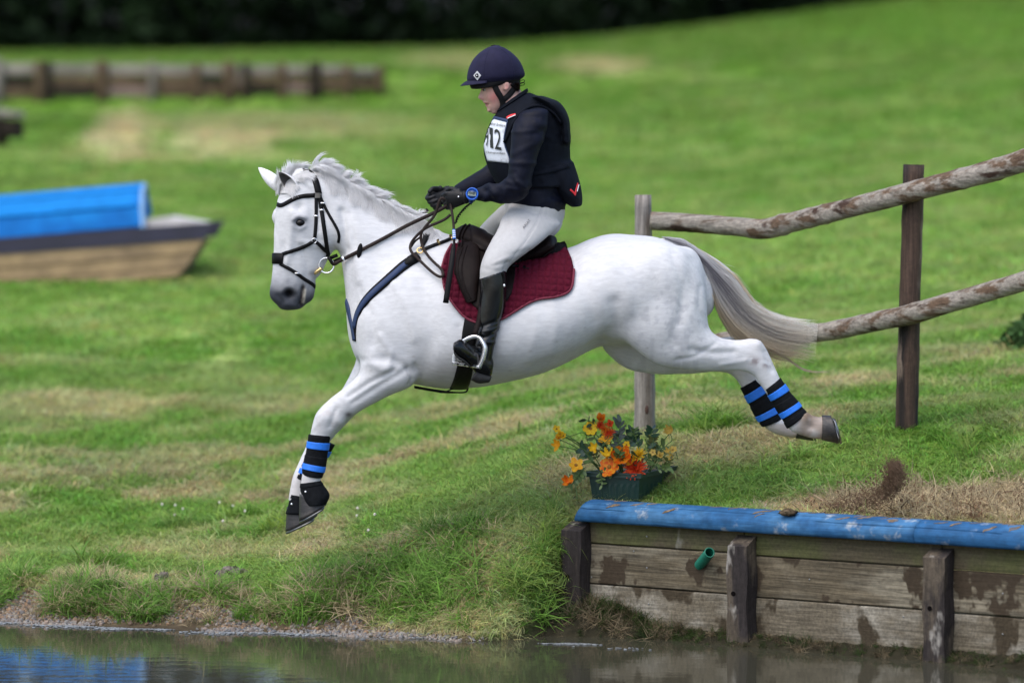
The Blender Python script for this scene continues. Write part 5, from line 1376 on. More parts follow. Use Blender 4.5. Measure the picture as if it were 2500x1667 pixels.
# ================================================================== tack
M_blk = mat('black_leather', (.0050, .0048, .0052), rough=.45, spec=.12, var=.25, vscale=60, bump=.15, bscale=250, bdist=.001)
M_brn = mat('havana_leather', (.0085, .0055, .005), rough=.5, spec=.08, var=.3, vscale=40, bump=.2, bscale=220, bdist=.001)
M_rein = mat('rein_leather', (.020, .013, .011), spec=.15, rough=.55, var=.3, vscale=60)
M_steel = mat('polished_steel', (.90, .91, .93), rough=.22, metal=.75)
M_brass = mat('brass', (.72, .53, .24), rough=.25, metal=1.0)
M_navy = mat('navy_webbing', (.010, .028, .085), rough=.7, sheen=.2, var=.2, vscale=120)
M_wine = mat('burgundy_cotton', (.066, .003, .013), spec=.15, rough=.9, sheen=.1, var=.18, vscale=60, bump=.2, bscale=300, bdist=.002)
M_winet = mat('burgundy_binding', (.13, .010, .028), rough=.8)
M_fleece = mat('black_sheepskin', (.010, .010, .011), rough=1, spec=.1, sheen=.4, bump=1.0, bscale=160, bdist=.01)
M_neo = mat('black_neoprene', (.0055, .0065, .008), rough=.8, spec=.1, var=.3, vscale=50, bump=.25, bscale=260, bdist=.001)
M_bstrap = mat('bright_blue_strap', (.010, .155, .66), rough=.6, var=.12, vscale=80)
def thing(name, at, label, cat, group=None): return empty(name, at, label, cat, group)
# saddle pad
def quilt(u, v, a, b):
    x = a[:, None, 0] * (1 - v[0][None, :]) + b[:, None, 0] * v[0][None, :]; y = a[:, None, 1] * (1 - v[0][None, :]) + b[:, None, 1] * v[0][None, :]
    xr, yr = x + .07 * y, y - .07 * x
    return .011 * np.minimum(np.abs(np.sin(xr * math.pi / 17)), np.abs(np.sin(yr * math.pi / 15.5))) ** .6
LA = [(1079, 657), (1088, 625), (1101, 601), (1140, 588), (1200, 600), (1270, 613), (1385, 609), (1397, 635), (1402, 662)]
LB = [(1080, 664), (1085, 703), (1101, 735), (1133, 773), (1165, 788), (1195, 790), (1225, 780), (1254, 764), (1286, 745), (1315, 733), (1356, 727), (1385, 717), (1398, 700), (1402, 668)]
pad = thing('saddle_pad', P(1240, 600, 0), 'burgundy quilted saddle pad lying on the horse under the saddle', 'saddle pad')
for far in (False, True):
    V, Fc = drape(hbvh, LA, LB, 170, 74, .003, .006, far, quilt); mesh_obj('quilted_panel', V, Fc, M_wine, pad)
edge = crom(LA[-1:] + LB[::-1] + LA[:3], 6)
ep = [np.array(cast(hbvh, x, y)[0]) + np.array(cast(hbvh, x, y)[1]) * .012 for x, y in edge]
mesh_obj('binding', *tube(ep, .0055, 8), M_winet, pad)
ep = [(p[0], -p[1], p[2]) for p in ep]; mesh_obj('binding', *tube(ep, .0055, 8), M_winet, pad)
# half pad
hpad = thing('half_pad', P(1300, 600, 0), 'black sheepskin half pad showing behind and under the saddle seat', 'half pad')
for far in (False, True):
    V, Fc = drape(hbvh, [(1225, 640), (1262, 610), (1315, 592), (1360, 583), (1376, 586), (1383, 598)], [(1228, 650), (1262, 647), (1300, 640), (1345, 628), (1378, 616), (1385, 604)], 40, 10, .016, .016, far, lambda u, v, a, b: .006 * (vnoise(u * 40, v * 12, 5)))
    mesh_obj('fleece', V, Fc, M_fleece, hpad)
# saddle
saddle = thing('saddle', P(1230, 600, 0), 'dark brown leather jumping saddle with knee roll and black girth', 'saddle')
seat = loft([((1116, 557), (1118, 600), .05, 0, -.3), ((1134, 549), (1140, 606), .085, 0, -.3), ((1165, 555), (1175, 618), .12, 0, -.3), ((1210, 580), (1215, 636), .16, 0, -.25), ((1265, 592), (1265, 646), .185, 0, -.2),
             ((1310, 583), (1314, 637), .19, 0, -.2), ((1338, 566), (1348, 618), .165, 0, -.2), ((1354, 577), (1356, 606), .11, 0, -.2)], 30, 6, (.5, .4))
mesh_obj('seat', *seat, M_brn, saddle)
flapA, flapB = [(1108, 664), (1113, 614), (1121, 596), (1150, 586), (1200, 590), (1240, 600), (1255, 640), (1258, 665)], [(1109, 672), (1121, 694), (1134, 715), (1148, 739), (1167, 760), (1190, 768), (1215, 760), (1236, 741), (1251, 719), (1258, 674)]
fl = drape(hbvh, flapA, flapB, 50, 24, .006, .016)
mesh_obj('flap', *fl, M_brn, saddle); mesh_obj('flap', *drape(hbvh, flapA, flapB, 50, 24, .006, .016, True), M_brn, saddle)
g = G().add(hV, hF).add(*fl).add(*seat); B2 = bvh_of(g.V(), g.f)
KY = lambda x, y: cast(B2, x, y)[0].y
for sgn in (1, -1):
    kr = loft([((1126, 594), (1166, 588), .012, KY(1146, 594) - .002), ((1113, 628), (1172, 624), .024, KY(1142, 626) - .006), ((1110, 662), (1172, 656), .027, KY(1142, 660) - .008), ((1121, 700), (1168, 692), .024, KY(1145, 697) - .007), ((1138, 738), (1164, 732), .014, KY(1150, 734) - .004)], 22, 6, (.5, .5))
    kr = kr if sgn > 0 else mirrorY(*kr)
    ko = mesh_obj('knee_roll', *kr, M_brn, saddle)
    if sgn > 0:
        kb = bvh_of(*kr)
        for pts in ([(1130, 604), (1119, 640), (1119, 672), (1133, 712), (1146, 732)], [(1140, 600), (1129, 640), (1128, 672), (1138, 706), (1150, 730)]):
            mesh_obj('piping', *tube([np.array(cast(kb, x, y)[0]) + np.array(cast(kb, x, y)[1]) * .001 for x, y in crom(pts, 6)], .0028, 6), M_brn, ko)
sk = drape(B2, [(1148, 553), (1175, 556), (1205, 572), (1228, 596)], [(1152, 598), (1172, 612), (1196, 620), (1222, 612)], 16, 12, .010, .004)
mesh_obj('skirt', *sk, M_brn, saddle)
for o_, pts in ((.004, [(1120, 600), (1122, 575), (1132, 554), (1142, 547)]), (.004, [(1127, 602), (1130, 576), (1140, 555), (1150, 548)])):
    mesh_obj('welt', *tube([np.array(cast(B2, x, y)[0]) + np.array(cast(B2, x, y)[1]) * o_ for x, y in crom(pts, 6)], .004, 6), M_brn, saddle)
for pts in ([(1262, 640), (1300, 622), (1340, 600)], [(1268, 648), (1310, 634), (1348, 610)]):
    mesh_obj('welt', *tube([np.array(cast(B2, x, y)[0]) + np.array(cast(B2, x, y)[1]) * .003 for x, y in crom(pts, 6)], .004, 6), M_brn, saddle)
mesh_obj('strap_keeper', *strap(B2, [(1240, 652), (1262, 655), (1292, 660)], .016, .005, .012), M_blk, saddle)
GLA, GLB = [(1136, 770), (1130, 810), (1124, 850), (1117, 890), (1107, 928), (1098, 947)], [(1168, 775), (1163, 820), (1159, 860), (1155, 900), (1148, 932), (1140, 948)]
for far in (False, True): mesh_obj('girth', *drape(hbvh, GLA, GLB, 26, 8, .008, .004, far), M_blk, saddle)
for z_, yy in ((0, -.05), (3, .04)):
    mesh_obj('girth_elastic', *tube([P(1012, 943 + z_, yy), P(1050, 950 + z_, yy), P(1085, 955 + z_, yy), P(1118, 958, yy), P(1138, 956, yy), P(1143, 944, yy * 1.2)], .0036, 8, sub=6), M_blk, saddle)
mesh_obj('girth_elastic', *tube([P(1060, 952, -.08), P(1080, 958, -.07), P(1108, 948, -.09)], .003, 8, sub=6), M_blk, saddle)
lp = [P(1176, 742, -.352), P(1170, 780, -.372), P(1162, 806, -.392), P(1159, 822, -.402)]
mesh_obj('stirrup_leather', *ribbon(lp, [(-.25, -1, .1)] * 4, .024, .004), M_brn, saddle)
iron = crom([(1107, 890, -.355), (1109, 864, -.362), (1122, 838, -.378), (1142, 824, -.395), (1159, 819, -.402), (1173, 823, -.412), (1183, 838, -.424), (1186, 853, -.427), (1181, 876, -.424), (1171, 898, -.418)], 6)
st = mesh_obj('stirrup_iron', *ribbon([P(a, b, c) for a, b, c in iron], [np.cross(np.gradient(np.array([tuple(P(a, b, c)) for a, b, c in iron]), axis=0)[i], (-.62, -.78, .1)) for i in range(len(iron))], .020, .013), M_steel, saddle)
A, B = P(1108, 887, -.358), P(1171, 896, -.418); ax = (B - A) / 2; fdir = Vector((-.62, -.78, .12))
mesh_obj('tread', *box((A + B) / 2 + Vector((0, 0, .0)), ax, fdir * .017, (0, 0, .0065), .003), M_steel, st)
mesh_obj('tread', *box((A + B) / 2 + Vector((0, 0, .016)) - fdir * .012, ax * .94, fdir * .004, (0, 0, .0035), .001), M_steel, st)
for f in (-.5, .05, .55): mesh_obj('stud', *ellipsoid((A + B) / 2 + ax * f + fdir * .017, .006, .004, .0045, 8, 6), M_blk, st)
# far side stirrup, mirrored
mesh_obj('stirrup_leather', *mirrorY(*ribbon(lp, [(-.25, -1, .1)] * 4, .024, .004)), M_brn, saddle)
mesh_obj('stirrup_iron', *mirrorY(*ribbon([P(a, b, c) for a, b, c in iron], [(0, 0, 1)] * len(iron), .010, .008)), M_steel, saddle)

# bridle
bridle = thing('bridle', P(770, 430, 0), 'black leather bridle with crossed noseband and gold bit on the grey head', 'bridle')
def bs(name, pts, w, th=.0045, m=M_blk, n=26, off=.0005): return mesh_obj(name, *strap(hbvh, pts, w, th, off, n), m, bridle)
bs('browband', [(690, 494, 1), (677, 499), (686, 503), (700, 496), (717, 486), (735, 480), (753, 478), (770, 477)], .020, .007)
bs('headpiece', [(765, 440, 1), (748, 416, 1), (744, 415), (755, 422), (767, 433), (772, 448), (776, 462), (778, 474)], .030, .006)
bs('cheekpiece', [(772, 476), (772, 500), (772, 527), (771, 552), (768, 584)], .016, .006)
bs('cheekpiece', [(780, 476), (785, 513), (790, 548), (795, 582), (799, 612), (803, 630)], .019, .007)
bs('throatlash', [(781, 478), (789, 496), (800, 519), (814, 543), (825, 563), (828, 578), (826, 592)], .013, .006)
bs('noseband_strap', [(690, 621), (700, 617), (731, 607), (753, 597), (767, 588)], .017, .006)
bs('noseband_strap', [(768, 588), (780, 598), (792, 610), (800, 616)], .016, .006)
bs('noseband_strap', [(684, 644), (706, 656), (724, 667), (742, 681), (757, 690), (767, 698), (766, 704, 1)], .016, .006)
bs('noseband_strap', [(690, 625, 1), (735, 605, 1), (765, 588, 1)], .016, .006)
bs('nose_pad', [(692, 632), (681, 631), (671, 631), (666, 631), (676, 632, 1), (692, 634, 1)], .050, .008, n=20)
for (px, py, ax) in ((724, 667, .9), (785, 514, 0), (772, 528, 0), (789, 496, .4)):
    h, nn = cast(hbvh, px, py); t = Vector((math.cos(ax), 0, math.sin(ax))) if ax else Vector((1, 0, 0))
    mesh_obj('buckle', *box(h + nn * .009, Vector((.011, 0, 0)), nn * .0025, Vector((0, 0, .0028))), M_steel, bridle)
h, nn = cast(hbvh, 776, 477); mesh_obj('rosette_plate', *box(h + nn * .009, Vector((.0125, 0, 0)), nn * .003, Vector((0, 0, .0115)), .002), mat('plate_silver', (.48, .46, .42), rough=.3, metal=.9), bridle)
def ring(name, c, nrm, r, rt, m, parent):
    q = Vector(nrm).to_track_quat('Z', 'Y').to_matrix()
    pts = [Vector(c) + q @ Vector((r * math.cos(a), r * math.sin(a), 0)) for a in np.linspace(0, 2 * math.pi, 29)]
    return mesh_obj(name, *tube(pts, rt, 8, cap=False), m, parent)
h, nn = cast(hbvh, 767, 587); ring('noseband_ring', h + nn * .006, nn, .0105, .0025, M_steel, bridle)
bry = cast(hbvh, 782, 655)[0].y - .016
ring('bit_ring', P(797, 648, bry), (-.1, -1, 0), .034, .0036, M_steel, bridle)
ring('bit_ring', P(797, 648, -bry + .03), (.1, 1, 0), .034, .0036, M_steel, bridle)
mesh_obj('bit', *tube([P(760, 671, bry + .02), P(772, 664, bry + .004), P(784, 656, bry)], .0085, 12, sub=4), M_brass, bridle)
mesh_obj('bit_loop', *tube([P(802, 629, bry), P(806, 634, bry - .004), P(814, 645, bry - .004), P(824, 641, bry)], .008, 8, sub=4), M_blk, bridle)
mesh_obj('strap_end', *ribbon([P(806, 630, bry + .012), P(814, 627, bry + .012), P(824, 623, bry + .01)], [(0, -1, .2)] * 3, .016, .004), M_blk, bridle)
def over(pts, lift, free=-.10, lo=None):
    out = []
    for x, y in pts:
        h_ = hbvh.ray_cast(EYE, (P(x, y, 0) - EYE).normalized())
        yy = min(free, h_[0].y - lift) if (h_[0] is not None and h_[0].y < 1) else free
        out.append(tuple(P(x, y, yy)))
    p = np.array(out)
    for _ in range(6): p[1:-1] = p[1:-1] * .4 + (p[:-2] + p[2:]) * .3
    return p
rp = over(polyres(crom([(814, 645), (838, 633), (875, 614), (937, 582), (993, 551), (1027, 535), (1074, 513), (1098, 498)], 6), 40), .012, -.10)
mesh_obj('rein', *ribbon(rp, [(-.05, -1, .15)] * len(rp), .0165, .005), M_rein, bridle)
mesh_obj('rein_stop', *ellipsoid(P(878, 612, rp[12][1] - .004), .012, .006, .034, 14, 10, rot=Matrix.Rotation(.18, 3, 'Y')), M_blk, bridle)
mesh_obj('buckle', *box(P(838, 632, rp[5][1] - .003), (.004, 0, .002), (0, .006, 0), (-.004, 0, .011)), M_steel, bridle)
lp_ = crom([(1100, 524), (1089, 534), (1071, 543), (1051, 551), (1032, 562), (1015, 578), (1004, 593), (1001, 607), (1008, 620), (1026, 637), (1053, 663), (1075, 677), (1083, 669), (1076, 655), (1062, 643), (1041, 620), (1029, 594), (1028, 568), (1046, 545), (1064, 522), (1070, 497), (1078, 483), (1086, 488)], 6)
rp = over(lp_, .03, -.15)
mesh_obj('rein', *ribbon(rp, [(-.1, -1, .2)] * len(rp), .0125, .0045), M_rein, bridle)
rp = over(crom([(1003, 604), (1014, 588), (1030, 577)], 6), .02, -.14); mesh_obj('rein_loop', *ribbon(rp, [(0, -1, .2)] * len(rp), .009, .004), M_rein, bridle)
rf = [tuple(P(x, y, yy)) for x, y, yy in crom([(812, 640, .09), (875, 612, .16), (937, 580, .17), (1000, 548, .13), (1044, 512, .09)], 6)]
mesh_obj('rein', *ribbon(rf, [(0, 1, .2)] * len(rf), .0165, .005), M_rein, bridle)

# breastplate
bp_ = thing('breastplate', P(866, 800, 0), 'navy webbing breastplate across the chest with brass fittings', 'breastplate')
def pb(name, pts, w, th=.005, m=M_navy, n=30, off=.001): return mesh_obj(name, *strap(hbvh, pts, w, th, off, n), m, bp_)
w_ = np.interp(np.linspace(0, 1, 28), [0, .2, .8, 1], [.040, .040, .030, .020])
def sb_(name, pts, w, m, th=.006, off=.001, n=28):
    p3, n3 = [], []
    for x, y in polyres(crom(pts, 8), n):
        h_, nn_ = cast(hbvh, x, y); p3.append(np.array(h_) + np.array(nn_) * off); n3.append(np.array(nn_))
    p3, n3 = np.array(p3), np.array(n3)
    for _ in range(4): p3[1:-1] = p3[1:-1] * .5 + (p3[:-2] + p3[2:]) * .25; n3[1:-1] = n3[1:-1] * .5 + (n3[:-2] + n3[2:]) * .25
    return mesh_obj(name, *ribbon(p3, n3, w, th), m, bp_)
sb_('chest_strap', [(1020, 627), (990, 645), (943, 686), (906, 719), (882, 748), (869, 776), (865, 802), (866, 832)], w_ + .008, M_blk, .004, .001)
sb_('chest_webbing', [(1000, 638), (990, 645), (943, 686), (906, 719), (882, 748), (869, 776), (866, 800)], .026, M_navy, .006, .002)
sb_('chest_strap', [(846, 735), (851, 755), (855, 775), (861, 800), (866, 830)], .028, M_navy, .006, .001)
sb_('leather_end', [(1022, 624), (1006, 634), (990, 646)], np.interp(np.linspace(0, 1, 28), [0, .6, 1], [.042, .046, .02]), M_blk, .010, .001)
h, nn = cast(hbvh, 1026, 614); ring('brass_ring', h + nn * .010, nn, .0135, .003, M_brass, bp_)
sb_('saddle_strap', [(1030, 612), (1060, 600), (1085, 591), (1110, 580)], .017, M_blk, .007, .002)
sb_('wither_strap', [(1046, 564), (1040, 580), (1032, 600), (1028, 608)], np.interp(np.linspace(0, 1, 28), [0, .2, 1], [.02, .034, .012]), M_blk, .007, .002)
for px, py in ((1070, 596), (1100, 585)):
    h, nn = cast(hbvh, px, py); mesh_obj('brass_buckle', *box(h + nn * .010, (.005, 0, .002), nn * .004, (-.004, 0, .013), .001), M_brass, bp_)
# boots on the legs
def band(secs, t0, t1, grow, m, parent, name):
    q = crom([[*s[0], *s[1], s[2]] for s in secs], 10); y0 = secs[0][3]
    i0, i1 = t0 * (len(q) - 1), t1 * (len(q) - 1); out = []
    for f in np.linspace(i0, i1, 3):
        r = np.array([np.interp(f, np.arange(len(q)), q[:, c]) for c in range(5)]); a, b = r[:2], r[2:4]; d = (b - a) / np.linalg.norm(b - a) * grow
        sk_ = np.array([-d[1], d[0]]) * 0
        out.append((tuple(a - d), tuple(b + d), r[4] + grow / 540, y0))
    return mesh_obj(name, *loft(out, 28, 4, (.04, .04)), m, parent)
def legboot(secs, bands, label, y):
    b = thing('brushing_boot', P(*secs[-1][0], y), label, 'horse boot', 'brushing boots on the four legs')
    mesh_obj('shell', *loft(secs, 30, 5, (.05, .05)), M_neo, b)
    mid = secs[1:3]
    for t0, t1 in bands: band(secs, t0, t1, 1.8, M_bstrap, b, 'strap')
    band(secs, .40, .60, 1.3, M_neo, b, 'wrap'); band(secs, .84, .98, 1.2, M_neo, b, 'trim')
    return b
bn = legboot([((753, 1060), (807, 1064), .047, -.12), ((749, 1090), (802, 1096), .044, -.12), ((743, 1122), (796, 1132), .042, -.12), ((737, 1148), (790, 1158), .045, -.12), ((742, 1160), (784, 1167), .043, -.12)], ((.14, .27), (.56, .69)), 'black brushing boot with two blue straps on the near foreleg', -.12)
legboot([((768, 1068), (818, 1086), .044, .11), ((750, 1102), (800, 1118), .042, .11), ((729, 1142), (778, 1156), .042, .11), ((719, 1164), (766, 1180), .043, .11)], ((.18, .32), (.64, .78)), 'black and blue brushing boot on the far foreleg, mostly hidden behind the near one', .11)
legboot([((1867, 952), (1906, 922), .043, -.15), ((1886, 984), (1930, 958), .040, -.15), ((1905, 1016), (1953, 986), .041, -.15), ((1922, 1046), (1970, 1008), .045, -.15)], ((.14, .28), (.60, .74)), 'black brushing boot with two blue straps on the near hind leg', -.15)
legboot([((1807, 948), (1850, 922), .042, .13), ((1828, 986), (1873, 958), .040, .13), ((1847, 1022), (1898, 996), .042, .13), ((1862, 1042), (1910, 1022), .044, .13)], ((.16, .32), (.62, .78)), 'black brushing boot with two blue straps on the far hind leg', .13)
def bell(secs, label, y, px, py):
    b = thing('overreach_boot', P(*secs[-1][0], y), label, 'horse boot', 'overreach boots on the front hooves')
    V, Fc = loft(secs, 30, 5, (.08, .05)); mesh_obj('bell', V, Fc, M_neo, b)
    band(secs, .0, .22, 1.5, M_neo, b, 'cuff')
    mesh_obj('stud', *ellipsoid(P(px, py, secs[2][3] - secs[2][2] - .001), .005, .003, .005, 8, 6), M_steel, b)
bell([((734, 1180), (782, 1173), .043, -.12), ((733, 1196), (792, 1186), .051, -.12), ((737, 1222), (805, 1208), .062, -.12), ((745, 1233), (797, 1230), .064, -.12)], 'black overreach boot around the near front hoof', -.12, 746, 1200)
bell([((710, 1206), (745, 1212), .040, .11), ((705, 1226), (756, 1228), .050, .11), ((697, 1253), (764, 1252), .060, .11)], 'black overreach boot around the far front hoof', .11, 712, 1230)
# ================================================================== the rider
M_skin = mat('skin', attr='Col', rough=.5, spec=.35, sss=.12, var=.06, vscale=60)
M_jkt = mat('navy_jersey', (.0032, .0045, .0125), rough=.6, spec=.16, sheen=.08, var=.3, vscale=30, bump=.2, bscale=120, bdist=.003)
M_vest = mat('black_vest', (.0036, .0052, .0098), rough=.8, spec=.12, var=.25, vscale=25, bump=.2, bscale=200, bdist=.002)
M_bre = mat('pale_breeches', (.40, .40, .40), rough=.75, spec=.2, sheen=.15, var=.05, vscale=50, bump=.15, bscale=200, bdist=.002)
M_lboot = mat('polished_boot', (.0038, .0044, .0052), rough=.22, spec=.35, var=.2, vscale=20, coat=.05, bump=.12, bscale=30, bdist=.004)
M_sole = mat('boot_sole', (.018, .017, .016), rough=.8, var=.3, vscale=60)
M_glove = mat('black_glove', (.0055, .006, .0075), rough=.55, spec=.3, var=.3, vscale=70, bump=.25, bscale=180, bdist=.002)
M_hat = mat('navy_helmet_cover', (.013, .0125, .036), rough=.8, spec=.2, sheen=.25, var=.15, vscale=30)
M_blackweb = mat('black_harness', (.005, .005, .006), rough=.8, spec=.3)
M_white = mat('white_print', (.75, .76, .78), rough=.7); M_ink = mat('black_print', (.012, .016, .013), rough=.8); M_red = mat('red_print', (.55, .015, .02), rough=.6)
person = thing('person', P(1260, 600, 0), 'rider in navy jacket, black vest and pale breeches with number 912, reins in hand', 'person')
def pobj(name, VF, m, parent=None, **k): return mesh_obj(name, VF[0], VF[1], m, parent or person, **k)
# body under the clothes, head first
headp = [loft([((1172, 140), (1250, 140), .062, 0), ((1163, 165), (1262, 165), .076, 0), ((1166, 195), (1263, 195), .078, 0), ((1173, 213), (1262, 212), .073, 0), ((1178, 226), (1259, 222), .069, 0), ((1181, 242), (1252, 236), .061, 0),
               ((1187, 254), (1243, 250), .051, 0), ((1192, 265), (1233, 262), .040, 0), ((1200, 274), (1222, 271), .026, 0)], 30, 5, (.5, .6)),
         loft([((1212, 240), (1266, 205), .055, 0), ((1216, 262), (1273, 225), .055, 0), ((1222, 290), (1292, 255), .062, 0), ((1215, 320), (1320, 300), .12, 0)], 24, 4, (.3, .3)),
         loft([((1175, 214), (1190, 218), .009, 0), ((1172, 226), (1190, 228), .010, 0), ((1167, 236), (1190, 238), .014, 0), ((1168, 241), (1190, 243), .016, 0), ((1177, 246), (1190, 247), .010, 0)], 16, 4, (.4, .4)),
         ellipsoid(P(1186, 251.5, 0), .011, .021, .0055), ellipsoid(P(1190, 258.5, 0), .011, .018, .006), ellipsoid(P(1196, 269, 0), .014, .02, .011), ellipsoid(P(1179, 212, 0), .012, .05, .009),
         ellipsoid(P(1237, 211, -.079), .014, .007, .022, rot=Matrix.Rotation(.25, 3, 'Y')), ellipsoid(P(1237, 211, .079), .014, .007, .022)]
trunk = [((1212, 300), (1320, 285), .12, 0), ((1200, 345), (1370, 335), .15, 0), ((1210, 400), (1375, 395), .14, 0), ((1240, 470), (1375, 470), .14, 0), ((1255, 530), (1360, 545), .15, 0)]
def arm(up, s):
    return loft([((a[0] + 8, a[1] + 2), (b[0] - 8, b[1] - 2), hw - .014, y * s) for a, b, hw, y in up], 16, 4, (.4, .3))
NARM = [((1262, 284), (1340, 275), .060, -.185), ((1250, 318), (1334, 322), .066, -.212), ((1246, 368), (1314, 378), .060, -.228), ((1242, 415), (1300, 430), .057, -.235), ((1230, 436), (1288, 478), .056, -.232),
        ((1212, 444), (1248, 497), .052, -.215), ((1190, 450), (1210, 496), .046, -.185), ((1166, 459), (1178, 492), .038, -.155), ((1150, 465), (1157, 489), .034, -.135)]
FARM = [((1255, 290), (1330, 280), .060, .185), ((1235, 330), (1310, 330), .066, .215), ((1210, 375), (1280, 385), .060, .230), ((1185, 405), (1250, 430), .057, .225), ((1160, 422), (1215, 462), .052, .20), ((1130, 440), (1165, 474), .044, .16), ((1108, 455), (1124, 482), .036, .12)]
NLEG = [((1240, 505), (1368, 550), .095, -.10), ((1219, 551), (1332, 582), .095, -.19), ((1199, 588), (1300, 608), .088, -.26), ((1184, 618), (1266, 632), .079, -.30), ((1173, 650), (1240, 656), .069, -.325), ((1171, 684), (1232, 684), .060, -.33), ((1172, 730), (1228, 730), .054, -.335)]
FLEG = [((1228, 498), (1340, 548), .095, .10), ((1192, 532), (1310, 580), .095, .19), ((1168, 560), (1275, 605), .088, .26), ((1155, 595), (1245, 632), .079, .30), ((1150, 640), (1222, 655), .069, .325), ((1152, 684), (1215, 684), .060, .33), ((1155, 730), (1212, 730), .054, .335)]
def leg_in(secs): return loft([((a[0] + 8, a[1] + 3), (b[0] - 8, b[1] - 3), hw - .014, y) for a, b, hw, y in secs] + [((1176, 800), (1212, 800), .034, math.copysign(.345, secs[0][3])), ((1172, 850), (1198, 855), .030, math.copysign(.35, secs[0][3]))], 18, 4, (.3, .4))
bparts = headp + [loft(trunk, 24, 4, (.4, .4)), loft([((a[0] * .76 + b[0] * .24, a[1] * .76 + b[1] * .24), (a[0] * .24 + b[0] * .76, a[1] * .24 + b[1] * .76), hw * .55, y) for a, b, hw, y in NARM] + [((1138, 471), (1140, 488), .024, -.125), ((1115, 478), (1118, 496), .020, -.115)], 16, 4, (.4, .3)),
          loft([((a[0] * .76 + b[0] * .24, a[1] * .76 + b[1] * .24), (a[0] * .24 + b[0] * .76, a[1] * .24 + b[1] * .76), hw * .55, y) for a, b, hw, y in FARM] + [((1096, 463), (1102, 481), .022, .10), ((1070, 478), (1076, 494), .02, .09)], 16, 4, (.4, .3)), leg_in(NLEG), leg_in(FLEG)]
pV, pF, pE = fuse(bparts, .0055, 6)
pV = sculpt(pV, pF, [('g', [(1180, 255), (1192, 255.5)], 1.6, -.005, 0), ('b', [(1182, 220)], 4, -.005, -1), ('b', [(1182, 220)], 4, -.005, 1), ('b', [(1203, 238)], 12, .003, -1), ('b', [(1237, 211)], 4, -.004, -1), ('g', [(1188, 246), (1196, 256)], 3, -.002, -1)])
ppx, ppy = proj(pV)
sk_ = np.tile(np.array([.52, .32, .265]), (len(pV), 1))
def pp(w, c):
    global sk_
    w = np.clip(w, 0, 1)[:, None]; sk_ = sk_ * (1 - w) + np.array(c) * w
nz_ = fbm(pV[:, 0] * 60, pV[:, 2] * 60, 401)
pp(np.exp(-(np.hypot((ppx - 1206) / 16, (ppy - 236) / 14)) ** 2) * .75 * (.7 + .6 * nz_), (.50, .17, .165))
pp(np.exp(-(np.hypot((ppx - 1176) / 7, (ppy - 240) / 5)) ** 2) * .5, (.46, .20, .18))
pp(np.exp(-(polydist(ppx, ppy, [(1180, 252), (1191, 253)]) / 2.2) ** 2) * .7, (.40, .14, .14)); pp(np.exp(-(polydist(ppx, ppy, [(1183, 258.5), (1190, 258)]) / 2.2) ** 2) * .7, (.42, .15, .15))
pp(np.exp(-(polydist(ppx, ppy, [(1181, 255), (1192, 255.5)]) / 1.4) ** 2) * .9, (.10, .02, .02))
pp(np.exp(-(polydist(ppx, ppy, [(1177, 213), (1190, 212)]) / 2.0) ** 2) * .5, (.20, .12, .08)); pp(np.exp(-(np.hypot((ppx - 1238) / 5, (ppy - 212) / 8)) ** 2) * .6, (.48, .18, .17))
pobj('body', (pV, pF), M_skin, col=sk_)
pbvh = bvh_of(pV, pF)
M_peye = mat('eye_white', (.5, .48, .47), rough=.15); M_iris = mat('iris', (.02, .02, .025), rough=.1)
for s in (-1, 1):
    e = pobj('eye', ellipsoid(P(1183.5, 219.5, .034 * s), .0085, .010, .0060, 12, 9), M_peye)
    mesh_obj('iris', *ellipsoid(P(1180.6, 220, .037 * s), .0055, .0062, .0055, 10, 8), M_iris, e)
hl = []
for k in range(240):
    x0, y0 = RNG.uniform(1250, 1268), RNG.uniform(200, 214); q = crom([(x0, y0), (x0 + 2, y0 + 6), (x0 + RNG.uniform(-2, 3), y0 + RNG.uniform(9, 15))], 4); s = RNG.choice([-1, 1]); hl.append([tuple(P(x, y, s * RNG.uniform(.0, .062))) for x, y in q])
V, Fc, C = strands(np.array(hl), .0012, cols=np.tile([.06, .035, .02], (len(hl), len(hl[0]), 1))); mesh_obj('hair', V, Fc, M_hair, person, col=C)
# jersey with sleeves
jp = [loft([((1222, 275), (1298, 240), .085, 0), ((1205, 300), (1345, 270), .15, 0), ((1195, 345), (1376, 330), .165, 0), ((1204, 400), (1378, 395), .155, 0), ((1224, 455), (1382, 455), .160, 0), ((1229, 488), (1382, 500), .165, 0), ((1235, 497), (1378, 519), .160, 0)], 30, 5, (.2, .05)),
      loft(NARM, 22, 6, (.5, .1)), loft(FARM, 22, 6, (.5, .1))]
jV, jF, jE = fuse(jp, .006, 6)
jN = vnormals(jV, jF); jpx, jpy = proj(jV)
wr = np.zeros(len(jV))
rw = np.random.default_rng(44)
for _ in range(40):                                             # sleeve and waist folds
    i = rw.integers(0, len(NARM) - 1); f = rw.random(); a = np.array(NARM[i][0]) * (1 - f) + np.array(NARM[i + 1][0]) * f; b = np.array(NARM[i][1]) * (1 - f) + np.array(NARM[i + 1][1]) * f
    u0, u1 = sorted(rw.uniform(-.1, 1.1, 2)); sh = rw.normal(0, 10, 2)
    d = polydist(jpx, jpy, [a * (1 - u0) + b * u0 + sh, a * (1 - u1) + b * u1 - sh]); wr += rw.uniform(-.006, .0065) * np.exp(-(d / rw.uniform(5, 11)) ** 2) * (jV[:, 1] < -.05)
for _ in range(22):
    y = rw.uniform(440, 515); x = rw.uniform(1230, 1370); wr += rw.uniform(-.004, .004) * np.exp(-(polydist(jpx, jpy, [(x, y), (x + rw.uniform(20, 70), y + rw.uniform(-14, 18))]) / 5) ** 2)
jV = jV + jN * wr[:, None]
pobj('jersey', (jV, jF), M_jkt)
jb = bvh_of(jV, jF)
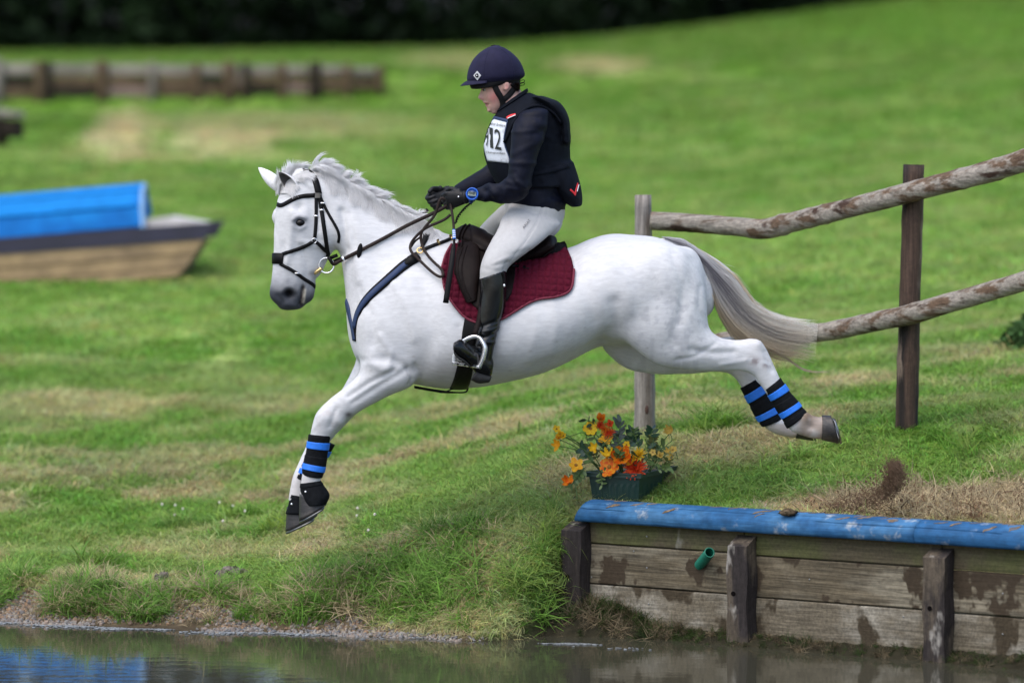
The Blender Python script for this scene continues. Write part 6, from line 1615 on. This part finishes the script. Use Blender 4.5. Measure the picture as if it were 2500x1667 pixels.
# air vest over it
vp = [loft([((1216, 272), (1292, 226), .070, 0), ((1207, 283), (1325, 240), .125, 0), ((1196, 303), (1366, 266), .168, 0, -.05), ((1184, 335), (1388, 312), .180, 0, -.05), ((1181, 372), (1392, 365), .176, 0), ((1192, 412), (1394, 410), .172, 0), ((1210, 446), (1402, 436), .176, 0), ((1226, 462), (1406, 452), .178, 0)], 36, 5, (.1, .05), 0),
      loft([((1300, 415), (1400, 395), .14, 0), ((1330, 445), (1410, 425), .15, 0), ((1352, 470), (1418, 455), .145, 0), ((1374, 492), (1422, 482), .135, 0), ((1396, 506), (1421, 502), .12, 0)], 26, 5, (.3, .06)),
      loft([((1296, 240), (1330, 236), .15, 0), ((1330, 262), (1368, 252), .175, 0), ((1362, 300), (1390, 292), .16, 0), ((1372, 350), (1392, 348), .14, 0)], 24, 5, (.4, .3))]
vV, vF, vE = fuse(vp, .006, 6)
vN = vnormals(vV, vF); vpx, vpy = proj(vV); wr = np.zeros(len(vV))
for _ in range(26):
    y = rw.uniform(300, 490); x = rw.uniform(1290, 1390); wr += rw.uniform(-.004, .005) * np.exp(-(polydist(vpx, vpy, [(x, y), (x + rw.uniform(-30, 40), y + rw.uniform(-10, 40))]) / rw.uniform(5, 10)) ** 2)
vV = vV + vN * wr[:, None]
vest = pobj('vest', (vV, vF), M_vest)
vb = bvh_of(vV, vF)
g = G().add(vV, vF).add(jV, jF); vjb = bvh_of(g.V(), g.f)
def line_on(b, pts, r, off=.001, sub=6): return tube([np.array(cast(b, x, y)[0]) + np.array(cast(b, x, y)[1]) * off for x, y in crom(pts, sub)], r, 6)
mesh_obj('armhole_trim', *strap(vjb, [(1232, 348), (1246, 318), (1260, 292), (1280, 270), (1304, 260), (1330, 262), (1356, 275), (1372, 300)], .014, .008, .002, 30), M_vest, vest)
mesh_obj('collar', *loft([((1210, 276), (1290, 224), .078, 0), ((1213, 268), (1288, 216), .072, 0)], 28, 4, (.05, .05)), M_vest, vest)
mesh_obj('side_strap', *strap(vb, [(1300, 425), (1340, 418), (1388, 405)], .022, .005, .001), M_vest, vest)
# number bib
bib = pobj('number_bib', drape(vb, [(1195, 286), (1186, 308), (1181, 335), (1183, 365), (1191, 393)], [(1239, 297), (1234, 320), (1230, 344), (1236, 366), (1243, 384), (1244, 399)], 26, 16, .002, .002), mat('bib_cloth', (.62, .66, .72), rough=.7, var=.12, vscale=30, col2=(.40, .43, .47), c2scale=22, c2lo=.56, c2hi=.70))
mesh_obj('bib_back_half', *drape(vb, [(1195, 286), (1186, 308), (1181, 335), (1183, 365), (1191, 393)], [(1239, 297), (1234, 320), (1230, 344), (1236, 366), (1243, 384), (1244, 399)], 26, 16, .002, .002, True), bib.data.materials[0], bib)
bb = bvh_of(*drape(vb, [(1190, 284), (1181, 308), (1176, 335), (1178, 365), (1186, 395)], [(1241, 297), (1236, 320), (1232, 344), (1238, 366), (1245, 384), (1246, 399)], 26, 16, .002, .002))
for pts, w in (([(1193, 285), (1215, 290), (1240, 296)], .014), ([(1240, 296), (1235, 320), (1231, 344), (1237, 366), (1245, 385), (1245, 400)], .005)):
    mesh_obj('bib_border', *strap(vb, pts, w, .003, .0035), mat('bib_navy', (.012, .03, .085), rough=.7) if 'bib_navy' not in bpy.data.materials else bpy.data.materials['bib_navy'], bib)
def text_mesh(s, cuts=0):
    cu = bpy.data.curves.new('t', 'FONT'); cu.body = s; cu.resolution_u = 3
    o = bpy.data.objects.new('t', cu); COL.objects.link(o)
    me = bpy.data.meshes.new_from_object(o.evaluated_get(bpy.context.evaluated_depsgraph_get()))
    V = np.array([tuple(v.co) for v in me.vertices]); Fc = [tuple(p.vertices) for p in me.polygons]
    bpy.data.objects.remove(o); bpy.data.curves.remove(cu); bpy.data.meshes.remove(me)
    V = V[:, :2]; V = (V - V.min(0)) / (V.max(0) - V.min(0)); return V, Fc
def decal(name, s, quad, b, m, parent, off=.005):
    V, Fc = text_mesh(s); tl, tr, br, bl = (np.array(q, float) for q in quad); out = []
    for u, v in V:
        q = (bl * (1 - u) + br * u) * (1 - v) + (tl * (1 - u) + tr * u) * v
        h_, n_ = cast(b, *q); n_ = n_ if n_.y < 0 else -n_; out.append(np.array(h_) + np.array(n_) * off)
    return mesh_obj(name, np.array(out), Fc, m, parent, False)
decal('digit', '9', ((1187, 311), (1194, 312), (1194.5, 360), (1187.5, 357)), bb, M_ink, bib)
decal('digit', '1', ((1196.5, 312), (1205, 314), (1206, 363), (1199, 361)), bb, M_ink, bib)
decal('digit', '2', ((1208.5, 315), (1224, 318), (1225, 367), (1209.5, 364)), bb, M_ink, bib)
decal('print', 'Durahor Brokers', ((1191, 298), (1235, 304), (1234, 311), (1190, 305)), bb, M_ink, bib)
decal('print', 'Championships', ((1188, 369), (1234, 371), (1235, 379), (1190, 376)), bb, M_ink, bib)
lg = mesh_obj('shoulder_badge', *strap(vjb, [(1238, 290), (1247, 284), (1260, 281)], np.float64(.012), .002, .004, 12), M_red, vest)
mesh_obj('badge_print', *strap(vjb, [(1241, 291), (1250, 287), (1260, 283)], np.float64(.004), .002, .0065, 12), M_white, vest)
mesh_obj('vest_logo', *strap(vb, [(1392, 463), (1399, 470), (1404, 477)], np.float64(.009), .002, .002, 12), M_red, vest)
mesh_obj('vest_logo', *strap(vb, [(1403, 477), (1406, 462), (1410, 449)], np.float64(.009), .002, .002, 12), M_red, vest)
mesh_obj('logo_print', *strap(vb, [(1407, 468), (1409, 460), (1411, 452)], np.float64(.003), .002, .0045, 8), M_white, vest)
# breeches
bV, bF, bE = fuse([loft([((1233, 486), (1380, 505), .158, 0), ((1230, 510), (1378, 528), .168, 0), ((1240, 545), (1366, 562), .17, 0), ((1265, 575), (1335, 592), .13, 0)], 30, 5, (.1, .4)), loft(NLEG[:6], 28, 6, (.5, .2)), loft(FLEG[:6], 28, 6, (.5, .2))], .0065, 8)
bN = vnormals(bV, bF); bpx, bpy_ = proj(bV); wr = np.zeros(len(bV))
for pts, w, a in (([(1232, 500), (1240, 545), (1215, 575)], 6, -.006), ([(1330, 490), (1312, 540), (1282, 590), (1240, 650)], 2.5, -.003), ([(1237, 520), (1222, 545)], 5, .004), ([(1255, 525), (1225, 548)], 4, -.003), ([(1245, 640), (1200, 650)], 4, -.003), ([(1240, 628), (1210, 640)], 4, .003), ([(1360, 505), (1372, 540)], 4, -.004), ([(1290, 610), (1255, 620)], 5, -.003), ([(1230, 660), (1238, 640)], 4, -.005), ([(1180, 655), (1215, 662)], 5, -.003)):
    wr += a * np.exp(-(polydist(bpx, bpy_, pts) / w) ** 2) * (bN[:, 1] < .2)
bV = bV + bN * wr[:, None]
bre = pobj('breeches', (bV, bF), M_bre)
bbv = bvh_of(bV, bF)
decal('thigh_print', 'ARIAT', ((1274, 557), (1291, 536), (1296, 540), (1279, 561)), bbv, mat('grey_print', (.10, .10, .11), rough=.8), bre)
mesh_obj('seam', *line_on(bbv, [(1326, 500), (1312, 540), (1282, 588), (1240, 648)], .0014, .0), mat('seam_thread', (.42, .42, .43), rough=.8), bre)
# tall boots
for s in (-1, 1):
    dx = 0 if s < 0 else -16
    sh = [((1169 + dx, 682), (1236 + dx, 658), .066, .33 * s), ((1172 + dx, 712), (1237 + dx, 705), .064, .335 * s), ((1167 + dx, 755), (1233 + dx, 752), .058, .34 * s), ((1165 + dx, 798), (1219 + dx, 798), .051, .345 * s), ((1161 + dx, 832), (1209 + dx, 836), .045, .35 * s), ((1160 + dx, 856), (1203 + dx, 868), .043, .352 * s), ((1162 + dx, 880), (1199 + dx, 896), .040, .352 * s), ((1166 + dx, 900), (1196 + dx, 910), .034, .352 * s)]
    ft = [((1200 + dx, 872), (1192 + dx, 922), .033, .35 * s), ((1180 + dx, 856), (1166 + dx, 914), .037, .375 * s), ((1160 + dx, 846), (1148 + dx, 894), .040, .40 * s), ((1140 + dx, 836), (1134 + dx, 880), .043, .43 * s), ((1124 + dx, 828), (1120 + dx, 873), .040, .455 * s), ((1112 + dx, 834), (1110 + dx, 860), .028, .475 * s)]
    V, Fc, E = fuse([loft(sh, 26, 6, (.05, .4)), loft(ft, 22, 5, (.6, .6))], .005, 5)
    N_ = vnormals(V, Fc); x_, y_ = proj(V); wr = np.zeros(len(V))
    for pts, w, a in (([(1168, 800), (1195, 790), (1222, 782)], 4, -.005), ([(1170, 812), (1200, 806), (1218, 800)], 4, .004), ([(1166, 826), (1190, 822), (1212, 812)], 4, -.006), ([(1163, 842), (1185, 836), (1206, 836)], 4, .004), ([(1164, 856), (1186, 852)], 4, -.005), ([(1178, 700), (1172, 740), (1170, 790)], 2, -.002), ([(1140, 842), (1160, 862)], 4, -.004)):
        wr += a * np.exp(-(polydist(x_ - dx, y_, pts) / w) ** 2)
    V = V + N_ * wr[:, None]
    bt = pobj('riding_boot', (V, Fc), M_lboot)
    if s < 0:
        tb = bvh_of(V, Fc)
        mesh_obj('boot_tab', *strap(tb, [(1226, 664), (1230, 680), (1231, 700)], .014, .005, .001), M_blk, bt)
        mesh_obj('snap', *ellipsoid(Vector(cast(tb, 1231, 697)[0]) + Vector((0, -.007, 0)), .005, .003, .007, 10, 6), M_steel, bt)
    sole = loft([((1199 + dx, 918), (1192 + dx, 934), .031, .35 * s), ((1180 + dx, 912), (1168 + dx, 936), .034, .37 * s), ((1164 + dx, 906), (1150 + dx, 928), .032, .385 * s)], 18, 4, (.4, .2)); mesh_obj('heel', *sole, M_sole, bt)
    so = loft([((1148 + dx, 890), (1146 + dx, 897), .036, .405 * s), ((1133 + dx, 877), (1131 + dx, 884), .042, .435 * s), ((1119 + dx, 868), (1117 + dx, 875), .039, .46 * s), ((1109 + dx, 856), (1107 + dx, 862), .026, .48 * s)], 18, 4, (.4, .4)); mesh_obj('sole', *so, M_sole, bt)
# gloves: palm, four bent fingers and a thumb each
def hand(wrist, knk, y0, y1, updir, w, kind):
    W = P(*wrist, y0); K = P(*knk, y1); f = (K - W).normalized(); u = Vector(updir); u = (u - f * u.dot(f)).normalized(); w = Vector(w); w = (w - f * w.dot(f) - u * w.dot(u)).normalized()
    L = (K - W).length
    def R3(c, a, b, th=14): return [np.array(c + u * (a * math.cos(t)) + w * (b * math.sin(t))) for t in np.linspace(0, 2 * math.pi, th, endpoint=False)]
    secs = [(-.018, .028, .022), (0, .027, .021), (.25, .033, .020), (.6, .040, .0185), (.9, .041, .016), (1.05, .036, .0125)]
    R = np.array([R3(W + f * (t * L if t > 0 else t), a, b) for t, a, b in secs]); parts = [rings(R)]
    for i in range(4):
        ln = (1, 1.08, 1.0, .82)[i]
        b = W + f * (L * (.98 - .03 * i)) + u * (.030 - .0195 * i)
        p1 = b + (f * .62 - u * .30 + w * .55).normalized() * .036 * ln
        p2 = p1 + (w * .75 - f * .42 - u * .25).normalized() * .024 * ln
        p3 = p2 + (-f * .85 + w * .12 - u * .10).normalized() * .020 * ln
        q = crom([tuple(b - f * .012), tuple(b), tuple(b * .5 + p1 * .5), tuple(p1), tuple(p2), tuple(p3)], 4)
        parts.append(tube(q, np.interp(np.linspace(0, 1, len(q)), [0, .3, .6, 1], [.0105, .0112, .0100, .0085]), 12))
    t0 = W + f * L * .38 + u * .030 + w * .010; t1 = t0 + (f * .75 + u * .35 + w * .45).normalized() * .036; t2 = t1 + (f * .9 - u * .22 + w * .25).normalized() * .026
    q = crom([tuple(t0 - f * .01), tuple(t0), tuple(t1), tuple(t2)], 5); parts.append(tube(q, np.interp(np.linspace(0, 1, len(q)), [0, .4, 1], [.0145, .0128, .0098]), 12))
    V, Fc, E = fuse(parts, .0032, 3)
    o = pobj('glove', (V, Fc), M_glove)
    cuff = np.array([R3(W + f * t, .030, .024) for t in (-.008, .008)]); mesh_obj('cuff', *rings(cuff), M_glove, o)
    return o, W, f, u, w
gl, W, f, u, w = hand((1136, 482), (1092, 489), -.128, -.112, (.12, -.25, 1), (.1, 1, .15), 0)
mesh_obj('glove_snap', *ellipsoid(W + f * .025 - w * .023 + u * .012, .004, .003, .004, 8, 6), M_steel, gl)
hand((1093, 470), (1056, 489), .095, .075, (.35, .25, 1), (.1, -1, .1), 1)
# watch
wc = P(1153, 474, -.178); wn_ = Vector((-.12, -.97, .18)).normalized()
wt = pobj('wristwatch', tube([wc + wn_ * -.014, wc + wn_ * .004], .0285, 28, dome=False), mat('blue_watch', (.006, .10, .50), rough=.35))
q = wn_.to_track_quat('Y', 'Z').to_matrix(); ex = Vector((.99, -.12, -.13)); ex = (ex - wn_ * ex.dot(wn_)).normalized(); ez = -ex.cross(wn_) if ex.cross(wn_).z < 0 else ex.cross(wn_)
ring('bezel', wc + wn_ * .005, wn_, .0255, .0034, bpy.data.materials['blue_watch'], wt)
mesh_obj('face', *tube([wc + wn_ * .003, wc + wn_ * .0062], .0205, 24, dome=False), mat('watch_face', (.004, .035, .16), rough=.3), wt)
mesh_obj('screen', *box(wc + wn_ * .0075, ex * .0185, wn_ * .0012, ez * .0095, .001), mat('lcd', (.42, .50, .47), rough=.3), wt)
V, Fc = text_mesh('5HE'); mesh_obj('screen_print', np.array([tuple(wc + wn_ * .0095 + ex * ((a - .5) * .026) + ez * ((b - .5) * .013)) for a, b in V]), Fc, M_ink, wt, False)
mesh_obj('watch_strap', *tube([P(1150, 474, -.168), P(1150, 492, -.135)], .012, 10), bpy.data.materials['watch_face'], wt)
mesh_obj('watch_strap', *loft([((1146, 464), (1149, 492), .038, -.135), ((1156, 462), (1160, 492), .038, -.138)], 20, 3, (.05, .05)), M_glove, wt)
# helmet
hel = loft([((1146, 205), (1272, 194), .094, 0), ((1140, 194), (1281, 185), .106, 0), ((1143, 172), (1279, 171), .109, 0), ((1153, 149), (1269, 150), .103, 0), ((1170, 130), (1254, 133), .085, 0), ((1190, 117), (1235, 119), .055, 0), ((1203, 113), (1222, 114), .022, 0)], 36, 6, (.1, .3))
helmet = pobj('helmet', hel, M_hat); heb = bvh_of(*hel)
R = []
for t in np.linspace(-1.25, 1.25, 25):
    c, s = math.cos(t), math.sin(t); ix, iy = 1210 - 66 * c, .104 * s; out = 19 * max(0, c) ** 1.3 + 1.5
    zin = 201 - 2 * c; zo = 201 + 10 * c
    R.append([P(ix, zin - 3, iy), P(ix - out * .6, zin + (zo - zin) * .5 - 2.5, iy * (1 + .06 * c)), P(ix - out, zo - 1, iy * (1 + .10 * c)), P(ix - out, zo, iy * (1 + .10 * c)), P(ix - out * .5, zin + (zo - zin) * .5 + 2, iy * (1 + .05 * c)), P(ix, zin + 4, iy)])
mesh_obj('peak', *rings(np.array([[tuple(v) for v in r] for r in R])), M_hat, helmet)
mesh_obj('harness_band', *loft([((1147, 198), (1272, 192), .090, 0), ((1147, 209), (1266, 201), .089, 0), ((1151, 217), (1236, 210), .084, 0), ((1160, 218), (1222, 212), .079, 0)], 32, 4, (.05, .05)), M_blackweb, helmet)
for s_ in ([(1213, 113), (1240, 135), (1252, 165), (1256, 192)], [(1196, 116), (1184, 150), (1180, 196)]): mesh_obj('seam', *line_on(heb, s_, .0016, .0), M_hat, helmet)
mesh_obj('button', *box(P(1204, 112.5, 0), (.010, 0, .0015), (0, .010, 0), (0, 0, .003), .001), M_blackweb, helmet)
def diamond(cx, cy, r, off, m, name):
    pts = [(cx, cy - r * 1.2), (cx + r, cy), (cx, cy + r * 1.2), (cx - r, cy)]; vv = [np.array(cast(heb, *p)[0]) + np.array(cast(heb, *p)[1]) * off for p in pts]
    c = sum(vv) / 4; n_ = np.array(cast(heb, cx, cy)[1]); V = vv + [v - n_ * .004 for v in vv]
    return mesh_obj(name, np.array(V), [(0, 1, 2, 3)[::-1], (4, 5, 6, 7)] + [(i, (i + 1) % 4, (i + 1) % 4 + 4, i + 4) for i in range(4)], m, helmet, False)
diamond(1166, 185, 9, .004, mat('badge_silver', (.55, .56, .58), rough=.4), 'badge'); 
hh, nn = cast(heb, 1166, 185); mesh_obj('badge_dot', *ellipsoid(hh + nn * .0045, .0095, .003, .0095, 14, 8), M_blackweb, helmet); mesh_obj('badge_dot', *ellipsoid(hh + nn * .0075, .0028, .002, .0028, 8, 6), M_white, helmet)
mesh_obj('chin_strap', *strap(pbvh, [(1207, 208), (1214, 224), (1224, 240), (1228, 256), (1222, 271)], np.float64(.027), .005, .001, 20), M_blackweb, helmet)
mesh_obj('chin_strap', *strap(pbvh, [(1259, 208), (1252, 221), (1240, 235), (1229, 244)], np.float64(.026), .005, .001, 20), M_blackweb, helmet)
mesh_obj('nape_pad', *strap(pbvh, [(1252, 198), (1258, 206), (1264, 214)], np.float64(.050), .008, .001, 12), M_blackweb, helmet)
for c in ((1275, 199), (1275, 206)): mesh_obj('lace_loop', *tube([P(c[0] - 8, c[1] + 3, .0), P(c[0] - 2, c[1] - 2, -.005), P(c[0] + 5, c[1] - 3, 0), P(c[0] + 4, c[1] + 2, .005), P(c[0] - 8, c[1] + 4, .002)], .0016, 6, sub=5), M_blackweb, helmet)
# vest lanyard
lan = crom([(1150, 497, -.10), (1138, 506, -.10), (1128, 517, -.09), (1118, 530, -.08), (1113, 545, -.06)], 14); ph = np.arange(len(lan))
pobj('lanyard', tube([P(a + 1.6 * math.sin(i * 1.1), b + 1.6 * math.cos(i * 1.1), c) for i, (a, b, c) in enumerate(lan)], np.full(len(lan), .0042), 8), M_blackweb)
# whip held in the near hand
whip = thing('riding_whip', P(1100, 500, -.12), 'short black riding whip with blue and white banded grip held along the saddle', 'riding whip')
wp = crom([(1096, 478, -.115), (1101, 505, -.125), (1104, 522, -.15), (1107, 545, -.20), (1108, 562, -.235), (1109, 582, -.27), (1107, 605, -.30), (1103, 640, -.325), (1097, 680, -.345), (1088, 740, -.36)], 4)
w3 = np.array([tuple(P(*q)) for q in wp])
mesh_obj('handle', *tube(w3[:18], .0062, 10), M_rein, whip)
mesh_obj('shaft', *tube(w3[16:26], .0058, 10), M_blk, whip)
for k, i in enumerate(np.linspace(16.2, 20.2, 9)):
    c = np.array([np.interp(i, np.arange(len(w3)), w3[:, j]) for j in range(3)]); d = w3[20] - w3[16]; d /= np.linalg.norm(d)
    mesh_obj('grip_band', *tube([c - d * .0022, c + d * .0022], .0076, 10, dome=False), M_white if k % 2 else M_bstrap, whip)
mesh_obj('flap', *ribbon(w3[23:], [(-.1, -1, .1)] * len(w3[23:]), np.interp(np.linspace(0, 1, len(w3[23:])), [0, .2, 1], [.016, .024, .025]), .005), M_blk, whip)
